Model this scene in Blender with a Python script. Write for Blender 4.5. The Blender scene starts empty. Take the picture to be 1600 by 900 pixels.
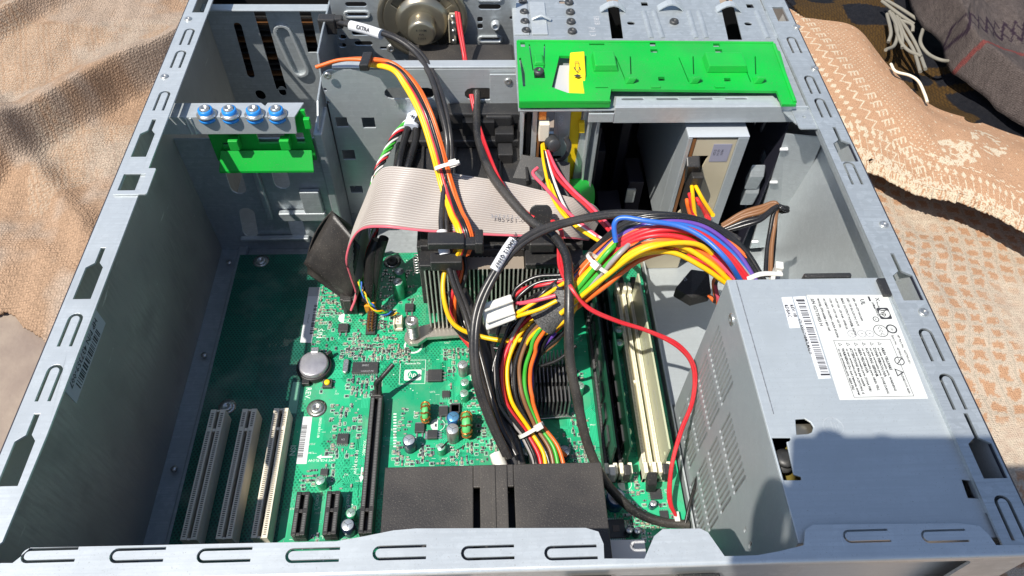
import bpy, math, random
import numpy as np
from mathutils import Vector, Matrix
from mathutils.geometry import tessellate_polygon
from mathutils import noise as mnoise
rnd = random.Random(7)
S = 0.001                                   # everything below is written in millimetres
scene = bpy.context.scene
COL = scene.collection
# ---------------------------------------------------------------- camera
F, CX, CY = 1150.0, 800.0, 450.0            # calibrated from the vanishing points (1600 px wide)
def _n(v): return v / np.linalg.norm(v)
dY = _n(np.array([-69.0, 1496.0, -F])); up_ = np.array([33.0, 884.0, F])
up_ = _n(up_ - dY * (up_ @ dY)); dX = np.cross(dY, up_)
RC = np.array([dX, dY, up_]); CAM = np.array([0.0, 0.0, 443.0])
cam = bpy.data.objects.new('camera', bpy.data.cameras.new('camera')); COL.objects.link(cam)
cam.data.sensor_width = 36; cam.data.lens = F / 1600 * 36; cam.data.clip_start = 0.01; cam.data.clip_end = 60
cam.matrix_world = Matrix.Translation(Vector(CAM * S)) @ Matrix([list(r) for r in RC]).to_4x4()
scene.camera = cam
# ---------------------------------------------------------------- sky and sun
SUN = Vector((0.485, 0.34, -1.0)).normalized()
elev = math.asin(-SUN.z); azim = math.atan2(-SUN.x, -SUN.y)
w = bpy.data.worlds.new('World'); scene.world = w; w.use_nodes = True
nt = w.node_tree; bg = nt.nodes['Background']
sky = nt.nodes.new('ShaderNodeTexSky'); sky.sky_type = 'NISHITA'; sky.sun_disc = False
sky.sun_elevation = elev; sky.sun_rotation = azim
nt.links.new(sky.outputs[0], bg.inputs[0]); bg.inputs[1].default_value = 0.105
sl = bpy.data.lights.new('sun', 'SUN'); sl.energy = 4.8; sl.angle = math.radians(0.53); sl.color = (1.0, 0.95, 0.86)
so = bpy.data.objects.new('sun', sl); COL.objects.link(so); so.rotation_euler = SUN.to_track_quat('-Z', 'Y').to_euler()
so.location = (-1, -1, 2)
scene.view_settings.view_transform = 'Standard'; scene.view_settings.look = 'None'
scene.view_settings.exposure = 0.45; scene.view_settings.gamma = 1
# ---------------------------------------------------------------- helpers
def at(px, py, z=None, x=None, y=None):
    """the point of the place seen at a pixel of the photograph, on a plane of known height (or x, or y)"""
    d = RC @ np.array([px - CX, -(py - CY), -F])
    t = (z - CAM[2]) / d[2] if z is not None else ((y - CAM[1]) / d[1] if y is not None else (x - CAM[0]) / d[0])
    return Vector(CAM + d * t)
class MB:
    def __init__(s): s.v = []; s.f = []; s.m = []; s.sm = []
    def add(s, vs, fs, m=0, smooth=False):
        b = len(s.v); s.v += [tuple(v) for v in vs]
        for f in fs: s.f.append([b + i for i in f]); s.m.append(m); s.sm.append(smooth)
        return s
    def box(s, x0, x1, y0, y1, z0, z1, m=0):
        vs = [(x, y, z) for z in (z0, z1) for y in (y0, y1) for x in (x0, x1)]
        return s.add(vs, [(0, 2, 3, 1), (4, 5, 7, 6), (0, 1, 5, 4), (2, 6, 7, 3), (0, 4, 6, 2), (1, 3, 7, 5)], m)
    def obox(s, c, u, v, n, m=0):
        """box about c with half vectors u, v, n"""
        c, u, v, n = Vector(c), Vector(u), Vector(v), Vector(n)
        vs = [c + u * i + v * j + n * k for k in (-1, 1) for j in (-1, 1) for i in (-1, 1)]
        return s.add(vs, [(0, 2, 3, 1), (4, 5, 7, 6), (0, 1, 5, 4), (2, 6, 7, 3), (0, 4, 6, 2), (1, 3, 7, 5)], m)
    def quad(s, a, b, c, d, m=0): return s.add([a, b, c, d], [(0, 1, 2, 3)], m)
    def lathe(s, prof, c, axis=(0, 0, 1), n=20, m=0, smooth=True):
        ax = Vector(axis).normalized(); a = ax.orthogonal().normalized(); b = ax.cross(a); c = Vector(c)
        vs = []; k = len(prof)
        for i in range(n):
            t = 2 * math.pi * i / n; dr = a * math.cos(t) + b * math.sin(t)
            for r, h in prof: vs.append(c + dr * r + ax * h)
        fs = []
        for i in range(n):
            j = (i + 1) % n
            for q in range(k - 1): fs.append((i * k + q, j * k + q, j * k + q + 1, i * k + q + 1))
        s.add(vs, fs, m, smooth)
        if prof[-1][0] > 1e-6: s.add([vs[i * k + k - 1] for i in range(n)], [tuple(range(n))], m)
        if prof[0][0] > 1e-6: s.add([vs[i * k] for i in range(n)], [tuple(reversed(range(n)))], m)
        return s
    def cyl(s, p0, p1, r, n=12, m=0, r1=None):
        p0, p1 = Vector(p0), Vector(p1); L = (p1 - p0).length
        return s.lathe([(r, 0), (r if r1 is None else r1, L)], p0, p1 - p0, n, m)
    def tube(s, pts, r, n=8, m=0, flat=1.0, rr=None):
        pts = [Vector(p) for p in pts]; vs = []; N = len(pts)
        prev = None
        for i, p in enumerate(pts):
            t = (pts[min(i + 1, N - 1)] - pts[max(i - 1, 0)])
            if t.length < 1e-9: t = Vector((1, 0, 0))
            t.normalize()
            if prev is None:
                a = t.orthogonal().normalized() if flat == 1.0 else Vector((0, 0, 1)).cross(t)
                if a.length < 1e-4: a = t.orthogonal()
                a.normalize()
            else:
                a = prev - t * prev.dot(t)
                a = a.normalized() if a.length > 1e-6 else t.orthogonal().normalized()
            prev = a; b = t.cross(a); q = r if rr is None else rr[i]
            for k in range(n):
                w_ = 2 * math.pi * k / n
                vs.append(p + a * (q * math.cos(w_)) + b * (q * flat * math.sin(w_)))
        fs = []
        for i in range(N - 1):
            for k in range(n):
                l = (k + 1) % n; fs.append((i * n + k, i * n + l, (i + 1) * n + l, (i + 1) * n + k))
        s.add(vs, fs, m, True)
        s.add(vs[:n], [tuple(reversed(range(n)))], m); s.add(vs[-n:], [tuple(range(n))], m)
        return s
    def plate(s, outline, holes, o, u, v, th, m=0):
        """sheet of thickness th whose outline and holes are 2D loops on the plane o + a*u + b*v"""
        o, u, v = Vector(o), Vector(u), Vector(v); nn = u.cross(v).normalized()
        def ccw(l, want):
            A = sum(l[i][0] * l[(i + 1) % len(l)][1] - l[(i + 1) % len(l)][0] * l[i][1] for i in range(len(l)))
            return l if (A > 0) == want else l[::-1]
        loops = [ccw(list(outline), True)] + [ccw(list(h), False) for h in holes]
        flat = [p for l in loops for p in l]; N = len(flat)
        tris = tessellate_polygon([[Vector((a, b, 0)) for a, b in l] for l in loops])
        top = [o + u * a + v * b for a, b in flat]; bot = [p - nn * th for p in top]
        fs = []
        for t in tris:
            a, b, c = [flat[i] for i in t]
            A = (b[0] - a[0]) * (c[1] - a[1]) - (c[0] - a[0]) * (b[1] - a[1])
            if abs(A) < 1e-9: continue
            t = tuple(t) if A > 0 else tuple(reversed(t))
            fs.append(t); fs.append(tuple(N + i for i in reversed(t)))
        b0 = 0
        for l in loops:
            k = len(l)
            for i in range(k):
                j = (i + 1) % k; fs.append((b0 + j, b0 + i, N + b0 + i, N + b0 + j))
            b0 += k
        return s.add(top + bot, fs, m)
def rect(a0, a1, b0, b1): return [(a0, b0), (a1, b0), (a1, b1), (a0, b1)]
def rrect(a0, a1, b0, b1, r, n=4):
    o = []
    for cx, cy, t0 in ((a1 - r, b1 - r, 0), (a0 + r, b1 - r, 90), (a0 + r, b0 + r, 180), (a1 - r, b0 + r, 270)):
        for i in range(n + 1):
            t = math.radians(t0 + 90 * i / n); o.append((cx + r * math.cos(t), cy + r * math.sin(t)))
    return o
def circ(cx, cy, r, n=14): return [(cx + r * math.cos(2 * math.pi * i / n), cy + r * math.sin(2 * math.pi * i / n)) for i in range(n)]
def slot(cx, cy, L, w_, ang=0, n=5):
    """rounded slot, length L along ang"""
    o = []; c, s_ = math.cos(math.radians(ang)), math.sin(math.radians(ang))
    for sg in (1, -1):
        for i in range(n + 1):
            t = math.radians(-90 + 180 * i / n)
            x = sg * (L / 2 - w_ / 2 + w_ / 2 * math.cos(t)); y = sg * w_ / 2 * math.sin(t); o.append((cx + x * c - y * s_, cy + x * s_ + y * c))
    return o
def uslit(cx, cy, L, w_, sl_, ang, n=8):
    """U shaped slit, its round end at (cx,cy), legs running L along ang"""
    c, s_ = math.cos(math.radians(ang)), math.sin(math.radians(ang)); o = []
    def P(x, y): o.append((cx + x * c - y * s_, cy + x * s_ + y * c))
    R, r = w_ / 2, w_ / 2 - sl_
    P(L, R)
    for i in range(n + 1):
        t = math.radians(90 + 180 * i / n); P(R + R * math.cos(t), R * math.sin(t))
    P(L, -R); P(L, -r)
    for i in range(n + 1):
        t = math.radians(270 - 180 * i / n); P(R + r * math.cos(t), r * math.sin(t))
    P(L, r)
    return o
WORLD = {}
def part(name, mb, mat, parent=None, bevel=0, label=None, kind=None, smooth_angle=None):
    me = bpy.data.meshes.new(name)
    vs = np.array(mb.v, dtype=float)
    lo, hi = vs.min(0), vs.max(0); org = np.array([(lo[0] + hi[0]) / 2, (lo[1] + hi[1]) / 2, lo[2]])
    me.from_pydata([tuple(v) for v in (vs - org) * S], [], mb.f)
    mats = mat if isinstance(mat, (list, tuple)) else [mat]
    for m_ in mats: me.materials.append(m_)
    me.polygons.foreach_set('material_index', mb.m); me.polygons.foreach_set('use_smooth', mb.sm)
    me.update()
    o = bpy.data.objects.new(name, me); COL.objects.link(o)
    po = np.zeros(3)
    if parent is not None: o.parent = parent; po = WORLD[parent.name]
    o.location = (org - po) * S; WORLD[o.name] = org
    if bevel:
        b = o.modifiers.new('bevel', 'BEVEL'); b.width = bevel * S; b.segments = 2; b.limit_method = 'ANGLE'; b.angle_limit = math.radians(40)
    if label: o['label'] = label
    if kind: o['kind'] = kind
    return o
def thing(name, loc, label, cat, group=None):
    o = bpy.data.objects.new(name, None); COL.objects.link(o); o.empty_display_size = 0.01
    o.location = Vector(loc) * S; WORLD[o.name] = np.array(loc, dtype=float)
    o['label'] = label; o['category'] = cat
    if group: o['group'] = group
    return o
def tag(o, label, cat, group=None):
    o['label'] = label; o['category'] = cat
    if group: o['group'] = group
    return o
def clone(o, parent, world):
    """a copy of a part (and its own pieces) whose origin stands at world"""
    c = o.copy(); COL.objects.link(c); c.parent = parent
    po = WORLD[parent.name] if parent is not None else np.zeros(3)
    c.location = (np.array(world) - po) * S; WORLD[c.name] = np.array(world, dtype=float)
    for k in o.children:
        d = k.copy(); COL.objects.link(d); d.parent = c; WORLD[d.name] = WORLD[k.name] - WORLD[o.name] + WORLD[c.name]
    return c
def cat_rom(P, per=8):
    P = [Vector(p) for p in P]; Q = [P[0] * 2 - P[1]] + P + [P[-1] * 2 - P[-2]]; o = []
    for i in range(1, len(Q) - 2):
        a, b, c, d = Q[i - 1:i + 3]
        for k in range(per):
            t = k / per
            o.append(0.5 * ((2 * b) + (c - a) * t + (2 * a - 5 * b + 4 * c - d) * t * t + (3 * b - a - 3 * c + d) * t ** 3))
    o.append(P[-1]); return o
def pts(*p): return [at(a, b, c) for a, b, c in p]
def wire(path, r, mat, parent, per=8, flat=1.0, name='wire', n=8, label=None):
    path = [p if k in (0, len(path) - 1) else Vector(p) + Vector([rnd.uniform(-.5, .5) for _ in range(3)]) for k, p in enumerate(path)]
    mb = MB().tube(cat_rom(path, per), r, n, flat=flat)
    return part(name, mb, mat, parent, label=label)
def lettering(s, size, pos, xd, yd, mat, parent, name='lettering', lift=0.08, align='CENTER', bold=0.0):
    cu = bpy.data.curves.new('t', 'FONT'); cu.body = s; cu.size = size; cu.align_x = align; cu.align_y = 'CENTER'; cu.offset = bold; cu.resolution_u = 1
    to = bpy.data.objects.new('t', cu); me = bpy.data.meshes.new_from_object(to)
    mb = MB(); xd, yd = Vector(xd).normalized(), Vector(yd).normalized(); nn = xd.cross(yd); pos = Vector(pos)
    mb.add([pos + xd * v.co.x + yd * v.co.y + nn * lift for v in me.vertices], [tuple(p.vertices) for p in me.polygons])
    bpy.data.objects.remove(to); bpy.data.curves.remove(cu); bpy.data.meshes.remove(me)
    if not mb.v: return None
    return part(name, mb, mat, parent)
# ---------------------------------------------------------------- materials
def srgb(h):
    c = [int(h[i:i + 2], 16) / 255 for i in (0, 2, 4)]
    return tuple(x / 12.92 if x <= 0.04045 else ((x + 0.055) / 1.055) ** 2.4 for x in c)
def mat(name, col, rough=0.5, metal=0.0, col2=None, nscale=60, bump=0.0, bscale=400, dust=0.0, spec=0.5, rvar=0.0, dscale=45, coat=0.0, alpha=None, trans=0.0, voro=0.0, grain=0.0, gdir=(30, 900, 900)):
    m = bpy.data.materials.new(name); m.use_nodes = True; nt = m.node_tree; N = nt.nodes; L = nt.links
    b = N['Principled BSDF']; b.inputs['Roughness'].default_value = rough; b.inputs['Metallic'].default_value = metal
    b.inputs['Specular IOR Level'].default_value = spec; b.inputs['Coat Weight'].default_value = coat; b.inputs['Transmission Weight'].default_value = trans
    g = N.new('ShaderNodeNewGeometry')
    def noise(sc, det=3):
        t = N.new('ShaderNodeTexNoise'); t.inputs['Scale'].default_value = sc; t.inputs['Detail'].default_value = det; L.new(g.outputs['Position'], t.inputs['Vector']); return t
    def mix(a, b_, fac):
        x = N.new('ShaderNodeMix'); x.data_type = 'RGBA'
        for s_, v_ in ((6, a), (7, b_), (0, fac)):
            if hasattr(v_, 'is_output'): L.new(v_, x.inputs[s_])
            else: x.inputs[s_].default_value = v_ if s_ == 0 else (*v_, 1)
        return x.outputs[2]
    def ramp(src, a, b_):
        r = N.new('ShaderNodeMapRange'); r.inputs[1].default_value = a; r.inputs[2].default_value = b_; L.new(src, r.inputs[0]); return r.outputs[0]
    c = col if col2 is None else mix(col, col2, ramp(noise(nscale).outputs[0], 0.35, 0.65))
    if voro:
        v = N.new('ShaderNodeTexVoronoi'); v.inputs['Scale'].default_value = 330; L.new(g.outputs['Position'], v.inputs['Vector'])
        bw = N.new('ShaderNodeRGBToBW'); L.new(v.outputs['Color'], bw.inputs[0])
        c = mix(c, tuple(min(1, x * (1 + voro)) for x in col), bw.outputs[0])
    if dust:
        c = mix(c, (0.20, 0.18, 0.15), ramp(noise(max(dscale * 30, 1500), 1).outputs[0], 0.66 - 0.1 * dust, 0.95))
        k = N.new('ShaderNodeMath'); k.operation = 'MULTIPLY'; k.inputs[1].default_value = dust * 0.3; L.new(ramp(noise(dscale).outputs[0], 0.4, 0.8), k.inputs[0])
        c = mix(c, (0.33, 0.29, 0.24), k.outputs[0])
    gr_out = None
    if grain:
        mp = N.new('ShaderNodeMapping'); mp.inputs['Scale'].default_value = gdir; L.new(g.outputs['Position'], mp.inputs[0])
        t = N.new('ShaderNodeTexNoise'); t.inputs['Scale'].default_value = 1; t.inputs['Detail'].default_value = 4; L.new(mp.outputs[0], t.inputs['Vector'])
        sm_ = noise(34, 6); sc_ = N.new('ShaderNodeMapping'); sc_.inputs['Scale'].default_value = (260, 22, 120); sc_.inputs['Rotation'].default_value = (0, 0, .6); L.new(g.outputs['Position'], sc_.inputs[0])
        t2 = N.new('ShaderNodeTexNoise'); t2.inputs['Scale'].default_value = 1; t2.inputs['Detail'].default_value = 6; t2.inputs['Roughness'].default_value = .7; L.new(sc_.outputs[0], t2.inputs['Vector'])
        c = mix(c, tuple(x * (1 - grain) for x in col), ramp(t.outputs[0], 0.4, 0.7))
        c = mix(c, tuple(x * (1 - grain * 1.6) for x in col), ramp(sm_.outputs[0], 0.55, 0.78))
        c = mix(c, tuple(min(1, x * (1 + grain * 2.2)) for x in col), ramp(t2.outputs[0], 0.66, 0.74))
    if hasattr(c, 'is_output'): L.new(c, b.inputs['Base Color'])
    else: b.inputs['Base Color'].default_value = (*c, 1)
    if rvar:
        r = N.new('ShaderNodeMapRange'); r.inputs[3].default_value = max(0, rough - rvar); r.inputs[4].default_value = min(1, rough + rvar); L.new(noise(25, 4).outputs[0], r.inputs[0]); L.new(r.outputs[0], b.inputs['Roughness'])
    if bump:
        bp = N.new('ShaderNodeBump'); bp.inputs['Strength'].default_value = bump; bp.inputs['Distance'].default_value = 0.0004
        L.new(noise(bscale, 2).outputs[0], bp.inputs['Height']); L.new(bp.outputs[0], b.inputs['Normal'])
    if alpha is not None: b.inputs['Alpha'].default_value = alpha
    return m
STEEL = mat('galvanised_steel', (0.42, 0.455, 0.475), 0.42, 0.55, col2=(0.36, 0.40, 0.42), nscale=9, voro=0.22, rvar=0.12, bump=0.06, bscale=900, dust=0.3, grain=.07)
STEEL2 = mat('plain_steel', (0.54, 0.575, 0.59), 0.38, 0.5, col2=(0.48, 0.52, 0.54), nscale=6, rvar=0.12, bump=0.04, bscale=700, voro=0.08, grain=.07, dust=.12)
DULL = mat('dusty_steel_wall', (0.40, 0.385, 0.34), 0.55, 0.2, col2=(0.24, 0.23, 0.21), nscale=14, rvar=0.15, dust=0.4, dscale=18, grain=.25, gdir=(30, 500, 60))
PSUM = mat('power_supply_steel', (0.45, 0.49, 0.51), 0.46, 0.45, col2=(0.42, 0.46, 0.49), nscale=5, rvar=0.12, bump=0.05, bscale=1500, grain=.045, dust=.15, voro=.05)
BLACKSTEEL = mat('black_painted_steel', (0.02, 0.02, 0.032), 0.45, 0.1, rvar=0.1)
GREEN = mat('green_plastic', (0.0, 0.40, 0.035), 0.42, 0, col2=(0.004, 0.32, 0.035), nscale=25, bump=0.08, bscale=900, rvar=.15, dust=.22, dscale=20)
YELLOWP = mat('yellow_plastic', (0.82, 0.56, 0.01), 0.4)
BLACKP = mat('black_plastic', (0.018, 0.018, 0.019), 0.42, bump=0.12, bscale=1600, dust=0.25, dscale=30, rvar=0.1)
DUSTYP = mat('dusty_black_plastic', (0.026, 0.024, 0.024), 0.5, bump=0.3, bscale=1300, dust=0.5, dscale=22, rvar=0.15)
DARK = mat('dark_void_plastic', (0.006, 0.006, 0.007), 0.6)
CREAM = mat('cream_plastic', (0.74, 0.67, 0.54), 0.45, dust=0.15)
WHITEP = mat('white_nylon', (0.62, 0.61, 0.56), 0.35, bump=0.05)
PAPER = mat('white_label_paper', (0.66, 0.67, 0.69), 0.5, col2=(0.61, 0.62, 0.64), nscale=40)
PAPERG = mat('grey_label_paper', (0.42, 0.43, 0.45), 0.5)
INK = mat('black_ink', (0.03, 0.03, 0.035), 0.6)
INKG = mat('grey_ink', (0.20, 0.20, 0.22), 0.6)
SILK = mat('white_silkscreen', (0.62, 0.70, 0.64), 0.5)
CHIP = mat('chip_epoxy', (0.03, 0.032, 0.035), 0.45, dust=0.25, dscale=120, bump=0.1)
SOLDER = mat('tin_solder', (0.62, 0.62, 0.60), 0.3, 0.8, col2=(0.4, 0.4, 0.38), nscale=800)
SMDT = mat('ceramic_tan', (0.34, 0.30, 0.22), 0.45)
COPPER = mat('enamelled_copper', (0.62, 0.26, 0.07), 0.28, 0.7, col2=(0.4, 0.15, 0.04), nscale=900)
FERR = mat('green_ferrite', (0.10, 0.50, 0.16), 0.5)
CAPTOP = mat('capacitor_top', (0.62, 0.66, 0.68), 0.3, 0.7)
CAPBLUE = mat('blue_capacitor_sleeve', (0.02, 0.10, 0.28), 0.3)
CAPDARK = mat('dark_capacitor_sleeve', (0.025, 0.035, 0.075), 0.3)
CAPGREEN = mat('green_capacitor_sleeve', (0.03, 0.34, 0.16), 0.3)
CAPSIL = mat('silver_capacitor_sleeve', (0.30, 0.27, 0.26), 0.35, 0.5)
BLUEP = mat('blue_plastic', (0.02, 0.22, 0.62), 0.35)
FIN = mat('aluminium_fin', (0.72, 0.69, 0.64), 0.42, 0.5, col2=(0.55, 0.52, 0.48), nscale=60, dust=0.2)
FINBLK = mat('black_anodised', (0.26, 0.26, 0.26), 0.35, 0.7, dust=0.2)
BROWNPCB = mat('brown_board_edge', (0.20, 0.085, 0.03), 0.5)
TAN = mat('drive_board_back', (0.52, 0.46, 0.33), 0.5, col2=(0.45, 0.40, 0.29), nscale=30)
BRASS = mat('speaker_steel', (0.40, 0.36, 0.27), 0.34, 0.85, col2=(0.27, 0.245, 0.20), nscale=30, rvar=0.1)
AMBER = mat('orange_header_plastic', (0.75, 0.30, 0.01), 0.4)
def wirem(n_, c): return mat('wire_' + n_, c, 0.38, 0, dust=0.3, dscale=70, rvar=.12, bump=.12, bscale=700)
WC = {'red': wirem('red', (0.54, 0.016, 0.026)), 'orange': wirem('orange', (0.75, 0.13, 0.015)), 'yellow': wirem('yellow', (0.85, 0.48, 0.0)),
      'black': wirem('black', (0.018, 0.017, 0.018)), 'blue': wirem('blue', (0.02, 0.12, 0.48)), 'purple': wirem('purple', (0.12, 0.05, 0.32)),
      'grey': wirem('grey', (0.30, 0.28, 0.28)), 'green': wirem('green', (0.04, 0.36, 0.03)), 'white': wirem('white', (0.68, 0.66, 0.62)),
      'brown': wirem('brown', (0.20, 0.09, 0.035)), 'pink': wirem('pink', (0.65, 0.08, 0.13)), 'cable': wirem('cable', (0.045, 0.042, 0.043))}
WC['black'] = mat('wire_black', (0.012, 0.012, 0.013), 0.28, dust=0.12, dscale=70, rvar=.08, bump=.1, bscale=700); WC['cable'] = mat('cable_jacket_black', (0.022, 0.021, 0.022), 0.32, dust=0.3, dscale=60, rvar=.1, bump=.15, bscale=500)
SLEEVE = mat('braided_sleeve', (0.03, 0.03, 0.03), 0.5, bump=0.8, bscale=900, col2=(0.12, 0.12, 0.12), nscale=1400)
# ================================================================ computer case
XL, XR = -205.0, 225.0; ZR = 150.0; YN = 90.0; YF = 520.0
case = thing('computer_case', (10, 295, -2), 'open grey steel desktop computer case lying on its side, its cover off', 'computer case')
# floor (motherboard tray)
mb = MB(); mb.box(XL + 1.2, XR - 1.2, YN + 3, YF, -2, 0)
mb.box(-186, -176, 112, 372, 0, 1.6)
part('motherboard_tray', mb, STEEL, case, bevel=0.4)
mb = MB(); mb.box(-189.6, -182, 100, 384, 0, 3.2); part('tray_flange', mb, STEEL, case, bevel=1.2)
# left wall
part('side_wall', MB().box(-203.9, -203, 92, YF, 0, 148.6), DULL, case)
part('side_wall', MB().box(XL, XL + 1, YN, YF, -2, 147.5), BLACKSTEEL, case, bevel=0.3)
# left rim with its slots
def rim_holes(lst, x0, x1):
    H = []
    for kind, px, py in lst:
        p = at(px, py, z=ZR); y = p.y; x = (x0 + x1) / 2
        if kind == 'u': H.append(uslit(x, y + 9.5, 19, 7.0, 1.5, -90))
        if kind == 'k': H.append([(x - 5, y - 17), (x + 3.5, y - 17), (x + 3.5, y + 3), (x + 1, y + 6), (x + 1, y + 16), (x - 1.4, y + 16), (x - 1.4, y + 6), (x - 5, y + 3)])
        if kind == 'b': H.append(rect(x - 3.5, x + 4.5, y - 9, y + 9))
        if kind == 'n': H.append(rect(x - 4, x + 4.5, y - 7.5, y + 7.5))
    return H
left = [('b', 305, 8), ('u', 284, 57), ('u', 268, 92), ('u', 243, 157), ('k', 217, 214), ('n', 206, 284), ('k', 128, 425), ('u', 97, 515), ('u', 60, 598), ('k', 14, 700)]
part('rim', MB().plate([(XL + 1.2, YN), (-189, YN + 14), (-187.5, 150), (-187.5, YF), (XL + 1.2, YF)], rim_holes(left, XL + 2, -187), (0, 0, ZR), (1, 0, 0), (0, 1, 0), 1.2), STEEL2, case, bevel=0.25)
part('rim_edge', MB().cyl((XL + 1.3, YN, ZR - 1.5), (XL + 1.3, YF, ZR - 1.5), 1.4, 10), BLACKSTEEL, case)

# notch bracket of the left rim
p = at(206, 284, z=ZR)
mb = MB().plate(rrect(-201, -182.5, p.y - 11, p.y + 9.5, 1), [rect(-199, -187, p.y - 8, p.y + 5)], (0, 0, ZR + 1.3), (1, 0, 0), (0, 1, 0), 1.0)
part('latch_bracket', mb, STEEL2, case, bevel=0.3)
# right rim and wall
right = [('b', 1238, 22), ('u', 1257, 70), ('u', 1284, 132), ('u', 1301, 168), ('u', 1345, 270), ('u', 1462, 538), ('u', 1495, 611), ('u', 1580, 808)]
rh = rim_holes(right, 209, 222)
for (px, py) in ((1335, 222), (1418, 428), (1530, 690)):
    p = at(px, py, z=ZR); rh.append([(212, p.y - 17), (222.5, p.y - 17), (222.5, p.y - 1), (218, p.y + 2), (218, p.y + 14), (216, p.y + 14), (216, p.y + 2), (212, p.y - 1)])
part('rim', MB().plate([(207.5, YN), (XR - 1.4, YN), (XR - 1.4, YF), (207.5, YF)], rh, (0, 0, ZR), (1, 0, 0), (0, 1, 0), 1.2), STEEL, case, bevel=0.25)
part('rim_edge', MB().cyl((XR - 1.4, YN, ZR - 1.5), (XR - 1.4, YF, ZR - 1.5), 1.5, 10), BLACKSTEEL, case)
part('rim_lip', MB().box(207.5, 208.7, YN + 15, YF, 145, 148.7), STEEL, case, bevel=0.3)
part('side_wall', MB().box(XR - 1, XR, YN, YF, -2, 147.5), BLACKSTEEL, case, bevel=0.3)
part('side_wall', MB().box(222.6, 223.6, 92, YF, 0, 148.6), STEEL2, case)
# rivets on the rims
rv = MB().lathe([(0, 1.3), (0.8, 1.25), (1.9, 0.9), (2.3, 0.1), (2.4, -0.2)], (0, 0, 0), n=14)
rv0 = None
for px, py in ((294, 30), (257, 120), (1245, 42), (1273, 107), (1381, 351), (1443, 488)):
    p = at(px, py, z=ZR)
    if rv0 is None:
        rv0 = part('rivet', MB().lathe([(2.5, 0), (2.5, 0.5), (1.9, 0.9), (0.9, 0.7), (0.6, 0.3), (0, 0.3)], (p.x, p.y, ZR), n=16), SOLDER, case)
    else: clone(rv0, case, (p.x, p.y, ZR))
# rear panel (near side) : flange with raised tabs, U slits
def fx(px, z=ZR, py=870): return at(px, py, z=z).x
def pt(px, py, z=ZR): q = at(px, py, z=z); return (q.x, q.y)
out = [pt(2, 880), pt(20, 880), pt(48, 856), pt(240, 852), pt(430, 848), pt(525, 846), pt(570, 838), pt(615, 829), pt(650, 826), pt(915, 825), pt(935, 831), pt(943, 850), pt(944, 873)]
out += [pt(1008, 881), pt(1022, 838), pt(1035, 827), pt(1094, 826), pt(1106, 832), pt(1134, 879), pt(1186, 879)]
out += [pt(1215, 862), pt(1240, 856), pt(1256, 852), pt(1258, 828), pt(1270, 820), pt(1500, 818), pt(1530, 822), pt(1545, 836), pt(1556, 852), pt(1600, 852)]
yb = 88.5
o2 = [(x, y) for x, y in out]; o2 = [(-204, yb)] + [(max(x, -203.5), max(y, yb + 1.5)) for x, y in o2] + [(224, 97), (224, yb)]
H = []
for px in (58, 196, 332, 470, 606, 744, 874):
    q = at(px, 868 if px < 560 else 864, z=ZR); H.append(uslit(q.x - 6, q.y, 21, 5.8, 1.2, 0))
for px in (1340, 1462): q = at(px, 838, z=ZR); H.append(uslit(q.x - 6, q.y, 19, 5.4, 0.9, 0))
part('rear_flange', MB().plate(o2, H, (0, 0, ZR + 0.2), (1, 0, 0), (0, 1, 0), 1.1), STEEL2, case, bevel=0.3)
part('flange_bend', MB().cyl((-203, yb, ZR - 1.6), (223, yb, ZR - 1.6), 1.8, 12), STEEL2, case)
# the outside of the rear panel with openings
mb = MB().plate(rect(-203.5, 223.5, -2, ZR - 2.2), [rrect(-100, -40, 108, 134, 2), rrect(52, 92, 118, 134, 3), rrect(130, 200, 60, 140, 4)], (0, 88.4, 0), (1, 0, 0), (0, 0, 1), 1.2)
part('rear_panel', mb, STEEL, case)
part('rear_panel', MB().box(-203, 124, 92.5, 93.6, 0, 126), DULL, case)
for px, z in ((700, 136), (920, 141), (1090, 139)):
    q = at(px, 893, z=z); part('panel_tab', MB().box(q.x - 9, q.x + 9, 83, 87, z - 9, z), BLACKP, case, bevel=0.5)
# ---------------- front (far) walls
# wall at y 383, below the green card retainer
q0 = [at(350, 300, y=383), at(430, 300, y=383)]
def hz(px, py, y): p = at(px, py, y=y); return (p.x, p.z)
Hs = []
for a, b, wd in (((362, 262), (374, 300), 11), ((385, 328), (392, 368), 11), ((436, 266), (442, 292), 11), ((459, 338), (468, 370), 11)):
    A = hz(*a, 383); B = hz(*b, 383); Hs.append(slot((A[0] + B[0]) / 2, (A[1] + B[1]) / 2, math.dist(A, B) + 4, wd, math.degrees(math.atan2(B[1] - A[1], B[0] - A[0]))))
part('inner_front_wall', MB().plate([(-203, 0), (-108, 0), (-108, 112), (-203, 112)], Hs, (0, 383, 0), (1, 0, 0), (0, 0, 1), 1.2), STEEL, case, bevel=0.3)
for (px, py, dx, dz, th) in ((474, 335, 17, 4, 5), (489, 318, 7, 14, 3), (410, 300, 2, 26, 2.5), (430, 372, 26, 2.2, 4)):
    p = at(px, py, y=381); part('stiffener', MB().box(p.x - dx, p.x + dx, 379 - th * .3, 382.4, p.z - dz, p.z + dz), STEEL, case, bevel=0.8)
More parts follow.
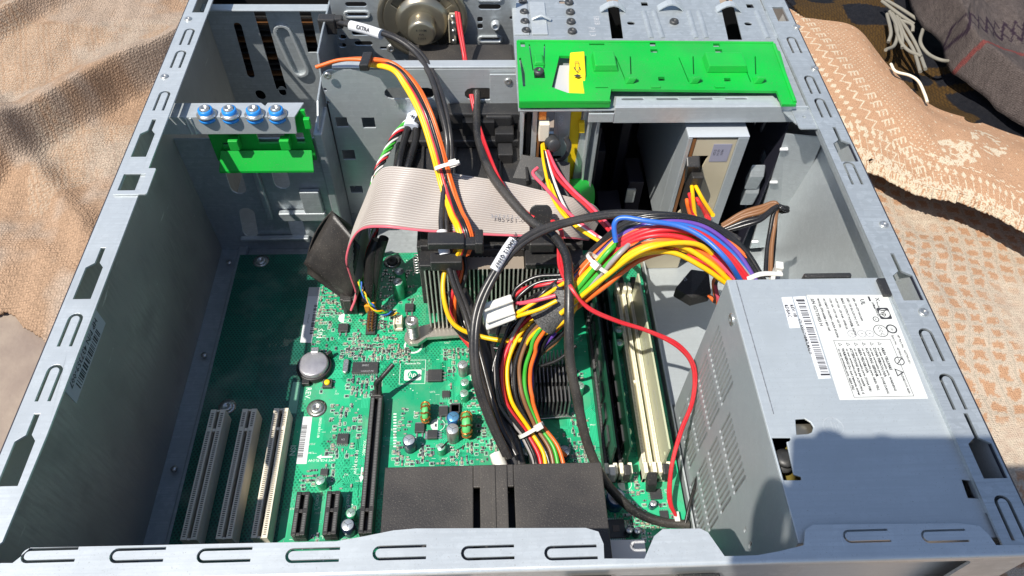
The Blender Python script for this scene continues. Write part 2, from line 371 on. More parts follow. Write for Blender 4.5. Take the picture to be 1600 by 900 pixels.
# far wall behind: y 471, left section with tall slots
Hs = []
for a, b, wd in (((371, 40), (392, 118), 12), ((402, 8), (440, 140), 15), ((444, 52), (464, 118), 12.5), ((474, 8), (490, 82), 15), ((405, 145), (409, 152), 16), ((440, 140), (442, 146), 12)):
    A = hz(*a, 505); B = hz(*b, 505); Hs.append(slot((A[0] + B[0]) / 2, (A[1] + B[1]) / 2, math.dist(A, B) + 5, wd / 2.05, math.degrees(math.atan2(B[1] - A[1], B[0] - A[0])), 6) if wd != 15 else
        [(A[0] - 4.3, min(A[1], 131)), (B[0] - 4.3, B[1]), (B[0] + 4.3, B[1]), (A[0] + 4.3, min(A[1], 131))])
Hs[2] = []
Hs = [h for h in Hs if h]
part('front_wall', MB().plate([(-203, 0), (-110, 0), (-110, 134), (-203, 134)], Hs, (0, 505, 0), (1, 0, 0), (0, 0, 1), 1.2), STEEL, case, bevel=0.2)
p = at(455, 82, y=502)
ring = slot(p.x, p.z, 48, 14, 100, 8); inn = slot(p.x, p.z, 43, 9.5, 100, 8)
part('slot_collar', MB().plate(ring, [inn], (0, 502, 0), (1, 0, 0), (0, 0, 1), 3), STEEL2, case, bevel=0.6)
part('front_wall_lip', MB().box(-203, -110, 497, 505.2, 134.2, 135.4), STEEL2, case, bevel=0.3)
# louvred bezel seen through the slots
mb = MB().box(-203, 30, 522, 528, 0, 130)
part('front_bezel', mb, DARK, case)
for k in range(13):
    z = 62 + 5.2 * k; part('louvre', MB().box(-200, -108, 512, 518, z, z + 1.6), (BROWNPCB if k % 3 == 1 else BLACKP), case)
# divider between left bay and the fan side
q = at(505, 15, y=471)
dv = [(383, 0), (504, 0), (504, 146), (452, 149), (425, 149), (420, 133), (398, 131), (383, 120)]
part('bay_divider', MB().plate([(a, b) for a, b in dv], [], (-106, 0, 0), (0, 1, 0), (0, 0, 1), 1.4), STEEL, case, bevel=0.4)
part('bay_divider_foot', MB().box(-110, -104, 380, 409, 0, 118), STEEL, case, bevel=1.0)
# panel A (lit cage panel) y 410
def pz(px, py): return hz(px, py, 410)
Hs = []
for px, py, hw, hh in ((534, 191, 4, 4.3), (576, 192, 4.4, 4.6), (545, 242, 4.4, 4.6), (557, 296, 4.6, 3.6)):
    a = pz(px, py); Hs.append(rect(a[0] - hw, a[0] + hw, a[1] - hh, a[1] + hh))
a = pz(640, 146); Hs.append(slot(a[0], a[1], 34, 9, 0))
a = pz(750, 147); Hs.append(slot(a[0], a[1], 21, 10, 0))
for px, py in ((508, 140), (512, 160), (552, 334)): a = pz(px, py); Hs.append(circ(a[0], a[1], 1.2, 8))
A = pz(500, 130); B = pz(520, 112)
outl = [(-104, 0), (24, 0), (24, 146.5), (B[0], 146.5)] + [(B[0] - 9 * math.sin(math.radians(t)), 137.5 + 9 * math.cos(math.radians(t))) for t in (20, 45, 70)] + [(B[0] - 9, 134), (-104, 128)]
part('cage_panel', MB().plate(outl, Hs, (0, 410, 0), (1, 0, 0), (0, 0, 1), 1.2), STEEL2, case, bevel=0.3)
part('cage_panel_flange', MB().box(-96, 25, 410.3, 418, 147, 148.2), STEEL2, case, bevel=0.5)
a = pz(795, 150); b = pz(795, 218)
part('cage_overlap_plate', MB().box(a[0] - 13, a[0] + 9, 407.6, 408.8, b[1] - 4, 144), STEEL2, case, bevel=0.3)
for px, py, xx in ((794, 127, 1), (793, 172, 1), (512, 118, 0)):
    a = at(px, py, y=407.6); part('rivet', MB().lathe([(2.6, 0), (2.6, 0.8), (1.6, 1.2), (0.7, 0.4), (0, 0.4)], (a.x, 407.6, a.z), (0, -1, 0), 14), SOLDER, case)
lettering('432787 REV', 4.6, at(642, 164, y=409.0), (1, 0, 0), (0, 0, 1), STEEL, case, lift=0.25)
# perforated far wall behind the speaker, y 478
def sz(px, py): return hz(px, py, 478)
Hs = []
for px, py, L, wd, an in ((556, 7, 17, 4, 0), (558, 22, 16, 3.6, 0), (566, 52, 17, 4.2, 0), (568, 68, 15, 4, 0), (535, 58, 6.5, 4, 0), (535, 71, 6.5, 4, 0), (605, 75, 12, 2.4, 0), (664, 75, 38, 5, 0), (724, 76, 12, 2.6, 0), (765, 11, 18, 4.4, 0), (766, 61, 17, 3, 0), (766, 75, 17, 4.4, 0), (750, 36, 9, 3.4, 90), (722, 58, 5, 4, 0), (608, 10, 5, 5, 0), (600, 40, 5, 4, 0)):
    a = sz(px, py)
    if px == 750: Hs += [rrect(a[0] - 2, a[0] + 2, a[1] + 0.6, a[1] + 5, 1.2), rrect(a[0] - 2, a[0] + 2, a[1] - 5, a[1] - 0.6, 1.2)]
    else: Hs.append(slot(a[0], a[1], L / 1.0 * 0.9, wd, an))
for px, py in ((799, 28), (774, 36)): a = sz(px, py); Hs.append(circ(a[0], a[1], 1.5, 10))
part('front_wall', MB().plate([(-104, 0), (27, 0), (27, 165), (-104, 165)], [h for h in Hs if max(p_[1] for p_ in h) < 164], (0, 478, 0), (1, 0, 0), (0, 0, 1), 1.2), STEEL, case, bevel=0.25)
for px, py in ((766, 61), (765, -4), (558, 22)):
    a = sz(px, py)
    part('slot_collar', MB().plate(slot(a[0], a[1], 19, 6.2, 0), [slot(a[0], a[1], 15.6, 3, 0)], (0, 476.8, 0), (1, 0, 0), (0, 0, 1), 2.2), STEEL2, case, bevel=0.5)
a = sz(774, 36); part('stud', MB().lathe([(3.4, 0), (3.2, 4), (1.7, 4.4), (1.6, 2), (0, 2)], (a[0], 476.7, a[1]), (0, -1, 0), 16), STEEL2, case)
# dark assembly under the speaker (between far wall and cage panel)
a = at(650, 95, y=440)
part('switch_bracket', MB().box(-50, 25, 432, 466, 100, 128).box(-48, -30, 428, 440, 118, 131), DUSTYP, case, bevel=1.5)
# top plate of the drive cage z 148
TZ = 148.0
def tz(px, py): q = at(px, py, z=TZ); return (q.x, q.y)
def quadh(*p): return [tz(*a) for a in p]
_cage = True
Hs = [quadh((947, -6), (965, -6), (974, 60), (956, 60)), quadh((1123, -6), (1143, -6), (1160, 62), (1138, 62))]
for px, py, h_ in ((1007, 6, 2.4), (1172, 9, 2.6), (840, 43, 2)): a = tz(px, py); Hs.append(rect(a[0] - h_, a[0] + h_, a[1] - h_, a[1] + h_))
for px, py in ((986, 36), (1169, 37), (879, 3)): a = tz(px, py); Hs.append(slot(a[0], a[1], 5.5, 4, 0))
for px, py in (): a = tz(px, py); Hs.append(slot(a[0], a[1], 6, 1.6, 60))
op = [(24, 366), (24, YF), (207, YF), (207, 352), (196, 352), (190, 366)]
part('drive_cage_top', MB().plate(op, Hs, (0, 0, TZ), (1, 0, 0), (0, 1, 0), 1.2), STEEL, case, bevel=0.2)
for px, py in ((957, 16), (1047, 14), (1138, 16)):
    a = at(px, py, z=TZ); mb = MB()
    L = [Vector((a.x + t * 9, a.y, TZ + 0.2 + 5.5 * math.cos(t * 1.45) )) for t in (-1, -.7, -.35, 0, .35, .7, 1)]
    vs = []; 
    for q in L: vs += [q + Vector((0, -3.2, 0)), q + Vector((0, 3.2, 0)), q + Vector((0, 3.2, -1)), q + Vector((0, -3.2, -1))]
    fs = []
    for i in range(6):
        for k in range(4): fs.append((i * 4 + k, i * 4 + (k + 1) % 4, i * 4 + 4 + (k + 1) % 4, i * 4 + 4 + k))
    mb.add(vs, fs + [(3, 2, 1, 0), (24, 25, 26, 27)]); part('drive_guide_hook', mb, STEEL2, case)
for a_, b_ in (((1006, 18), (1018, 60)), ((1022, 18), (1036, 60)), ((1092, 18), (1104, 60)), ((1182, 18), (1200, 60)), ((1200, 18), (1218, 60)), ((1076, 18), (1088, 60))):
    p0, p1 = at(*a_, z=TZ), at(*b_, z=TZ)
    mb = MB().tube([p0 + Vector((0, 0, -0.7)), p1 + Vector((0, 0, -0.7))], 2.1, 10); part('pressed_rib', mb, STEEL, case)
scr = None
def screw_top(px, py, z, r=3.2, m=CHIP, par=None):
    p = at(px, py, z=z); mb = MB().lathe([(r, 0), (r, 1.2), (r * .85, 1.9), (r * .45, 2.0), (r * .35, 1.1), (0, 1.1)], (p.x, p.y, z), n=16)
    o = part('screw', mb, m, par or case); return o
scr = screw_top(817, 4, TZ + .1)
for px, py in ((819, 20), (820, 35), (822, 49), (889, 5), (891, 20), (892, 35), (894, 50), (1053, 35)):
    p = at(px, py, z=TZ + .1); clone(scr, case, (p.x, p.y, TZ + .1))
a = at(840, 28, z=TZ)
part('screw_strip', MB().box(a.x - 5, a.x + 6, 446, 486, TZ + .1, TZ + 1.2), STEEL2, case, bevel=0.4)
part('screw_strip', MB().box(24.5, 35, 446, 486, TZ + .1, TZ + .9), STEEL2, case, bevel=0.3)
part('guide_hook', MB().tube([(a.x - 4, 463, TZ + 2), (a.x + 2, 463.5, TZ + 4.6), (a.x + 9, 463, TZ + 1.4)], 1.6, 8, flat=0.5), STEEL2, case)
lettering('P1.3', 6.5, at(925, 50, z=TZ), (0, -1, 0), (1, 0, 0), PAPERG, case); lettering('5BSB', 5.5, at(932, 32, z=TZ), (0, -1, 0), (1, 0, 0), PAPERG, case)
# L lip at the cage's near edge (bright) and side walls of the cage
a = at(955, 155, z=150.5); b = at(1240, 160, z=150.5)
part('cage_front_lip', MB().plate([(84, 365.2), (86, 375), (186, 375), (190, 365.2)], [slot(96 + 22 * k, 372.3, 14, 1.6) for k in range(4)], (0, 0, 151.4), (1, 0, 0), (0, 1, 0), 1.0).box(84, 206, 364, 365.1, 139, 151.4).box(68, 84, 363.6, 364.8, 140, 147), STEEL2, case, bevel=0.4)
# cage interior: left wall, back, right wall
part('cage_side', MB().box(75.6, 76.8, 368, 492, 0, 146), STEEL, case)
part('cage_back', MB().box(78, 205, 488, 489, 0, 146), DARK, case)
for k_, (x_, y_, w_, h_) in enumerate(((92, 440, 5, 60), (112, 450, 4, 90), (100, 400, 9, 30), (120, 420, 6, 46), (84, 420, 3, 100))): part('cage_rail', MB().box(x_ - w_, x_ + w_, y_ - 14, y_ + 14, 2, h_), BLACKSTEEL, case, bevel=1)
part('rail_spring', MB().box(111, 118, 396, 398, 34, 48), STEEL, case, bevel=.5)
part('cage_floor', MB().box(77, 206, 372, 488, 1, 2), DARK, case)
Hs = [slot(400 + 14 * k, 112 - 6 * k, 26, 5, 100) for k in range(5)] + [rect(380, 388, 84, 96), rect(380, 388, 40, 70)]
part('cage_side', MB().plate([(365, 4), (488, 4), (488, 146), (372, 146), (365, 110)], Hs, (201, 0, 0), (0, 1, 0), (0, 0, 1), 1.2), BLACKSTEEL, case)
# slanted steel brace with bright tips at the cage's right
A = at(1228, 208, z=132); B = at(1288, 214, z=134); Cc = at(1215, 385, z=8); D = at(1172, 388, z=8)
part('cage_brace', MB().add([A, B, Cc, D, A + Vector((0, 0, -1)), B + Vector((0, 0, -1)), Cc + Vector((0, 2, -1)), D + Vector((0, 2, -1))], [(0, 3, 2, 1), (4, 5, 6, 7), (0, 1, 5, 4), (1, 2, 6, 5), (2, 3, 7, 6), (3, 0, 4, 7)]), STEEL2, case)
for t in (0.12, 0.38, 0.62, 0.93):
    q = A.lerp(D, t) + Vector((1.5, -1, 1)); part('spring_tip', MB().obox(q, (2.6, 0, 0), (0, .8, 0.6), (0, -.5, .9)), PAPER, case, bevel=0.4)
for k, t in enumerate((0.36, 0.5)):
    q = A.lerp(D, t) + Vector((-11, 3, 0)); part('drive_rail_clip', MB().obox(q, (5, 0, 0), (0, 2, 4), (0, -1, 7)), STEEL, case, bevel=0.8)
part('corner_plate', MB().plate(rrect(196, 209, 346, 367, 2), [circ(202, 357, 1.2, 8)], (0, 0, 149), (1, 0, 0), (0, 1, 0), 1), STEEL, case, bevel=0.2)
# raised stamping in the lit tray between board and power supply, and tray lip beside the board
part('tray_lip', MB().box(123.2, 124.4, 100, 360, 0, 12), STEEL2, case, bevel=0.3)
part('tray_shelf', MB().box(125, 214, 236, 362, 0.1, 3), PSUM, case, bevel=1)
# pads between cage and board
part('tray_step', MB().box(99, 152, 355, 368, 3.1, 24), TAN, case, bevel=1.0)
# screws of left tray strip
for px, py, z in ((358, 410, 3.3), (319, 555, 3.3), (272, 733, 3.3)):
    p = at(px, py, z=z); part('rivet', MB().lathe([(2.2, 0), (2.0, 0.9), (0, 1.3)], (p.x, p.y, z), n=12), SOLDER, case)
# part number sticker inside left wall
wl = -203
def lw(px, py): return at(px, py, x=wl)
A = lw(147, 485); B = lw(160, 502); Cc = lw(133, 630); D = lw(112, 618)
y0, y1 = lw(120, 632).y, lw(150, 485).y
zb_ = 112.8; zt_ = zb_ + 19
sk = part('number_sticker', MB().box(wl, wl + 0.25, y0, y1, zb_, zt_), PAPERG, case, label='silver grey bar code sticker')
lettering('HP P/N 437359-007', 5, (wl + .3, (y0 + y1) / 2, zb_ + 9.6), (0, -1, 0), (0, 0, -1), INK, sk, bold=0.06)
mb = MB(); y = y1 - 8
while y > y0 + 8:
    wd = rnd.choice((.4, .7, 1.1)); mb.box(wl + .26, wl + .33, y - wd, y, zb_ + 1.2, zb_ + 6.2); y -= wd + rnd.choice((.5, .8, 1.2))
part('bar_code', mb, INK, sk, kind='stuff')

# ================================================================ card retainer with blue screws
cr = thing('card_retainer', (-150, 370, 95), 'bright green plastic card retainer under the steel strip of four blue screws', 'retainer')
YB = 371.0
a = at(272, 182, z=140)
mb = MB().plate([(-203, YB), (-116, YB), (-112, YB + 14), (-118, YB + 14), (-135, YB + 14), (-136, YB + 11), (-139, YB + 14), (-203, YB + 14)], [], (0, 0, 140), (1, 0, 0), (0, 1, 0), 1.1)
mb.add([(-203, YB, 139.8), (-203, YB - 1, 127), (-117, YB - 1, 127), (-116, YB, 139.8), (-203, YB + 1.1, 138.8), (-203, YB + .1, 127), (-117, YB + .1, 127), (-116, YB + 1.1, 138.8)], [(0, 1, 2, 3), (7, 6, 5, 4), (0, 4, 5, 1), (1, 5, 6, 2), (2, 6, 7, 3)])
st = part('steel_strip', mb, STEEL2, cr, bevel=0.3)
for k in range(2): part('pressed_ridge', MB().tube([(-183 + 3 * k, YB - 1.1, 127.5), (-183.5 + 3 * k, YB - 0.4, 139.5)], 0.7, 6), STEEL2, st)
mb = MB(); gy = 378.0
Gs = [rrect(-170, -165, 110, 113, .5), rrect(-170, -165, 104, 107, .5), rrect(-146, -128, 112, 122, .8), rrect(-121, -115.5, 112, 121, .5)]
mb.plate([(-177, 97), (-111, 97), (-111, 139), (-177, 139)], Gs, (0, gy, 0), (1, 0, 0), (0, 0, 1), 2)
gp = part('green_plate', mb, GREEN, cr, bevel=0.5)
part('green_ledge', MB().add([(-172, gy - 2.2, 108), (-112, gy - 2.2, 108), (-112, gy - 9, 96), (-175, gy - 9, 96), (-172, gy - 2.2, 106), (-112, gy - 2.2, 106), (-112, gy - 9, 94), (-175, gy - 9, 94)], [(0, 3, 2, 1), (4, 5, 6, 7), (3, 7, 6, 2), (1, 2, 6, 5), (0, 4, 7, 3)]), GREEN, cr, bevel=0.4)
for px in (365, 445):
    p = at(px, 222, y=gy - 6); part('green_tab', MB().box(p.x - 3.2, p.x + 3.2, gy - 8, gy - 2, 113, 121), GREEN, cr, bevel=0.6)
p = at(474, 170, y=gy - 4); part('green_tab', MB().box(p.x - 1.8, p.x + 2.2, gy - 5, gy - 2, 128, 136), GREEN, cr, bevel=0.5)
s0 = None
for px in (323, 360, 398, 433):
    p = at(px, 176, z=141)
    if s0 is None:
        loc = (p.x, p.y - 1, 140.1)
        s0 = part('thumb_screw', MB().lathe([(5.0, 0), (6.2, 0.2), (6.2, 1.0), (5.0, 1.8), (4.6, 2.2)], loc, n=24), SOLDER, cr)
        part('blue_ring', MB().lathe([(4.5, 1.2), (4.5, 4.4), (3.6, 4.8), (3.3, 4.6), (3.3, 3.0)], loc, n=20), BLUEP, s0)
        part('blue_ring', MB().lathe([(5.2, -3.2), (5.6, -3.0), (5.6, -1.2), (3, -1.2)], loc, n=20), BLUEP, s0)
        part('screw_head', MB().lathe([(3.2, 2.6), (3.2, 5.4), (2.6, 6.0), (1.6, 6.0), (1.3, 4.6), (0, 4.6)], loc, n=18), SOLDER, s0)
    else: clone(s0, cr, (p.x, p.y - 1, 140.1))
# ================================================================ motherboard
PZ = 9.6
def B(px, py, z=PZ): return at(px, py, z=z)
pcbm = bpy.data.materials.new('green_circuit_board'); pcbm.use_nodes = True
def pcb_nodes(m, base, base2):
    nt = m.node_tree; N = nt.nodes; L = nt.links; b = N['Principled BSDF']
    g = N.new('ShaderNodeNewGeometry'); sp = N.new('ShaderNodeSeparateXYZ'); L.new(g.outputs['Position'], sp.inputs[0])
    def M(op, a, c=None, d=None):
        x = N.new('ShaderNodeMath'); x.operation = op
        for i, v_ in enumerate((a, c, d)):
            if v_ is None: continue
            if hasattr(v_, 'is_output'): L.new(v_, x.inputs[i])
            else: x.inputs[i].default_value = v_
        return x.outputs[0]
    X, Y = sp.outputs[0], sp.outputs[1]
    # hexagonal thieving dots, 2.2 mm pitch
    def dots(ox, oy):
        fx_ = M('SUBTRACT', M('FRACT', M('ADD', M('MULTIPLY', X, 1 / 0.0024), 10 + ox)), 0.5)
        fy_ = M('SUBTRACT', M('FRACT', M('ADD', M('MULTIPLY', Y, 1 / 0.0034), 10 + oy)), 0.5)
        return M('LESS_THAN', M('ADD', M('POWER', M('MULTIPLY', fx_, 1.0), 2), M('POWER', M('MULTIPLY', fy_, 1.35), 2)), 0.075)
    d = M('MAXIMUM', dots(0, 0), dots(0.5, 0.5))
    nz = N.new('ShaderNodeTexNoise'); nz.inputs['Scale'].default_value = 22; nz.inputs['Detail'].default_value = 1; L.new(g.outputs['Position'], nz.inputs['Vector'])
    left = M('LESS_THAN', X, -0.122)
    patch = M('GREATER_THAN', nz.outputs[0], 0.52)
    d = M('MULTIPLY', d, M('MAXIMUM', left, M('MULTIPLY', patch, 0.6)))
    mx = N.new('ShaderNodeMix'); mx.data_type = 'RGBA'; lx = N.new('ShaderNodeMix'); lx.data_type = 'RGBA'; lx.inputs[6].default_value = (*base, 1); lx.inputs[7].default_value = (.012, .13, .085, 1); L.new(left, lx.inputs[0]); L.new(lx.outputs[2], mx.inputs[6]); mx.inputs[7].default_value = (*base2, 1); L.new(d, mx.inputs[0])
    # flat copper fields seen through the solder mask
    v = N.new('ShaderNodeTexVoronoi'); v.feature = 'F1'; v.distance = 'CHEBYCHEV'; v.inputs['Scale'].default_value = 42; L.new(g.outputs['Position'], v.inputs['Vector'])
    bw = N.new('ShaderNodeRGBToBW'); L.new(v.outputs['Color'], bw.inputs[0])
    m2 = N.new('ShaderNodeMix'); m2.data_type = 'RGBA'; m2.blend_type = 'MULTIPLY'; L.new(mx.outputs[2], m2.inputs[6])
    r = N.new('ShaderNodeMapRange'); r.inputs[3].default_value = 0.72; r.inputs[4].default_value = 1.15; L.new(bw.outputs[0], r.inputs[0])
    cc = N.new('ShaderNodeCombineColor'); [L.new(r.outputs[0], cc.inputs[i]) for i in range(3)]
    L.new(cc.outputs[0], m2.inputs[7]); m2.inputs[0].default_value = 1
    n3 = N.new('ShaderNodeTexNoise'); n3.inputs['Scale'].default_value = 55; n3.inputs['Detail'].default_value = 7; L.new(g.outputs['Position'], n3.inputs['Vector']); r3 = N.new('ShaderNodeMapRange'); r3.inputs[1].default_value = .48; r3.inputs[2].default_value = .8; r3.inputs[4].default_value = .35; L.new(n3.outputs[0], r3.inputs[0])
    m3 = N.new('ShaderNodeMix'); m3.data_type = 'RGBA'; m3.inputs[7].default_value = (.26, .30, .24, 1); L.new(r3.outputs[0], m3.inputs[0]); L.new(m2.outputs[2], m3.inputs[6]); L.new(m3.outputs[2], b.inputs['Base Color'])
    b.inputs['Roughness'].default_value = 0.33; b.inputs['Coat Weight'].default_value = 0.15
    bp = N.new('ShaderNodeBump'); bp.inputs['Strength'].default_value = 0.5; bp.inputs['Distance'].default_value = 0.0002; L.new(d, bp.inputs['Height']); L.new(bp.outputs[0], b.inputs['Normal'])
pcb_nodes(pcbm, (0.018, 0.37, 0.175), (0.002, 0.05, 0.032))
TRACE = mat('masked_copper_trace', (0.04, 0.48, 0.25), 0.3)
MASKDARK = mat('bare_green_laminate', (0.0, 0.25, 0.13), 0.35)
EDGE = mat('board_edge', (0.10, 0.17, 0.08), 0.6)
mbd = thing('motherboard', (-31, 237, 0.5), 'green computer motherboard lying in the open grey case', 'circuit board')
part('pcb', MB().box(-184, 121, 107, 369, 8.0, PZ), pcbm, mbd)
for x, y in ((-176, 115), (-176, 230), (-176, 360), (-60, 115), (-60, 230), (60, 115), (110, 225), (110, 360), (0, 362), (110, 115)): part('standoff', MB().cyl((x, y, 0.1), (x, y, 7.9), 3, 8), SOLDER, mbd)
# obstacles list, used to keep small parts from landing inside big ones
OB = []
def free(x, y, r=1.0): return all(not (a - r < x < b + r and c - r < y < d + r) for a, b, c, d in OB)
def ob(x0, x1, y0, y1): OB.append((x0, x1, y0, y1))
# ---- PCI slots
def pci(parent):
    mb = MB(); x = -168.0; y0, y1 = 147.0, 229.5; z0, z1 = PZ, 23.2; hw = 4.6; key = y1 - 14
    mb.box(x - hw, x + hw, y0, y1, z0, z1 - 7)
    for sg in (-1, 1): mb.box(x + sg * hw, x + sg * 1.15, y0, y1, z1 - 7, z1) if sg > 0 else mb.box(x - hw, x - 1.15, y0, y1, z1 - 7, z1)
    for ya, yb_ in ((y0, y0 + 1.2), (key - 1, key + 1), (y1 - 1.2, y1)): mb.box(x - 1.1, x + 1.1, ya, yb_, z1 - 7, z1 - 0.6)
    s = part('pci_slot', mb, CREAM, parent, bevel=0.15)
    mb = MB(); y = y0 + 2
    while y < y1 - 2:
        if abs(y - key) > 1.6:
            for sg in (-1, 1): mb.box(x + sg * 2.9 - .8, x + sg * 2.9 + .8, y - .33, y + .33, z1 - 1, z1 + 0.03)
        y += 1.27
    part('contact_opening', mb, mat('slot_contact_shadow', (0.10, 0.085, 0.07), 0.7), s, kind='stuff')
    part('slot_mouth', MB().box(x - 1.1, x + 1.1, y0 + 1.3, y1 - 1.3, z1 - 6.8, z1 - 5.5), DARK, s)
    return s
s0 = pci(mbd); 
for x in (-148.3, -128.6):
    c = clone(s0, mbd, WORLD[s0.name] + np.array([x + 168.0, 0, 0]))
for x in (-168, -148.3, -128.6): ob(x - 5, x + 5, 146, 231)
# ---- PCI express slots
SLOTG = mat('slot_contact_grey', (0.13, 0.13, 0.13), 0.5)
def pcie(x, y0, y1, key, z1=20.6, hw=3.9):
    mb = MB(); mb.box(x - hw, x + hw, y0, y1, PZ, z1 - 6)
    mb.box(x - hw, x - 1.1, y0, y1, z1 - 6, z1); mb.box(x + 1.1, x + hw, y0, y1, z1 - 6, z1)
    for ya, yb_ in ((y0, y0 + 1.6), (key - 1, key + 1), (y1 - 1.6, y1)): mb.box(x - 1.05, x + 1.05, ya, yb_, z1 - 6, z1 - 0.5)
    s = part('express_slot', mb, BLACKP, mbd, bevel=0.2); mb = MB(); y = y0 + 2.4
    while y < y1 - 2:
        if abs(y - key) > 1.5:
            for sg in (-1, 1): mb.box(x + sg * 2.4 - .75, x + sg * 2.4 + .75, y - .28, y + .28, z1 - .5, z1 + 0.04)
        y += 1.0
    part('contact_opening', mb, SLOTG, s, kind='stuff'); ob(x - 4.5, x + 4.5, y0 - 1, y1 + 1); return s
def Y(px, py, z): return at(px, py, z=z).y
a = at(470, 768, z=20.6); b = at(466, 836, z=20.6); x1s = pcie((a.x + b.x) / 2 + .5, b.y, a.y, a.y - 11.5)
a = at(520, 767, z=20.6); clone(x1s, mbd, WORLD[x1s.name] + np.array([a.x + 0.6 - WORLD[x1s.name][0], 0, 0])); ob(a.x - 4, a.x + 5, b.y - 1, a.y + 1)
pcie(-69.5, 149, 238.5, 163)
mb = MB().box(-72.5, -66.5, 238, 243, PZ, 21)
lt = part('slot_latch', mb, BLACKP, mbd, bevel=0.5)
part('latch_finger', MB().tube(cat_rom([(-67.5, 240, 21), (-67, 241.5, 27), (-66, 243, 33), (-61, 247, 37.5), (-57.5, 250, 40)]), 1.5, 8, flat=0.7).tube(cat_rom([(-69.8, 240, 21), (-69.4, 241, 26), (-69, 241.5, 31), (-65, 243.5, 35)]), 1.4, 8, flat=0.7), BLACKP, lt)
# ---- DIMM slots and modules
CREAML = mat('ivory_plastic', (0.78, 0.74, 0.58), 0.45)
DGREEN = mat('module_board', (0.005, 0.04, 0.02), 0.35)  # dark green lowered further to hold the shade of the cables
def dimm(x, body, latch, y0=183.0, y1=322.0, z1=19.5, hw=3.2, openl=False):
    mb = MB(); mb.box(x - hw, x + hw, y0, y1, PZ, z1 - 5); mb.box(x - hw, x - .85, y0 + 3, y1 - 3, z1 - 5, z1); mb.box(x + .85, x + hw, y0 + 3, y1 - 3, z1 - 5, z1)
    mb.box(x - .8, x + .8, y0 + 62, y0 + 64, z1 - 5, z1 - .3)
    s = part('memory_slot', mb, body, mbd, bevel=0.2); mb = MB(); y = y0 + 5
    while y < y1 - 5:
        for sg in (-1, 1): mb.box(x + sg * 2 - .6, x + sg * 2 + .6, y - .25, y + .25, z1 - .5, z1 + .04)
        y += 1.0
    part('contact_opening', mb, (SMDT if body is not BLACKP else SLOTG), s, kind='stuff')
    for sg, ye in ((-1, y0), (1, y1)):
        part('slot_end', MB().box(x - 3.9, x - 1.4, ye - 3.5, ye + 3.5, PZ, z1 + 5).box(x + 1.4, x + 3.9, ye - 3.5, ye + 3.5, PZ, z1 + 5).box(x - 3.9, x + 3.9, ye - 3.5, ye + 3.5, PZ, z1 - 4), CREAML, s, bevel=0.4)
        t = 7 if openl and sg < 0 else 0
        part('slot_latch', MB().obox((x, ye + sg * (3 + t * .7), z1 + 4 - t * .4), (1.9 if not t else 3, 0, 0), (0, 3.2, -sg * 0.5 if not t else 2.6), (0, .5, 4.2)), latch, s, bevel=0.6)
    ob(x - 5, x + 5, y0 - 8, y1 + 6); return s
dimm(76.5, BLACKP, WHITEP); dimm(85.5, BLACKP, BLACKP); dimm(100.3, CREAML, BLACKP, openl=True); dimm(109.2, CREAML, BLACKP)
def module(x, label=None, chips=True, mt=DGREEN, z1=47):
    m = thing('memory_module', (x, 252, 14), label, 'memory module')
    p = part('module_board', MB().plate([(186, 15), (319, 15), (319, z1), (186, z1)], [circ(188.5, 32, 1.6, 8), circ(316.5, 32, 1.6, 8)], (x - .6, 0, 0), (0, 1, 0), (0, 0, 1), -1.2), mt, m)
    if chips:
        c0 = None
        for k in range(8):
            y = 196 + k * 15.6
            for sg in (-1, 1):
                part('memory_chip', MB().box(min(x + sg * .62, x + sg * 1.7), max(x + sg * .62, x + sg * 1.7), y, y + 11, 24, 34), CHIP, m)
        mb = MB(); [mb.box(x - .9, x - .61, y, y + .9, 20, 21.4) for y in np.arange(190, 316, 2.4)]; part('solder_pad', mb, SOLDER, m, kind='stuff')
    return m
module(76.5, 'dark green memory module in the black slot beside the small heat sink')
module(85.5, 'dark green memory module in the black slot left of the four green capacitors')
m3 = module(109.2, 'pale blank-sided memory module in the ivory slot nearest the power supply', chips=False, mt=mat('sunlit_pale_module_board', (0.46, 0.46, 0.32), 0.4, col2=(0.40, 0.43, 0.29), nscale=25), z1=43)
for y in (262, 222): part('oval_mark', MB().plate(slot(y, 31, 20, 7, 0, 8), [slot(y, 31, 19.2, 6.2, 0, 8)], (108.45, 0, 0), (0, 1, 0), (0, 0, 1), 0.05), PAPERG, m3)
# ---- screws with pads
def ring_pad(px, py, par, head=SOLDER, r=4.4):
    p = B(px, py); s = part('mounting_screw', MB().lathe([(r, 0.05), (r, 1.0), (r * .8, 1.7), (r * .35, 1.9), (r * .3, .9), (0, .9)], (p.x, p.y, PZ), n=20), head, mbd)
    part('pad_ring', MB().lathe([(r * .95, 0.03), (r * 1.45, 0.03), (r * 1.5, .12), (r * .95, .12)], (p.x, p.y, PZ + .02), n=24), SOLDER, s); ob(p.x - 7, p.x + 7, p.y - 7, p.y + 7)
ring_pad(408, 408, mbd, r=4.0); ring_pad(355, 636, mbd, r=3.8); ring_pad(495, 638, mbd); ring_pad(613, 409, mbd, head=CHIP)
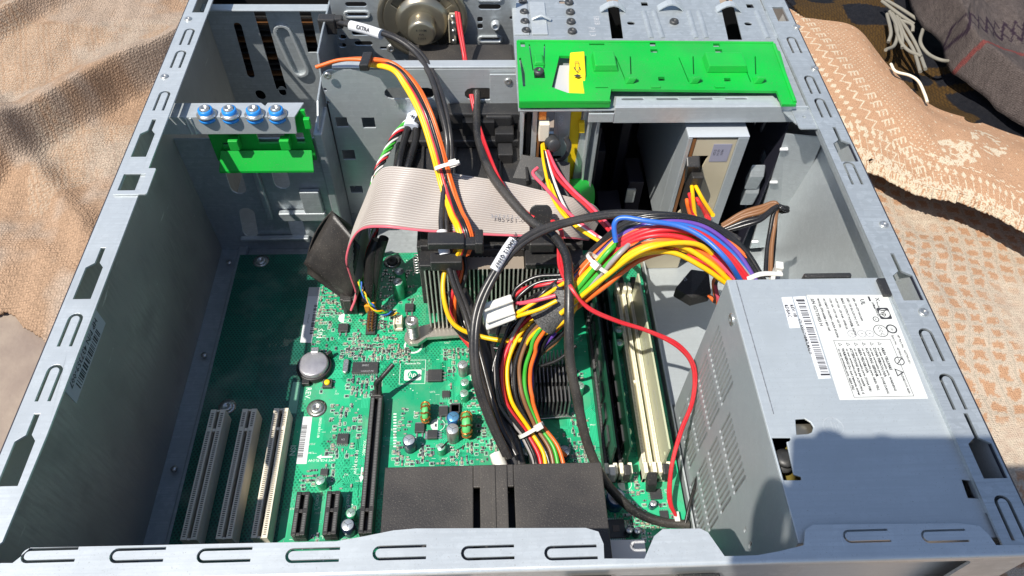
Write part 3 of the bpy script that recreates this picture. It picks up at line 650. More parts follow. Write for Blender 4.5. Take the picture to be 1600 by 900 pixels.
# ---- chips
def chip(px, py, w_, h_, t=1.6, pins='x', name='chip', m=CHIP, ang=0, z=PZ, pm=SOLDER, par=None):
    p = B(px, py); c_, s_ = math.cos(ang), math.sin(ang)
    o = part(name, MB().obox((p.x, p.y, z + t / 2 + .1), (w_ / 2 * c_, w_ / 2 * s_, 0), (-h_ / 2 * s_, h_ / 2 * c_, 0), (0, 0, t / 2)), m, par or mbd, bevel=0.15)
    mb = MB()
    if 'x' in pins:      # legs on the two long y sides
        n = max(2, int(w_ / 1.1))
        for k in range(n):
            x = p.x - w_ / 2 + (k + .5) * w_ / n
            for sg in (-1, 1): mb.box(x - .22, x + .22, min(p.y + sg * h_ / 2, p.y + sg * (h_ / 2 + 1.3)), max(p.y + sg * h_ / 2, p.y + sg * (h_ / 2 + 1.3)), z + .05, z + .5)
    if 'y' in pins:
        n = max(2, int(h_ / 1.1))
        for k in range(n):
            y = p.y - h_ / 2 + (k + .5) * h_ / n
            for sg in (-1, 1): mb.box(min(p.x + sg * w_ / 2, p.x + sg * (w_ / 2 + 1.3)), max(p.x + sg * w_ / 2, p.x + sg * (w_ / 2 + 1.3)), y - .22, y + .22, z + .05, z + .5)
    if mb.v: part('pin', mb, pm, o, kind='stuff')
    ob(p.x - w_ / 2 - 1.5, p.x + w_ / 2 + 1.5, p.y - h_ / 2 - 1.5, p.y + h_ / 2 + 1.5); return o
tx = chip(571, 576, 17.5, 8.5, pins='x')
lettering('SMSC', 2.0, B(571, 571, 11.35), (1, 0, 0), (0, 1, 0), PAPERG, tx); lettering('SCH5307-NS', 1.6, B(574, 580, 11.35), (1, 0, 0), (0, 1, 0), PAPERG, tx)
chip(536, 687, 7.2, 7.0, pins='x'); chip(962, 827, 11, 11, t=1.4, pins='xy'); chip(1024, 773, 7, 6.5, pins='y'); chip(697, 617, 5.2, 4.4, pins='x')
lettering('ICS', 1.6, B(536, 687, 11.35), (1, 0, 0), (0, 1, 0), PAPERG, mbd)
pq = chip(962, 827, 4, 4, t=1.7, pins='', name='chip_window', m=mat('chip_die_window', (.10, .075, .06), .4))
chip(1037, 805, 5, 4.6, pins='x'); chip(507, 739, 4.6, 4, pins='x')
def fet(px, py, w_=9, h_=9, side='x'):
    p = B(px, py)
    o = part('transistor', MB().box(p.x - w_ / 2, p.x + w_ / 2, p.y - h_ / 2, p.y + h_ / 2, PZ + .4, PZ + 2.8), CHIP, mbd, bevel=0.25)
    if side == 'x':
        part('tab', MB().box(p.x - w_ / 2 - 1.6, p.x - w_ / 2 + .5, p.y - h_ / 2 + .3, p.y + h_ / 2 - .3, PZ + .05, PZ + 1.2), SOLDER, o)
        for k in (-1, 0, 1): part('pin', MB().box(p.x + w_ / 2, p.x + w_ / 2 + 2.6, p.y + k * h_ * .3 - .5, p.y + k * h_ * .3 + .5, PZ + .05, PZ + .9), SOLDER, o)
    else:
        part('tab', MB().box(p.x - w_ / 2 + .3, p.x + w_ / 2 - .3, p.y + h_ / 2 - .5, p.y + h_ / 2 + 1.4, PZ + .05, PZ + 1.2), SOLDER, o)
        for k in (-1, 1): part('pin', MB().box(p.x + k * w_ * .3 - .5, p.x + k * w_ * .3 + .5, p.y - h_ / 2 - 2.4, p.y - h_ / 2, PZ + .05, PZ + .9), SOLDER, o)
    ob(p.x - w_ / 2 - 3, p.x + w_ / 2 + 3, p.y - h_ / 2 - 2, p.y + h_ / 2 + 2); return o
fet(680, 589, 9.5, 9); fet(537, 515, 7, 6.4, 'y'); fet(693, 645, 6, 6.6, 'y'); fet(710, 642, 6.4, 6.4, 'y'); fet(656, 671, 6.2, 6.2, 'y'); fet(676, 681, 6.5, 6, 'x'); fet(640, 483, 6.4, 6, 'y'); fet(712, 640, 6, 6, 'y')
# ---- capacitors: (px,py of the top, radius, height, sleeve)
def cap(px, py, r, h, sl, top=CAPTOP):
    p = at(px, py, z=PZ + h); o = part('capacitor', MB().lathe([(r, 0.1), (r, .8), (r * .94, 1.1), (r, 1.6), (r, h - .5), (r * .93, h)], (p.x, p.y, PZ), n=20), sl, mbd)
    mb = MB().lathe([(r * .9, h - .1), (r * .86, h + .05), (0, h + .05)], (p.x, p.y, PZ), n=18); part('cap_top', mb, top, o)
    mb = MB()
    for a_ in (0.4, 2.5, 4.6): mb.obox((p.x + r * .35 * math.cos(a_), p.y + r * .35 * math.sin(a_), PZ + h + .07), (r * .38 * math.cos(a_), r * .38 * math.sin(a_), 0), (-.12 * math.sin(a_), .12 * math.cos(a_), 0), (0, 0, .04))
    part('vent_score', mb, CHIP, o); ob(p.x - r - .8, p.x + r + .8, p.y - r - .8, p.y + r + .8); return o
GREENTOP = mat('pale_green_can_top', (0.45, 0.62, 0.52), 0.3, 0.6)
cap(621, 440, 3.9, 18, CAPGREEN); cap(624, 424, 3.9, 18, CAPGREEN)
cap(500, 750, 3.2, 9, CAPGREEN, GREENTOP); cap(548, 801, 3.0, 9, CAPGREEN, GREENTOP); cap(543, 820, 3.9, 11, CAPDARK); cap(639, 687, 4.0, 12, CAPDARK)
cap(708, 651, 3.9, 11, CAPBLUE, mat('blue_can_top', (.12, .33, .55), .3, .5)); cap(707, 670, 4.0, 14, CAPSIL); cap(726, 597, 3.1, 8, CAPGREEN, GREENTOP); cap(725, 614, 3.1, 8, CAPGREEN, GREENTOP); cap(723, 569, 3.3, 12, CAPSIL)
cap(689, 698, 2.9, 8, CAPGREEN, GREENTOP); cap(882, 704, 4.0, 9, CAPDARK); cap(838, 703, 3.8, 9, CAPDARK); cap(824, 704, 3.8, 10, CAPDARK)
for px, py in ((970, 616), (974, 645), (980, 674), (981, 692), (906, 602), (967, 515), (968, 535)): cap(px, py, 3.2, 11, CAPGREEN, GREENTOP)
cap(963, 776, 5.6, 11, CAPBLUE, mat('white_can_top', (.6, .63, .7), .35, .3)); cap(1021, 786, 2.2, 6, CAPDARK); cap(983, 828, 2.2, 7, CAPDARK); cap(996, 829, 2.2, 7, CAPDARK)
# ---- toroid coils, standing
def coil(px, py, R_, r_, ax):
    p = at(px, py, z=PZ + R_ + 1); mb = MB(); c = Vector((p.x, p.y, PZ + R_ + .8)); core = MB(); tor = []
    n = 24
    for i in range(n):
        for k in range(8):
            t, u = 2 * math.pi * i / n, 2 * math.pi * k / 8; q = R_ - r_ + r_ * math.cos(u)
            tor.append(c + Vector((q * math.cos(t) * 0.0 + r_ * 1.15 * math.sin(u), q * math.cos(t), q * math.sin(t))))
    fs = [(i * 8 + k, i * 8 + (k + 1) % 8, ((i + 1) % n) * 8 + (k + 1) % 8, ((i + 1) % n) * 8 + k) for i in range(n) for k in range(8)]
    core.add(tor, fs, smooth=True); o = part('coil', core, FERR, mbd)
    wd = MB(); m_ = 9
    for i in range(m_):
        t = 2 * math.pi * i / m_; L = []
        for k in range(9):
            u = 2 * math.pi * k / 8; q = R_ - r_ + (r_ + .55) * math.cos(u); tt = t + .06 * k / 8
            L.append(c + Vector(((r_ * 1.15 + .55) * math.sin(u), q * math.cos(tt), q * math.sin(tt))))
        wd.tube(L, .62, 6)
    part('winding', wd, COPPER, o); ob(p.x - 4, p.x + 4, p.y - R_ - 1, p.y + R_ + 1)
coil(665, 644, 6.4, 1.9, 0); coil(729, 663, 8.0, 2.5, 0)
# ---- battery
p = at(489, 567, z=PZ + 7.5)
bh = part('battery_holder', MB().lathe([(11.6, 0.1), (11.8, 3.5), (11.2, 4.4), (10.3, 4.4), (10.3, 2), (0, 2)], (p.x, p.y, PZ), n=36), BLACKP, mbd)
part('coin_cell', MB().lathe([(10, 2.1), (10, 6.5), (9.2, 7.2), (8.8, 7.35), (0, 7.35)], (p.x, p.y, PZ), n=36), mat('coin_cell_steel', (.50, .49, .52), .35, .6, col2=(.38, .37, .41), nscale=160, bump=.1, dust=.3), bh)
part('battery_clip', MB().box(p.x - 2.6, p.x + 2.6, p.y + 8, p.y + 12.2, PZ + 3, PZ + 8.2), SOLDER, bh, bevel=.4)
part('battery_clip', MB().obox((p.x + 9.5, p.y + 8.5, PZ + 4), (1.4, 1.4, 0), (-.8, .8, 0), (0, 0, 3)), BLACKP, bh, bevel=.3); part('battery_clip', MB().obox((p.x - 4, p.y - 12, PZ + 2), (2.4, 0, 0), (0, 2, 0), (0, 0, 2)), BLACKP, bh, bevel=.3)
ob(p.x - 13, p.x + 13, p.y - 14, p.y + 13)
# ---- yellow push button
p = at(511, 597, z=PZ + 4); b_ = part('push_button', MB().box(p.x - 3.1, p.x + 3.1, p.y - 3.1, p.y + 3.1, PZ + .1, PZ + 3), CHIP, mbd, bevel=.2)
part('button_cap', MB().lathe([(1.9, 3), (1.9, 4.3), (1.5, 4.6), (0, 4.6)], (p.x, p.y, PZ), n=16), YELLOWP, b_)
mb = MB(); [mb.box(p.x + a, p.x + a + 1.5, p.y + c, p.y + c + 1, PZ + .05, PZ + .6) for a in (-4.6, 3.1) for c in (-2.6, 1.6)]; part('pin', mb, SOLDER, b_, kind='stuff'); ob(p.x - 5, p.x + 5, p.y - 4, p.y + 4)
# crystal
p = at(540, 571, z=PZ + 3); part('crystal', MB().add([(p.x + a, p.y + b2, z) for z in (PZ + .2, PZ + 3) for a, b2 in slot(0, 0, 11, 3.6, 90)], [tuple(range(12, 24)), tuple(reversed(range(12)))] + [(i, (i + 1) % 12, 12 + (i + 1) % 12, 12 + i) for i in range(12)]), SOLDER, mbd, bevel=.4); ob(p.x - 3, p.x + 3, p.y - 7, p.y + 7)
# ---- connectors
p = at(655 / 1.0 - 33, 497, z=PZ + 8)   # white three pin fan header
fh = part('fan_header', MB().box(p.x - 3.2, p.x - 2, p.y - 6, p.y + 5, PZ + .1, PZ + 9).box(p.x - 3.2, p.x + 3, p.y - 6, p.y + 5, PZ + .1, PZ + 3).box(p.x - 1.8, p.x + 2.8, p.y - 5, p.y + 3, PZ + 3, PZ + 8), CREAM, mbd, bevel=.4)
mb = MB(); [mb.box(p.x - .6, p.x + .2, p.y - 4 + 2.5 * k, p.y - 3.3 + 2.5 * k, PZ + 8, PZ + 9.2) for k in range(4)]; part('pin', mb, SOLDER, fh, kind='stuff'); ob(p.x - 5, p.x + 5, p.y - 8, p.y + 8); FANH = p
p = at(579, 500, z=PZ + 6)
ph = part('pin_header', MB().box(p.x - 3.4, p.x + 3.4, p.y - 9, p.y + 12, PZ + .1, PZ + 2.6), CHIP, mbd, bevel=.2)
mb = MB(); [mb.box(p.x + a - .35, p.x + a + .35, p.y - 7.6 + 2.54 * k, p.y - 6.9 + 2.54 * k, PZ + 2.6, PZ + 9) for a in (-1.27, 1.27) for k in range(8)]; part('pin', mb, COPPER, ph, kind='stuff'); ob(p.x - 4, p.x + 4, p.y - 10, p.y + 13)
p = at(578, 462, z=PZ + 9)
part('orange_header', MB().box(p.x - 3.6, p.x + 3.6, p.y - 9, p.y + 14, PZ + .1, PZ + 8.6).box(p.x - 2, p.x + 2, p.y + 4, p.y + 10, PZ + 8.6, PZ + 11), AMBER, mbd, bevel=.5); ob(p.x - 5, p.x + 5, p.y - 10, p.y + 14)
# IDE header under the ribbon
p = at(546, 478, z=PZ + 9)
ih = part('ide_header', MB().box(p.x - 5, p.x + 5, p.y - 1, p.y + 55, PZ + .1, PZ + 9), CHIP, mbd, bevel=.4); part('polarising_notch', MB().box(p.x - 2.4, p.x + 2.4, p.y - 1.4, p.y - .9, PZ + 2, PZ + 5), DARK, ih); ob(p.x - 6, p.x + 6, p.y - 2, p.y + 56); IDE = p
# blue connector near the main bundle
p = at(812, 690, z=PZ + 10); part('blue_connector', MB().box(p.x - 3, p.x + 3, p.y - 4, p.y + 14, PZ + .1, PZ + 11), BLUEP, mbd, bevel=.4)
# main power connector under the bundle
part('power_header', MB().box(14, 60, 176, 188, PZ + .1, PZ + 12), CREAM, mbd, bevel=.5); ob(14, 60, 174, 190)
# ---- stickers and print
def quad_sticker(pxs, mt, name, par=mbd, th=.12, **k):
    P_ = [B(*q) for q in pxs]; mb = MB(); top = [Vector((q.x, q.y, PZ + th)) for q in P_]; bot = [Vector((q.x, q.y, PZ + .03)) for q in P_]
    mb.add(top + bot, [(0, 1, 2, 3), (7, 6, 5, 4), (0, 4, 5, 1), (1, 5, 6, 2), (2, 6, 7, 3), (3, 7, 4, 0)]); return part(name, mb, mt, par, **k)
def barcode(x0, x1, y0, y1, z, par, horiz=True, lo=.25, hi=.9):
    mb = MB(); y = y0
    while y < y1 - 1:
        wd = rnd.choice((lo, (lo + hi) / 2, hi)); mb.add([(x0, y, z), (x1, y, z), (x1, y + wd, z), (x0, y + wd, z)], [(0, 1, 2, 3)]); y += wd + rnd.choice((lo, lo * 1.6, hi))
    part('bar_code', mb, INK, par, kind='stuff')
stk = quad_sticker([(483, 449), (501, 449), (487, 536), (469, 535)], PAPER, 'serial_sticker')
quad_sticker([(483.2, 449.2), (500.8, 449.2), (498.6, 463), (481, 463)], PAPERG, 'sticker_end', stk, th=.16)
a = B(494, 475); b = B(482, 522); barcode(a.x - 1.2, a.x + 1.2, b.y, a.y, PZ + .18, stk); lettering('HSTNC-007', 1.6, (a.x - 4, (a.y + b.y) / 2, PZ + .15), (0, -1, 0), (1, 0, 0), INK, stk)
st2 = quad_sticker([(473, 651), (488, 651), (479, 725), (463, 725)], PAPER, 'serial_sticker')
a = B(477, 662); b = B(470, 716); barcode(a.x - 1.8, a.x + 1.6, b.y, a.y, PZ + .18, st2, lo=.3, hi=.7)
quad_sticker([(458, 597), (471, 597), (463, 646), (449, 646)], mat('pale_board_window', (.18, .42, .30), .4), 'board_window')
def silk(t, px, py, size, way='down', bold=0.03, m=SILK):
    xd, yd = {'down': ((0, -1, 0), (1, 0, 0)), 'flip': ((-1, 0, 0), (0, -1, 0)), 'up': ((0, 1, 0), (-1, 0, 0)), 'right': ((1, 0, 0), (0, 1, 0))}[way]
    q = B(px, py); return lettering(t, size, (q.x, q.y, PZ + .03), xd, yd, m, mbd, lift=.02, bold=bold)
silk('S/N', 499, 521, 5.6); silk('REV.', 481, 615, 5); silk('ISN', 457, 704, 5); silk('GRIZLI REV:1.0B', 499, 668, 2.1); silk('SMT PCB FLOW', 503, 719, 2.4, 'flip'); silk('DIP PCB FLOW', 556, 722, 2.4)
silk('PCIEX1_2', 495, 785, 2.3); silk('PCIEX1_1', 543, 785, 2.3); silk('CLR CMOS', 608, 480, 2.2); silk('XCM REC', 569, 700, 2.4); silk('Maximum Pin', 645, 568, 2.0, 'right'); silk('FAN CPU', 598, 500, 2.2)
# arrows
for px, py in ((507, 714), (565, 742)):
    q = B(px, py); d = (4, 0) if px < 520 else (0, 5)
    part('printed_arrow', MB().add([(q.x + x, q.y + y, PZ + .05) for x, y in (((-5, 0), (-2, 1.6), (-2, .6), (5, .6), (5, -.6), (-2, -.6), (-2, -1.6)) if d[0] else ((0, -5), (1.6, -1), (.6, -1), (.6, 5), (-.6, 5), (-.6, -1), (-1.6, -1)))], [tuple(range(7))] if not d[0] else [tuple(reversed(range(7)))]), SILK, mbd)
# maker's logo: white rounded plate with letters in a disc
q = B(645, 586)
lg = part('printed_logo', MB().plate(rrect(q.x - 5.8, q.x + 5.8, q.y - 4.2, q.y + 4.2, 1), [], (0, 0, PZ + .1), (1, 0, 0), (0, 1, 0), .06), SILK, mbd)
part('logo_disc', MB().plate(circ(q.x, q.y, 3.5, 24), [], (0, 0, PZ + .16), (1, 0, 0), (0, 1, 0), .05), MASKDARK, lg); lettering('hp', 5.6, (q.x, q.y + .2, PZ + .17), (1, 0, 0), (.25, 1, 0), SILK, lg, bold=.05)
part('printed_frame', MB().plate(rect(q.x - 9, q.x + 8.5, q.y - 7, q.y + 12), [rect(q.x - 8.7, q.x + 8.2, q.y - 6.7, q.y + 11.7)], (0, 0, PZ + .06), (1, 0, 0), (0, 1, 0), .03), SILK, mbd)
q = B(646, 540); part('printed_ring', MB().plate(circ(q.x, q.y, 6.6, 28), [circ(q.x, q.y, 5.3, 28)], (0, 0, PZ + .07), (1, 0, 0), (0, 1, 0), .04), SILK, mbd)
def halfmoon(px, py, r, flip=1):
    q = B(px, py); part('printed_half_disc', MB().plate([(q.x, q.y + r * flip)] + [(q.x - r * math.sin(math.radians(t)), q.y + r * flip * math.cos(math.radians(t))) for t in range(12, 180, 12)] + [(q.x, q.y - r * flip)], [], (0, 0, PZ + .07), (1, 0, 0), (0, 1, 0), .04), SILK, mbd)
    part('printed_ring', MB().plate(circ(q.x, q.y, r, 24), [circ(q.x, q.y, r - .35, 24)], (0, 0, PZ + .08), (1, 0, 0), (0, 1, 0), .04), SILK, mbd)
halfmoon(538, 497, 4.2); halfmoon(684, 664, 4.6); halfmoon(976, 756, 4.4)
# ---- CPU heat sink keep-out, small heat sink, cover keep-outs
ob(-45, 66, 290, 340); ob(26, 56, 222, 264); ob(-60, 70, 107, 178); ob(-190, -122, 100, 372)
# ---- small surface parts: sprinkled in clusters
SM = {'t': MB(), 'd': MB(), 's': MB(), 'p': MB()}
def smd(x, y, lx, ly, h, kind):
    if not (-120 < x < 119 and 110 < y < 367) or not free(x, y, .6): return
    SM[kind].box(x - lx / 2, x + lx / 2, y - ly / 2, y + ly / 2, PZ + .04, PZ + h)
    if lx > ly: SM['s'].box(x - lx / 2 - .35, x - lx / 2 + .25, y - ly / 2 - .04, y + ly / 2 + .04, PZ + .03, PZ + h + .03).box(x + lx / 2 - .25, x + lx / 2 + .35, y - ly / 2 - .04, y + ly / 2 + .04, PZ + .03, PZ + h + .03)
    else: SM['s'].box(x - lx / 2 - .04, x + lx / 2 + .04, y - ly / 2 - .35, y - ly / 2 + .25, PZ + .03, PZ + h + .03).box(x - lx / 2 - .04, x + lx / 2 + .04, y + ly / 2 - .25, y + ly / 2 + .35, PZ + .03, PZ + h + .03)
FR = []
CL = [((505, 445, 540, 490), .8), ((470, 555, 640, 605), .0), ((535, 545, 640, 566), .75), ((500, 590, 520, 612), .8), ((545, 590, 596, 618), .7), ((520, 630, 560, 712), .6), ((695, 545, 745, 590), .7), ((690, 600, 745, 635), .6), ((620, 640, 690, 712), .45),
      ((615, 690, 790, 722), .75), ((740, 560, 790, 700), .25), ((478, 728, 520, 765), .7), ((820, 690, 940, 722), .2), ((950, 740, 1060, 850), .9), ((930, 790, 1010, 855), .5), ((500, 470, 560, 560), .3), ((590, 420, 650, 500), .5), ((590, 480, 620, 530), .5), ((900, 580, 925, 700), .4), ((950, 560, 965, 700), .5), ((800, 660, 925, 720), .3), ((545, 540, 640, 560), .5), ((455, 835, 590, 850), .5), ((730, 535, 830, 600), .35), ((540, 480, 620, 545), .35), ((890, 690, 960, 740), .5), ((480, 740, 590, 840), .12)]
for (x0, y0, x1, y1), dn in CL:
    a = B(x0, y0); b = B(x1, y1); xa = min(a.x, B(x0, y1).x); vert = rnd.random() < .5
    gx_ = 2.1 if vert else 3.1; gy_ = 3.0 if vert else 2.0; x = xa
    while x < b.x:
        y = b.y
        if rnd.random() < .2: vert = not vert
        while y < a.y:
            if rnd.random() < dn * .8:
                L_, W_ = rnd.choice(((1.3, .8), (1.6, 1.0), (1.6, 1.0), (2.0, 1.3)))
                jx, jy = rnd.choice((0, 0, .5)), rnd.choice((0, 0, .6))
                smd(x + jx, y + jy, W_ if vert else L_, L_ if vert else W_, rnd.choice((.5, .7, 1.0)), 't' if rnd.random() < .5 else 'd')
                if rnd.random() < .45: FR.append((x + jx, y + jy, (W_ if vert else L_) / 2 + .65, (L_ if vert else W_) / 2 + .65))
            y += gy_
        x += gx_
part('surface_resistor', SM['d'], CHIP, mbd, kind='stuff'); part('ceramic_capacitor', SM['t'], SMDT, mbd, kind='stuff'); part('solder_joint', SM['s'], SOLDER, mbd, kind='stuff')
# silkscreen ticks and pads around
mb = MB()
for x, y, hx, hy in FR:
    if not (-120 < x < 118 and 110 < y < 366) or not free(x, y, .6): continue
    for q in (rect(x - hx, x + hx, y - hy, y - hy + .18), rect(x - hx, x + hx, y + hy - .18, y + hy), rect(x - hx, x - hx + .18, y - hy, y + hy), rect(x + hx - .18, x + hx, y - hy, y + hy)): mb.add([(u, v, PZ + .045) for u, v in q], [(0, 1, 2, 3)])
for _ in range(700):
    x, y = rnd.uniform(-118, 118), rnd.uniform(112, 366)
    if not free(x, y, .2): continue
    lx, ly = rnd.choice(((1.8, .25), (.25, 1.8), (.9, .25), (.7, .7), (.25, .9), (2.6, .2)))
    mb.add([(x, y, PZ + .045), (x + lx, y, PZ + .045), (x + lx, y + ly, PZ + .045), (x, y + ly, PZ + .045)], [(0, 1, 2, 3)])
for _ in range(170):      # reference designators
    x, y = round(rnd.uniform(-116, 116) / 3) * 3, round(rnd.uniform(112, 366) / 3) * 3
    if not free(x, y, 1): continue
    for k in range(rnd.choice((3, 4))):
        xx = x + k * .95
        mb.add([(xx, y, PZ + .05), (xx + .2, y, PZ + .05), (xx + .2, y + 1.3, PZ + .05), (xx, y + 1.3, PZ + .05)], [(0, 1, 2, 3)])
        q = y + rnd.choice((0, .55, 1.1)); mb.add([(xx, q, PZ + .05), (xx + .7, q, PZ + .05), (xx + .7, q + .2, PZ + .05), (xx, q + .2, PZ + .05)], [(0, 1, 2, 3)])
for k in range(12): 
    q = B(617, 648 + 4.6 * k); mb.add([(q.x - 1, q.y, PZ + .05), (q.x + 1, q.y, PZ + .05), (q.x + 1, q.y + 1, PZ + .05), (q.x - 1, q.y + 1, PZ + .05)], [(0, 1, 2, 3)])
part('silkscreen_mark', mb, SILK, mbd, kind='stuff')
# copper traces under the solder mask: bundles of parallel lines with 45 degree bends
mb = MB(); md = MB()
def seg(a, b, w_, m_):
    a, b = Vector(a), Vector(b); d = (b - a); 
    if d.length < .01: return
    n = Vector((-d.y, d.x)).normalized() * w_ / 2
    m_.add([(a.x - n.x, a.y - n.y, PZ + .02), (b.x - n.x, b.y - n.y, PZ + .02), (b.x + n.x, b.y + n.y, PZ + .02), (a.x + n.x, a.y + n.y, PZ + .02)], [(0, 1, 2, 3)])
for _ in range(190):
    x, y = rnd.uniform(-120, 115), rnd.uniform(112, 365); L1, L2, L3 = rnd.uniform(6, 34), rnd.uniform(3, 12), rnd.uniform(4, 26)
    d0 = rnd.choice(((1, 0), (0, 1), (-1, 0), (0, -1))); tn = rnd.choice((1, -1)); n_ = rnd.choice((2, 3, 5, 7)); tgt = mb if rnd.random() < .7 else md
    dd = (d0[0] - tn * d0[1], d0[1] + tn * d0[0]); pn = (-d0[1], d0[0])
    for k in range(n_):
        o_ = k * .95; s = Vector((x + pn[0] * o_, y + pn[1] * o_)); sh = -tn * o_ * .41
        p1 = s + Vector(d0) * (L1 + sh); p2 = p1 + Vector(dd).normalized() * L2; p3 = p2 + Vector(d0) * L3
        if not all(-121 < q.x < 119 and 109 < q.y < 367 for q in (s, p1, p2, p3)): break
        seg(s, p1, .38, tgt); seg(p1, p2, .38, tgt); seg(p2, p3, .38, tgt)
part('copper_trace', mb, TRACE, mbd, kind='stuff'); part('dark_trace', md, MASKDARK, mbd, kind='stuff')
mb = MB()
for _ in range(900):
    x, y = rnd.uniform(-121, 118), rnd.uniform(110, 367)
    if free(x, y, .1): mb.add([(x + a, y + b2, PZ + .035) for a, b2 in circ(0, 0, .33, 6)], [tuple(range(6))])
part('via', mb, SOLDER, mbd, kind='stuff')
# ================================================================ power supply
ps = thing('power_supply', (169, 160, 2), 'grey steel power supply with white rating labels, filling the near right corner of the case', 'power supply')
PX0, PX1, PY0, PY1, PT = 126.0, 212.5, 95.0, 230.5, 147.5
def pp(px, py): q = at(px, py, z=PT); return (q.x, q.y)
a1 = pp(1244, 656); a2 = pp(1271, 679); a3 = pp(1244, 679)
hole = [pp(1243, 655), pp(1258, 654), pp(1266, 659), pp(1271, 667), pp(1269, 675), pp(1262, 678), pp(1245, 679)]
win = [pp(1203, 684), pp(1236, 684), pp(1234, 689), pp(1229, 690), pp(1240, 741), pp(1252, 745), pp(1252, 750), pp(1219, 750)]
sq = [pp(1503, 749), pp(1522, 751), pp(1532, 779), pp(1513, 778)]
w1 = [(max(x, PX0 + 1.0), y) for x, y in win]
top_holes = [hole, w1, sq, circ(*pp(1353, 437.5), .6, 6)]
top_holes = [h for h in top_holes[:3]]
part('top_panel', MB().plate([(PX0, PY0), (PX1, PY0), (PX1, PY1), (PX0, PY1)], top_holes, (0, 0, PT), (1, 0, 0), (0, 1, 0), 1.0), PSUM, ps, bevel=0.4)
# side facing the board: two fields of slanted vent slits
def side(px, py): q = at(px, py, x=PX0); return (q.y, q.z)
vents = []
import itertools
for (c0, c1, c2, c3, n) in (((1124, 486), (1143, 570), (1093, 570), (1104, 640), 11), ((1088, 585), (1098, 640), (1055, 650), (1070, 705), 9)): pass
Vy0, Vy1 = side(1066, 690)[0], side(1130, 500)[0]
rows = []
z_, k = 20, 0
for i in range(24):
    y = 141 + i * 3.4
    if 178 < y < 182.5: continue
    for j in range(1):
        zt_ = 112 - (8 if y < 160 else 0); lo_ = 22
        segs = [(66, zt_)] if y > 196 else [(26, 62), (68, 106)]
        segs = [(97, 122), (69, 94), (41, 66), (16, 38)] if y > 181 else [(85, 108), (58, 81), (31, 54), (10, 27)]
        for a, b in segs: vents.append(slot(y, (a + b) / 2, b - a, 1.9, 90, 2))
part('vent_panel', MB().plate([(PY0, 1), (PY1, 1), (PY1, PT - 1.1), (PY0, PT - 1.1)], vents + [slot(113, 92, 6, 2, 80, 3), slot(121, 90, 5, 1.6, 80, 3)], (PX0, 0, 0), (0, 1, 0), (0, 0, 1), -1.0), PSUM, ps)
part('vent_backing', MB().box(PX0 + 3.2, PX0 + 4, PY0 + 44, PY1 - 4, 6, 128), mat('pale_vent_backing', (.72, .68, .60), .6), ps)  # pale plate added behind the slits so they look bright
part('end_panel', MB().box(PX0 + .2, PX1 - .2, PY1 - 1, PY1 - .1, 1, PT - 1.2), PSUM, ps); part('end_panel', MB().box(PX0 + .2, PX1 - .2, PY0, PY0 + 1, 1, PT - 1.2), PSUM, ps); part('side_panel', MB().box(PX1 - 1, PX1, PY0 + 1.2, PY1 - 1.2, 1, PT - 1.2), PSUM, ps)
part('bottom_panel', MB().box(PX0 + .2, PX1 - 1.2, PY0 + 1.2, PY1 - 1.2, .4, 1.4), PSUM, ps)
part('fold_seam', MB().box(PX0 + 4.4, PX0 + 4.9, PY0 + 58, PY1 - 1, PT, PT + .15), SOLDER, ps)
q = at(1143, 499, x=PX0 - .2); part('screw', MB().lathe([(3.2, 0), (3.2, .7), (1.8, 1.2), (1.6, .3), (0, .3)], (PX0, q.y, q.z), (-1, 0, 0), 16), SOLDER, ps)
# inside seen through the openings
q = at(1227, 722, z=PT - 14); part('circuit_card', MB().box(q.x + 5, q.x + 7, q.y - 14, q.y + 10, 60, PT - 5), mat('yellowed_card', (.32, .25, .06), .5), ps)
part('coil', MB().lathe([(4.6, 0), (4.6, 2), (3.6, 2.3), (3.6, 3.3), (4.6, 3.6), (4.6, 5.6), (2, 6)], (q.x - 2.5, q.y - 2, PT - 12), (0, .2, 1), 18), CHIP, ps)
q = at(1256, 672, z=PT - 4); part('earth_tag', MB().box(q.x - 4, q.x + 4, q.y - 3, q.y + 3, PT - 6, PT - 3.6), BRASS, ps, bevel=.3)
part('inner_board', MB().box(PX0 + 16, PX1 - 4, PY0 + 4, PY1 - 4, 20, 22), DARK, ps)
a = at(1400, 455, z=PT); part('black_tab', MB().box(PX1 - 9, PX1 - 1, PY1 - 13, PY1 - 2, PT + .1, PT + 2.4), BLACKP, ps, bevel=.5)
a = at(1285, 434, z=PT - 6); part('black_clip', MB().box(a.x - 13, a.x + 12, PY1 + .3, PY1 + 3, PT - 5, PT + 1.0), BLACKP, ps, bevel=.8)
# earth mark pressed into the steel
q = at(1302, 666, z=PT); R_ = 4.4
mb = MB().plate(circ(q.x, q.y, R_ + .25, 32), [circ(q.x, q.y, R_ - .25, 32)], (0, 0, PT + .12), (1, 0, 0), (0, 1, 0), .1)
for dx, L_ in ((-3.0, 0), ): pass
mb.box(q.x - 3.5, q.x - .6, q.y - .18, q.y + .18, PT + .02, PT + .14).box(q.x - .6, q.x - .2, q.y - 2.6, q.y + 2.6, PT + .02, PT + .14).box(q.x + .8, q.x + 1.15, q.y - 1.7, q.y + 1.7, PT + .02, PT + .14).box(q.x + 2, q.x + 2.3, q.y - .8, q.y + .8, PT + .02, PT + .14)
part('earth_mark', mb, STEEL2, ps)
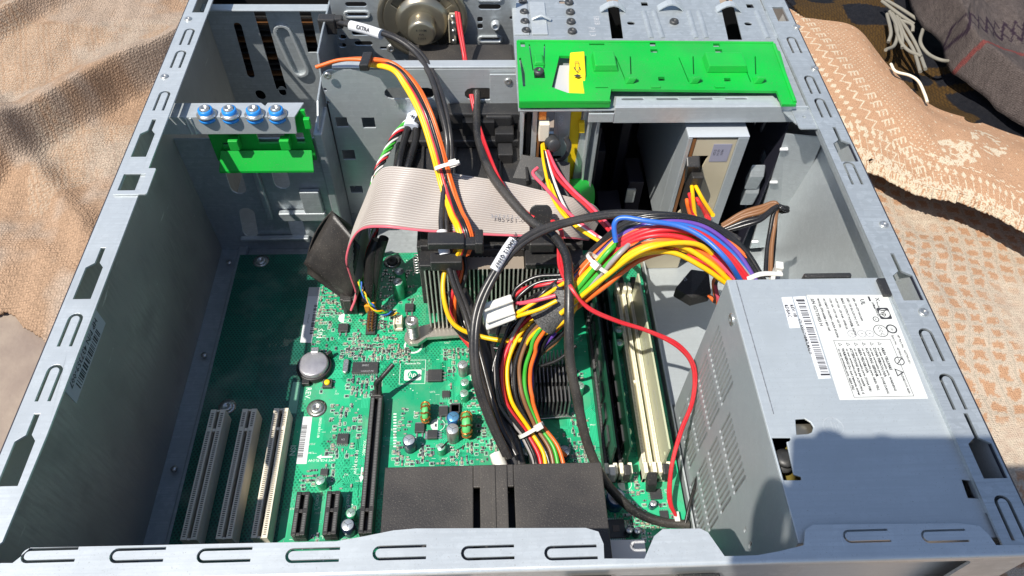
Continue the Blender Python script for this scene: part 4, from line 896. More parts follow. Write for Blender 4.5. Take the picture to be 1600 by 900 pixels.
# labels
LAB = mat('rating_label_paper', (0.55, 0.56, 0.54), 0.55)
def ptop(pxs, name, m_, par, th=.15, **k):
    mb = MB(); P_ = [at(*q_, z=PT) for q_ in pxs]; n = len(P_)
    mb.add([Vector((q_.x, q_.y, PT + th)) for q_ in P_] + [Vector((q_.x, q_.y, PT + .02)) for q_ in P_], [tuple(range(n)), tuple(range(2 * n - 1, n - 1, -1))] + [(i, n + i, n + (i + 1) % n, (i + 1) % n) for i in range(n)]); return part(name, mb, m_, par, **k)
la = ptop([(1259, 461), (1259.5, 461), (1312, 625), (1450, 623), (1386, 461)], 'rating_label', LAB, ps, label='large white rating label with warnings')
lb = ptop([(1239, 464), (1258, 463), (1298, 591), (1279, 592)], 'bar_code_label', PAPER, ps, th=.16, label='long narrow white bar code label')
lc = ptop([(1221, 465), (1237, 464), (1250, 512), (1234, 513)], 'revision_label', PAPER, ps, th=.17, label='small white revision label')
LX0, LX1 = at(1259.5, 461, z=PT).x, at(1386, 461, z=PT).x; LY1, LY0 = at(1300, 461, z=PT).y, at(1380, 624, z=PT).y
def lt(s, u, v, size, par=la, m=INK, al='LEFT', z=PT + .17, bold=0.05):
    """text on the big label: u mm from its board side, v mm from its far end, reading towards the viewer"""
    return lettering(s, size, (LX0 + u, LY1 - v, z), (0, -1, 0), (1, 0, 0), m, par, lift=.02, align=al, bold=bold)
W_ = LX1 - LX0; H_ = LY1 - LY0
W_, H_
def lr(u0, u1, v0, v1, name='printed_rule', m=INK, par=la): part(name, MB().box(LX0 + u0, LX0 + u1, LY1 - v1, LY1 - v0, PT + .16, PT + .19), m, par)
# hp mark
part('printed_logo', MB().plate(rrect(LX1 - 8.6, LX1 - 2.6, LY1 - 15.6, LY1 - 8.6, .8), [], (0, 0, PT + .2), (1, 0, 0), (0, 1, 0), .04), INK, la)
part('logo_disc', MB().plate(circ(LX1 - 5.6, LY1 - 12.1, 2.6, 24), [], (0, 0, PT + .24), (1, 0, 0), (0, 1, 0), .04), LAB, la)
lettering('hp', 4.4, (LX1 - 5.7, LY1 - 12.1, PT + .25), (0, -1, 0), (1, 0, 0.0), INK, la, bold=.06)
def ring(u, v, r, w_=.35, t=None, ts=2): 
    part('printed_ring', MB().plate(circ(LX0 + u, LY1 - v, r, 24), [circ(LX0 + u, LY1 - v, r - w_, 24)], (0, 0, PT + .2), (1, 0, 0), (0, 1, 0), .04), INK if w_ > .3 else INKG, la)
    if t: lt(t, u, v, ts, al='CENTER', bold=.02)
ring(W_ - 11, 22.5, 3.6, .35, 'CCC', 2.6); ring(W_ - 5.2, 21.5, 2.7, .7, '10', 2); ring(W_ - 17, 24, 2.1, .25, '6', 1.6); ring(W_ - 21, 24, 2.1, .25, '3', 1.6); ring(W_ - 26, 24, 2.1, .25, '1', 1.6); ring(W_ - 11, 15.5, 1.6, .4, 'e', 1.8)
ring(W_ - 8, 40, 2.4, .45)
part('printed_rule', MB().obox((LX1 - 8, LY1 - 40, PT + .19), (1.5, 1.5, 0), (-.15, .15, 0), (0, 0, .02)), INK, la)
lt('UL', W_ - 14.3, 3.0, 3.0, bold=.12); lt('Li Shin', W_ - 9.3, 5, 1.5); lt('X', W_ - 6.2, 2.2, 3.2, bold=.04); lr(W_ - 10.6, W_ - 9.6, 1.4, 4.4)
lt('Product of China', W_ - 7, 4.8, 1.5, al='LEFT'); lt('P/N 437799-001', W_ - 9.2, 6, 1.2)
lt('HP Part No.  437799-001', W_ - 3.4, 25, 1.6, bold=.05); lt('Spare No.   437800-001', W_ - 6.2, 25, 1.5, bold=.05)
txts = [('S/N 0271759E3 H', 2.2), ('MODEL: DPS-365BB-1 REV: 00F', 1.3), ('AC INPUT 100-240V~ 6A/3A 47-63Hz', 1.3), ('+12V 16A  +12V 14A  +5V 19A', 1.2), ('+3.3V 12A  -12V 0.8A  +5VSB 2A', 1.2), ('MAX OUTPUT POWER: 365W', 1.5), ('LED: 12V 5A 3.3V DC OUT', 1.3), ('LED: 100-127V 200-240V', 1.2)]
for i, (t, s_) in enumerate(txts): lt(t, 2.2 + i * 3.05, 2.2, min(s_ * 1.15, 2.3), m=INK, bold=.08)
x0_, x1_, y0_, y1_ = 5.5, W_ - 8.0, 27.5, H_ - 1.2
for (a, b, c, d) in ((x0_, x1_, y0_, y0_ + .22), (x0_, x1_, y1_ - .22, y1_), (x0_, x0_ + .22, y0_, y1_), (x1_ - .22, x1_, y0_, y1_)): lr(a + 1.5 * 0, b, c, d)
warn = ['WARNING! Do not remove cover', 'ATTENTION! Ne pas ouvrir', 'AREA PELIGROSA', 'ACHTUNG GEFAHR', 'ZONA PERICOLOSA', 'AREA TELLFARE', 'ZONE DANGEREUSE']
for i in range(6):
    u = 8.3 + i * 3.9
    if u > x1_ - 1.5: break
    part('warning_triangle', MB().plate([(LX0 + u - .9, LY1 - 31), (LX0 + u - .9, LY1 - 29), (LX0 + u + .9, LY1 - 30)], [[(LX0 + u - .65, LY1 - 30.6), (LX0 + u - .65, LY1 - 29.4), (LX0 + u + .5, LY1 - 30)]], (0, 0, PT + .2), (1, 0, 0), (0, 1, 0), .03), INK, la)
    lt(warn[i], u + .2, 32.2, 1.8, m=INK, bold=.09); lt('no user serviceable parts. ' + warn[(i + 2) % 7][:9], u - 1.7, 32.5, 1.5, m=INK, bold=.07)
part('warning_triangle', MB().plate([(LX1 - 12, LY1 - 48.5), (LX1 - 12, LY1 - 44), (LX1 - 8, LY1 - 46.2)], [[(LX1 - 11.5, LY1 - 47.7), (LX1 - 11.5, LY1 - 44.8), (LX1 - 9, LY1 - 46.2)]], (0, 0, PT + .2), (1, 0, 0), (0, 1, 0), .03), INK, la)
lt('HAZARDOUS AREA', x1_ - 1.6, H_ - 14, 1.3, bold=.05)
# narrow bar code label
def onlab(par, c0, c1, wmid, s=None):
    pass
c0 = at(1250, 472, z=PT); c1 = at(1287, 583, z=PT)
mb = MB(); y = c1.y
while y < c0.y:
    wd = rnd.choice((.22, .4, .7)); t = (c0.y - y) / (c0.y - c1.y); x = c0.x + (c1.x - c0.x) * t
    mb.box(x - 1.4, x + 2.4, y, y + wd, PT + .17, PT + .19); y += wd + rnd.choice((.3, .45, .8))
mb.box(c1.x - 1.8, c1.x + 2.6, c1.y - 1.4, c1.y - .4, PT + .17, PT + .19); mb.box(c0.x - 1.8, c0.x + 2.6, c0.y + .4, c0.y + 1.6, PT + .17, PT + .19)
part('bar_code', mb, INK, lb, kind='stuff')
m_ = (c0 + c1) / 2; lettering('CT: 5XDST0BM7LMALO', 2.0, (m_.x - 3.2, m_.y, PT + .18), (c1 - c0), Vector((1, 0, 0)), INK, lb, lift=.02, bold=.06)
q = at(1237, 486, z=PT); lettering('REV: 0B', 2.4, (q.x + .8, q.y, PT + .19), (0, -1, 0), (1, 0, 0), INK, lc, lift=.02, bold=.08); lettering('RDBAC', 2.4, (q.x - 2.0, q.y, PT + .19), (0, -1, 0), (1, 0, 0), INK, lc, lift=.02, bold=.08)

# ================================================================ black rear port cover
bc = thing('port_cover', (5, 135, 30), 'dusty black plastic box with a raised centre rib at the rear edge', 'cover')
BT = 58.0
def bq(px, py, z=BT): return at(px, py, z=z)
x0, x1, yf = bq(602, 726).x, bq(940, 726).x, bq(760, 726).y
c0, c1 = bq(743, 760).x, bq(800, 760).x
part('cover_top', MB().box(x0, c0 - 1.2, 108, yf, BT - 2, BT).box(c1 + 1.2, x1, 108, yf, BT - 2, BT).box(c0 - 1.2, c1 + 1.2, yf - 13, yf, BT - 2, BT), DUSTYP, bc, bevel=.6)
part('centre_rib', MB().box(c0 + 2.4, c1 - 2.4, 108, yf - .5, BT - 1, BT + .9), DUSTYP, bc, bevel=.5)
part('centre_rib', MB().box((c0 + c1) / 2 - 1.2, (c0 + c1) / 2 + 1.0, 108, yf - .6, BT, BT + 1.6), DUSTYP, bc, bevel=.4)
part('cover_wall', MB().box(x0 + .4, x1 - .4, yf - 1.8, yf - .2, 12, BT - 1), DUSTYP, bc); part('cover_wall', MB().box(x0, x0 + 1.6, 108, yf - .3, 12, BT - .6), DUSTYP, bc, bevel=.3); part('cover_wall', MB().box(x1 - 1.6, x1, 108, yf - .3, 12, BT - .6), DUSTYP, bc, bevel=.3)
part('cover_floor', MB().box(c0 - 2, c1 + 2, 108, yf - 12, BT - 12, BT - 11), DARK, bc)
q = at(986, 858, z=30); stn = tag(part('paper_note', MB().box(q.x - 20, q.x + 8, q.y - 6, q.y + 5, 30, 30.6), PAPER, None), 'white paper tag marked with a V behind the rear panel notch', 'paper tag')
lettering('V', 5, (q.x + 1, q.y + 1.5, 30.65), (1, 0, 0), (0, 1, 0), INKG, stn)

# ================================================================ processor heat sink with black frame and duct
hs = thing('heat_sink', (12, 310, 10), 'large finned processor heat sink with black plastic frame, under the grey ribbon cable', 'heat sink')
FY0, FY1, HX0, HX1, HZ = 291.0, 345.0, -36.0, 62.0, 84.0
f0 = None; n = 36
for k in range(n):
    x = HX0 + (HX1 - HX0) * k / (n - 1)
    if f0 is None: f0 = part('fin', MB().box(x - .42, x + .42, FY0, FY1, 20, HZ), FIN, hs)
    else: clone(f0, hs, (x, (FY0 + FY1) / 2, 20))
part('heat_sink_base', MB().box(-20, 48, 292, 344, 12, 20), SOLDER, hs, bevel=.5)
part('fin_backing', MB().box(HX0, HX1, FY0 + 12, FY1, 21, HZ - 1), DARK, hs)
fr = MB()
fr.box(HX0 - 3, HX1 + 2, FY0 + 12, FY1 + 6, HZ + .3, HZ + 9)
part('plastic_frame', fr, BLACKP, hs, bevel=.8)
part('plastic_frame', MB().box(HX0 - 3, -12, FY0 - .6, FY0 + 12, HZ + .4, HZ + 5), BLACKP, hs, bevel=.8)
part('plastic_frame', MB().box(27, HX1 + 2, FY0 - .6, FY0 + 12, HZ + .4, HZ + 5), BLACKP, hs, bevel=.8)
part('plastic_frame', MB().box(-12, 27, FY0 + 10, FY0 + 12.5, HZ + .4, HZ + 7), BLACKP, hs, bevel=.5)
part('dusty_fin_tops', MB().box(-11.5, 26.5, FY0 + .3, FY0 + 10, HZ - .2, HZ + .25), mat('brown_dust', (.23, .19, .15), .8, bump=.5, bscale=900), hs)
part('side_frame', MB().box(HX0 - 5, HX0 - 1, FY0 + 14, FY1 + 8, 30, HZ + 6), BLACKP, hs, bevel=.6)
part('frame_spring', MB().tube([Vector((HX0 - 6.5 + 1.8 * math.cos(t), FY0 + 16 + 1.8 * math.sin(t), 62 + t * .42)) for t in np.linspace(0, 40, 150)], .45, 5), SOLDER, hs)
# mounting arm and its spring screw
q = at(647, 528, z=17)
ARMV = [(-20, 292), (-8, 292), (-8, 287), (q.x + 8, q.y + 2), (q.x + 3, q.y - 5.5), (q.x - 3, q.y - 5.5), (q.x - 6, q.y), (q.x - 5, q.y + 5), (q.x + 1, q.y + 8)]
part('mounting_arm', MB().plate([(24, 300), (-22, 300)] + [(q.x - 1, q.y + 7), (q.x - 6, q.y + 3), (q.x - 6.5, q.y - 2), (q.x - 3, q.y - 6), (q.x + 3, q.y - 6), (q.x + 9, q.y - 1)] + [(-12, 286), (24, 286)], [], (0, 0, 19), (1, 0, 0), (0, 1, 0), 3.2), mat('bright_cast_metal', (.62, .58, .52), .3, .75), hs, bevel=.8)
ss = part('spring_screw', MB().lathe([(2.6, 0), (2.6, 22), (4.4, 22.2), (4.4, 25.5), (3.9, 26.5), (1.6, 26.5), (1.4, 25.3), (0, 25.3)], (q.x, q.y, 12), n=22), SOLDER, hs)
part('coil_spring', MB().tube([Vector((q.x + 3.7 * math.cos(t), q.y + 3.7 * math.sin(t), 20 + t * .28)) for t in np.linspace(0, 44, 200)], .62, 6), SOLDER, ss)
# black fan duct running to the front
fd = thing('fan_duct', (20, 380, 2), 'black plastic fan duct between heat sink and front cage panel', 'fan')
part('duct_body', MB().add([(-34, 352, 10), (62, 352, 10), (66, 400, 10), (-40, 400, 10), (-30, 352, 88), (58, 352, 88), (60, 400, 100), (-36, 400, 100)], [(0, 3, 2, 1), (4, 5, 6, 7), (0, 1, 5, 4), (1, 2, 6, 5), (2, 3, 7, 6), (3, 0, 4, 7)]), BLACKP, fd, bevel=1.5)
part('duct_slab', MB().add([(-64, 348, 60), (42, 346, 60), (44, 398, 60), (-62, 398, 60), (-60, 348, 96), (40, 346, 96), (42, 396, 100), (-58, 394, 100)], [(0, 3, 2, 1), (4, 5, 6, 7), (0, 1, 5, 4), (1, 2, 6, 5), (2, 3, 7, 6), (3, 0, 4, 7)]), BLACKP, fd, bevel=2)
part('duct_step', MB().box(-50, 38, 386, 400, 100, 106).box(-22, 40, 396, 408, 112, 121).box(26, 40, 384, 398, 100, 116), BLACKP, fd, bevel=1)
part('duct_recess', MB().box(-20, 24, 400, 409, 100, 112), DARK, fd)
for x_ in (-40, -18, 12, 30): part('duct_rib', MB().box(x_, x_ + 2, 352, 392, 97, 101.5), BLACKP, fd, bevel=.5)
part('duct_frame', MB().box(-46, 24, 399, 407, 20, 112).box(-38, -28, 394, 406, 100, 118).box(4, 22, 394, 406, 96, 120), BLACKP, fd, bevel=1.2)
part('duct_opening', MB().box(-12, 10, 391, 398, 103, 118), DARK, fd, bevel=.5)
for (a, b, c, d, e, f_) in ((-46, -40, 384, 398, 84, 100), (10, 23, 386, 398, 100, 112), (-42, 2, 388, 393, 96, 104), (26, 56, 378, 396, 88, 100), (12, 22, 372, 384, 92, 106)): part('duct_rib', MB().box(a, b, c, d, e, f_), BLACKP, fd, bevel=.8)
part('duct_boss', MB().lathe([(6, 0), (6, 7), (5, 8), (3, 8), (2.6, 6), (0, 6)], (18, 392, 92), (0, -1, .3), 20), BLACKP, fd)
part('clear_lid', MB().add([(18, 352, 92), (58, 340, 90), (60, 366, 104), (28, 372, 106), (18, 352, 91), (58, 340, 89), (60, 366, 103), (28, 372, 105)], [(0, 1, 2, 3), (7, 6, 5, 4), (0, 4, 5, 1), (1, 5, 6, 2), (2, 6, 7, 3), (3, 7, 4, 0)]), BLACKP, fd)
# small chipset heat sink
nb = thing('chipset_heat_sink', (41, 243, 10), 'small black finned heat sink behind the thick black cable', 'heat sink')
part('base_plate', MB().box(28, 55, 224, 262, 11, 15), FINBLK, nb)
f1 = None
for k in range(11):
    for j, (ya, yb_) in enumerate(((224, 235), (238, 249), (252, 262))):
        x = 28.5 + 2.55 * k
        if f1 is None: f1 = part('fin', MB().box(x - .35, x + .35, ya, yb_, 15, 34), FINBLK, nb)
        else: clone(f1, nb, (x, (ya + yb_) / 2, 15))
part('wire_clip', MB().tube([(24, 222, 12), (30, 221, 16), (54, 223, 16), (60, 224, 11)], .6, 6), SOLDER, nb)

# ================================================================ hard drive / optical drive standing in the cage
hd = thing('hard_drive', (150, 410, 20), 'grey metal drive standing upright in the dark bay, showing its pale board', 'drive')
DX0, DX1, DY0, DY1, DZ0, DZ1 = 132.5, 172.0, 356.5, 478.0, 30.0, 133.0
part('drive_case', MB().box(DX0, DX1, DY0 + 18, DY1, DZ0, DZ1), PSUM, hd, bevel=.6)
part('case_side', MB().box(DX0, DX0 + 3, DY0, DY0 + 18, DZ0, DZ1 - .1), PSUM, hd, bevel=.5); part('case_side', MB().box(DX1 - 7, DX1, DY0, DY0 + 18, DZ0, DZ1 - .1), PSUM, hd, bevel=.5)
part('case_top', MB().box(DX0, DX1, DY0, DY0 + 18, DZ1, DZ1 + 1), mat('pale_drive_steel', (.52, .56, .60), .42, .3), hd, bevel=.4)
part('board_edge', MB().box(DX0 + 3.2, DX0 + 5.5, DY0 + .6, DY0 + 17, DZ0 + 1, DZ1 - 1.5), BROWNPCB, hd)
part('foam_board', MB().plate([(DX0 + 6, 30), (DX1 - 7.2, 30), (DX1 - 7.2, 131), (DX0 + 6, 131), (DX0 + 6, 117), (DX0 + 17, 117), (DX0 + 14, 100), (DX0 + 15, 92), (DX0 + 11, 88), (DX0 + 12, 70), (DX0 + 6, 60)], [], (0, DY0 + 1, 0), (1, 0, 0), (0, 0, 1), 1.5), TAN, hd)
part('socket_recess', MB().box(DX0 + 5.8, DX1 - 7.5, DY0 + 6, DY0 + 16, 31, 130), DARK, hd)
ql = part('square_label', MB().box(DX0 + 18, DX0 + 30, DY0 + .7, DY0 + .95, 112, 127), mat('violet_grey_label', (.30, .30, .38), .5), hd)
for i, (t, s_) in enumerate((('D220', 2.2), ('G3 06', 2.2), ('HLDS', 2.0))): lettering(t, s_, (DX0 + 20 + 2.4 * i, DY0 + .65, 120), (0, 0, -1), (1, 0, 0), INK, ql, lift=.03)
part('sata_plug', MB().box(DX0 + 7, DX0 + 15, DY0 - 8, DY0 + 6, 70, 106), BLACKP, hd, bevel=1)
part('latch_spot', MB().box(DX0 + 2, DX0 + 14, DY0 + 18, DY0 + 21, DZ1 + .6, DZ1 + 2), YELLOWP, hd, bevel=.3)

# ================================================================ green drive bracket on top of the cage
gb = thing('drive_bracket', (112, 400, 150), 'long bright green plastic drive bracket with a yellow lever, on the steel cage', 'bracket')
GZ = 155.0
def gp(px, py, z=GZ): q = at(px, py, z=z); return (q.x, q.y)
outg = [gp(807, 63), gp(1207, 66), gp(1214, 78), gp(1219, 80), gp(1228, 112), gp(1240, 150), gp(1244, 163), gp(1222, 163), gp(1214, 142), gp(955, 139), gp(952, 158), gp(811, 158)]
def gr(a, b, c, d): return [gp(a, b), gp(c, b), gp(c + 1, d), gp(a + 1, d)]
gh = [[gp(874, 87), gp(903, 88), gp(914, 146), gp(887, 145), gp(862, 136)], gr(1015, 66, 1024, 72), gr(1016, 77, 1027, 82), gr(1114, 68, 1124, 73), gr(1117, 77, 1128, 82), gr(1028, 120, 1038, 126), gr(1131, 122, 1141, 127), gr(920, 68, 944, 70.5), gr(938, 137, 954, 140.0), gr(813, 66, 820, 73)]
gh[-2] = gr(930, 136.2, 950, 137.6)
for ax in (963, 1061, 1158):
    gh += [[gp(ax - 1, 90), gp(ax + .6, 90), gp(ax + 16, 128), gp(ax + 14.4, 128)], [gp(ax + 21, 88), gp(ax + 23, 88), gp(ax + 24, 116), gp(ax + 22, 116)]]
gh += [[gp(826, 69), gp(828, 69), gp(834, 110), gp(832, 110)], [gp(850, 69), gp(851.6, 69), gp(851, 107), gp(849, 107)], gr(834, 112, 851, 122), [gp(811, 91), gp(814, 90), gp(820, 112), gp(821, 135), gp(817, 135), gp(815, 114)]]
part('green_panel', MB().plate(outg, gh, (0, 0, GZ), (1, 0, 0), (0, 1, 0), 1.8), GREEN, gb, bevel=.35)
q1 = at(811, 158, z=GZ); q2 = at(955, 158, z=GZ)
part('front_ledge', MB().box(q1.x, q2.x, q1.y - .2, q1.y + 2, GZ - 5.5, GZ - .2), GREEN, gb, bevel=.5)
def block(a, b, c, d, h_, nm='raised_block', m_=GREEN):
    p0, p1 = gp(a, d), gp(c, b); return part(nm, MB().add([(p0[0], p0[1], GZ), (p1[0], p0[1], GZ), (p1[0] - .5, p1[1], GZ), (p0[0], p1[1], GZ), (p0[0] + 1, p0[1] + 1, GZ + h_), (p1[0] - 2, p0[1] + 1, GZ + h_), (p1[0] - 2, p1[1] - 1, GZ + h_), (p0[0] + 1, p1[1] - 1, GZ + h_)], [(3, 2, 1, 0), (4, 5, 6, 7), (0, 1, 5, 4), (1, 2, 6, 5), (2, 3, 7, 6), (3, 0, 4, 7)]), m_, gb, bevel=.6)
block(927, 88, 962, 112, 4.5); block(1104, 90, 1160, 114, 5); block(834, 88, 851, 103, 2.5)
for ax in (984, 1084, 1184):
    p0 = at(ax, 128, z=GZ); part('latch_finger', MB().add([(p0.x - 3, p0.y - 2, GZ), (p0.x + 2, p0.y - 2, GZ), (p0.x + 2, p0.y + 5, GZ), (p0.x - 3, p0.y + 5, GZ), (p0.x - 1, p0.y - 1, GZ + 4), (p0.x + 4, p0.y - 1.5, GZ + 4), (p0.x + 5, p0.y + 1, GZ + 3), (p0.x, p0.y + 2, GZ + 3)], [(3, 2, 1, 0), (4, 5, 6, 7), (0, 1, 5, 4), (1, 2, 6, 5), (2, 3, 7, 6), (3, 0, 4, 7)]), GREEN, gb, bevel=.4)
for ax in (1024, 1124): p0 = at(ax, 136, z=GZ); part('small_tab', MB().box(p0.x - 3, p0.x + 3, p0.y - 1.5, p0.y + 1, GZ - 1, GZ + 1.2), GREEN, gb, bevel=.3)
part('right_edge_rib', MB().tube([at(1209, 70, z=GZ), at(1242, 160, z=GZ)], 1.3, 8), GREEN, gb); part('far_edge_rib', MB().tube([at(809, 64, z=GZ), at(1208, 67, z=GZ)], .9, 8), GREEN, gb)
p0 = at(842, 112, z=GZ - 1); part('screw', MB().lathe([(3.6, 0), (3.6, 1.4), (2.8, 2.3), (1.2, 2.3), (1, 1.2), (0, 1.2)], (p0.x, p0.y, GZ - 1.6), n=18), CHIP, gb)
p0 = at(901, 118, z=GZ + 1)
yl = part('yellow_lever', MB().add([(*gp(888, 121)[:2], GZ + 2), (*gp(915, 120)[:2], GZ + 2), (*gp(912, 89)[:2], GZ + 4.5), (*gp(890, 91)[:2], GZ + 4.5), (*gp(890, 146)[:2], GZ - 6), (*gp(914, 145)[:2], GZ - 6), (*gp(912, 89)[:2], GZ - 6), (*gp(890, 91)[:2], GZ - 6)], [(0, 1, 2, 3), (7, 6, 5, 4), (0, 4, 5, 1), (1, 5, 6, 2), (2, 6, 7, 3), (3, 7, 4, 0)]), YELLOWP, gb, bevel=.6)
A_, B_ = at(901, 97, z=GZ + 4.2), at(902, 117, z=GZ + 2.6); d_ = (B_ - A_)
up2 = Vector((1, 0, 0)).cross(-d_).normalized()
def yq(u, v): return A_ + Vector((u, 0, 0)) + d_ * v + up2 * .45
mb = MB(); mb.add([yq(-1.2, .85), yq(-2, .5), yq(-1.0, .5), yq(-1.0, .05), yq(1.6, .05), yq(1.6, .5), yq(2.4, .5), yq(.2, 1.0)], [(0, 7, 6, 1)] ) if False else None
for (u0, v0, u1, v1) in ((-1.3, 0, 1.3, .05), (-1.3, 0, -1.05, .5), (1.05, 0, 1.3, .5), (-2.2, .45, -1.1, .52), (1.1, .45, 2.2, .52)): mb.add([yq(u0, v1), yq(u1, v1), yq(u1, v0), yq(u0, v0)], [(0, 1, 2, 3)])
mb.add([yq(-2.2, .5), yq(0, .85), yq(.3, .82), yq(-1.8, .48)], [(0, 1, 2, 3)]); mb.add([yq(2.2, .5), yq(1.8, .48), yq(-.3, .82), yq(0, .85)], [(0, 1, 2, 3)]); mb.add([yq(-2.6, 1.1), yq(0, 1.22), yq(2.6, 1.1), yq(0, .98)], [(0, 1, 2, 3)])
part('printed_arrow', mb, INK, yl)
part('grey_lever_plate', MB().add([(*gp(875, 96)[:2], GZ - 3), (*gp(890, 96)[:2], GZ - 3), (*gp(892, 146)[:2], GZ - 4), (*gp(862, 140)[:2], GZ - 4), (*gp(875, 96)[:2], GZ - 4), (*gp(890, 96)[:2], GZ - 4), (*gp(892, 146)[:2], GZ - 5), (*gp(862, 140)[:2], GZ - 5)], [(3, 2, 1, 0), (4, 5, 6, 7), (0, 1, 5, 4), (1, 2, 6, 5), (2, 3, 7, 6), (3, 0, 4, 7)]), PAPERG, gb)
# strips below it: steel, circuit card, grey plate, yellow slide
rs = thing('card_reader_module', (55, 385, 20), 'narrow module under the green bracket with grey plate, yellow slide and brown card edge', 'card reader')
def vs(pa, pb, yd, w_, th, name, m_, y=374):
    """upright strip between two pixels, standing at distance y"""
    a, b = at(*pa, y=y), at(*pb, y=y + yd); u = Vector((w_, 0, 0))
    return part(name, MB().add([b - Vector((0, 0, 0)), b + u, a + u, a, b + Vector((0, th, 0)), b + u + Vector((0, th, 0)), a + u + Vector((0, th, 0)), a + Vector((0, th, 0))], [(0, 1, 2, 3), (7, 6, 5, 4), (0, 4, 5, 1), (1, 5, 6, 2), (2, 6, 7, 3), (3, 7, 4, 0)]), m_, rs, bevel=.2)
vs((816, 168), (812, 262), 0, 1.6, 20, 'steel_strip', STEEL2); vs((833, 168), (828, 272), 0, 3.2, 6, 'steel_strip', STEEL2); vs((824, 168), (820, 262), 0, 2.6, 2, 'dark_gap', DARK, 378)
vs((843, 172), (835, 285), 0, 1.6, 12, 'brown_card_edge', BROWNPCB)
vs((868, 172), (880, 283), 0, 0.1, .1, 'spacer', DARK)
gpz = vs((867, 170), (862, 282), 0, 10.5, 2, 'grey_plate', PSUM, 378); 
q = at(876, 188, y=377.6); lettering('GND', 4.2, (q.x, 377.7, q.z), (0, 0, -1), (1, 0, 0), PAPER, gpz, lift=.1)
vs((893, 170), (881, 284), 0, 7.0, 3, 'yellow_slide', YELLOWP, 379); vs((905, 192), (905, 208), 0, 3.6, 3, 'yellow_tip', YELLOWP, 374)
vs((913, 172), (893, 290), 0, 7, 1.4, 'steel_channel', STEEL2, 377); vs((921, 172), (908, 290), 0, 1.2, 8, 'channel_edge', STEEL2, 371)
q = at(848, 200, y=370); part('white_socket', MB().box(q.x - 2.5, q.x + 4, 366, 374, q.z - 8, q.z + 6), CREAM, rs, bevel=.5)
q = at(847, 176, y=370); part('gold_contact', MB().box(q.x - 2, q.x + 3, 370, 374, q.z - 6, q.z + 6), COPPER, rs, bevel=.3)
q = at(861, 225, y=364); part('black_plug', MB().lathe([(4.4, 0), (4.4, 9), (3, 10), (0, 10)], (q.x, 368, q.z), (0.2, -1, .3), 14), CHIP, rs, bevel=.2)
q = at(872, 232, y=368); part('cable_clamp', MB().tube(cat_rom([(q.x + 5, 372, q.z + 6), (q.x + 7.5, 370, q.z), (q.x + 5, 368, q.z - 8), (q.x - 2, 369, q.z - 12)]), 2.3, 8, flat=.6), CHIP, rs)
part('green_board', MB().box(42, 60, 372, 376, 14, 52), pcbm, rs)
# green curled strap
q = at(905, 312, z=70); gcx, gcy = q.x, q.y
mb = MB(); vs_ = []; fs_ = []; L_ = []
path = [at(862, 300, z=80), at(878, 286, z=86), at(900, 284, z=88), at(918, 293, z=84), at(922, 312, z=70), at(918, 330, z=58), at(905, 336, z=48)]
path = cat_rom(path, 6)
for i, p_ in enumerate(path): vs_ += [p_ + Vector((-6, -7, 3)), p_ + Vector((5, 9, -6)), p_ + Vector((5, 9, -7.2)), p_ + Vector((-6, -7, 1.8))]
for i in range(len(path) - 1):
    for k in range(4): fs_.append((i * 4 + k, i * 4 + (k + 1) % 4, i * 4 + 4 + (k + 1) % 4, i * 4 + 4 + k))
mb.add(vs_, fs_, smooth=False); tag(part('green_strap', mb, GREEN, None), 'curled green plastic strap just right of the ribbon cable', 'strap')

# ================================================================ speaker
q = at(660, 34, y=470); sx, sz_ = q.x, q.z
sp_ = thing('speaker', (sx, 474, sz_), 'round metal speaker fixed to the far perforated wall', 'speaker')
def sl_(prof, m_, nm, par=sp_, n_=40): return part(nm, MB().lathe(prof, (sx, 476.2, sz_), (0, -1, 0), n_), m_, par)
sl_([(31, 0), (32, 1), (32, 3.2), (31, 4), (28, 4), (27, 2.6), (25, 2.6)], BRASS, 'speaker_rim')
# basket: four spokes
hol = []
for t in (45, 135, 225, 315): hol.append([(sx + r * math.cos(math.radians(t + d)), sz_ + r * math.sin(math.radians(t + d))) for r, d in ((17, -19), (17, 0), (17, 19), (24.5, 15), (25.3, 0), (24.5, -15))])
part('basket', MB().plate(circ(sx, sz_, 27.6, 40), hol, (0, 471.6, 0), (1, 0, 0), (0, 0, 1), 1.4), BRASS, sp_, bevel=.5)
sl_([(25, 1.2), (16, 1.4), (0, 1.4)], CHIP, 'speaker_cone'); sl_([(19, 4.6), (17, 8.5), (15.4, 9.3), (10, 9.3)], BRASS, 'magnet_plate'); sl_([(9.6, 8.8), (9.6, 20), (8.8, 21.4), (7.6, 21.8), (0, 21.8)], BRASS, 'magnet_cap')
for i, t in enumerate(('8 OHM', '4W', '71009')): lettering(t, 2.4, (sx, 454.2, sz_ + 3.2 - 3.2 * i), (1, 0, 0), (0, 0, 1), CHIP, sp_, lift=.1, bold=.02)
q = at(709, 45, y=468); part('terminal_strip', MB().box(q.x - 2.6, q.x + 1.6, 466, 468, q.z - 11, q.z + 13).box(q.x - 3.6, q.x - 2.6, 464, 470, q.z - 9, q.z + 10), SMDT, sp_, bevel=.3)
for dz in (-8, 0, 6, 11): part('solder_lug', MB().lathe([(1.3, 0), (1.0, 1.2), (0, 1.5)], (q.x - .4, 466, q.z + dz), (0, -1, 0), 10), SOLDER, sp_)
for dx, dz in ((27, 27), (-27, 27), (27, -27), (-27, -27)): part('mounting_screw', MB().lathe([(3.2, 0), (3.2, 1.6), (1.6, 2.4), (1.4, 1.4), (0, 1.4)], (sx + dx * .93, 476, sz_ + dz * .93), (0, -1, 0), 14), SOLDER, sp_)
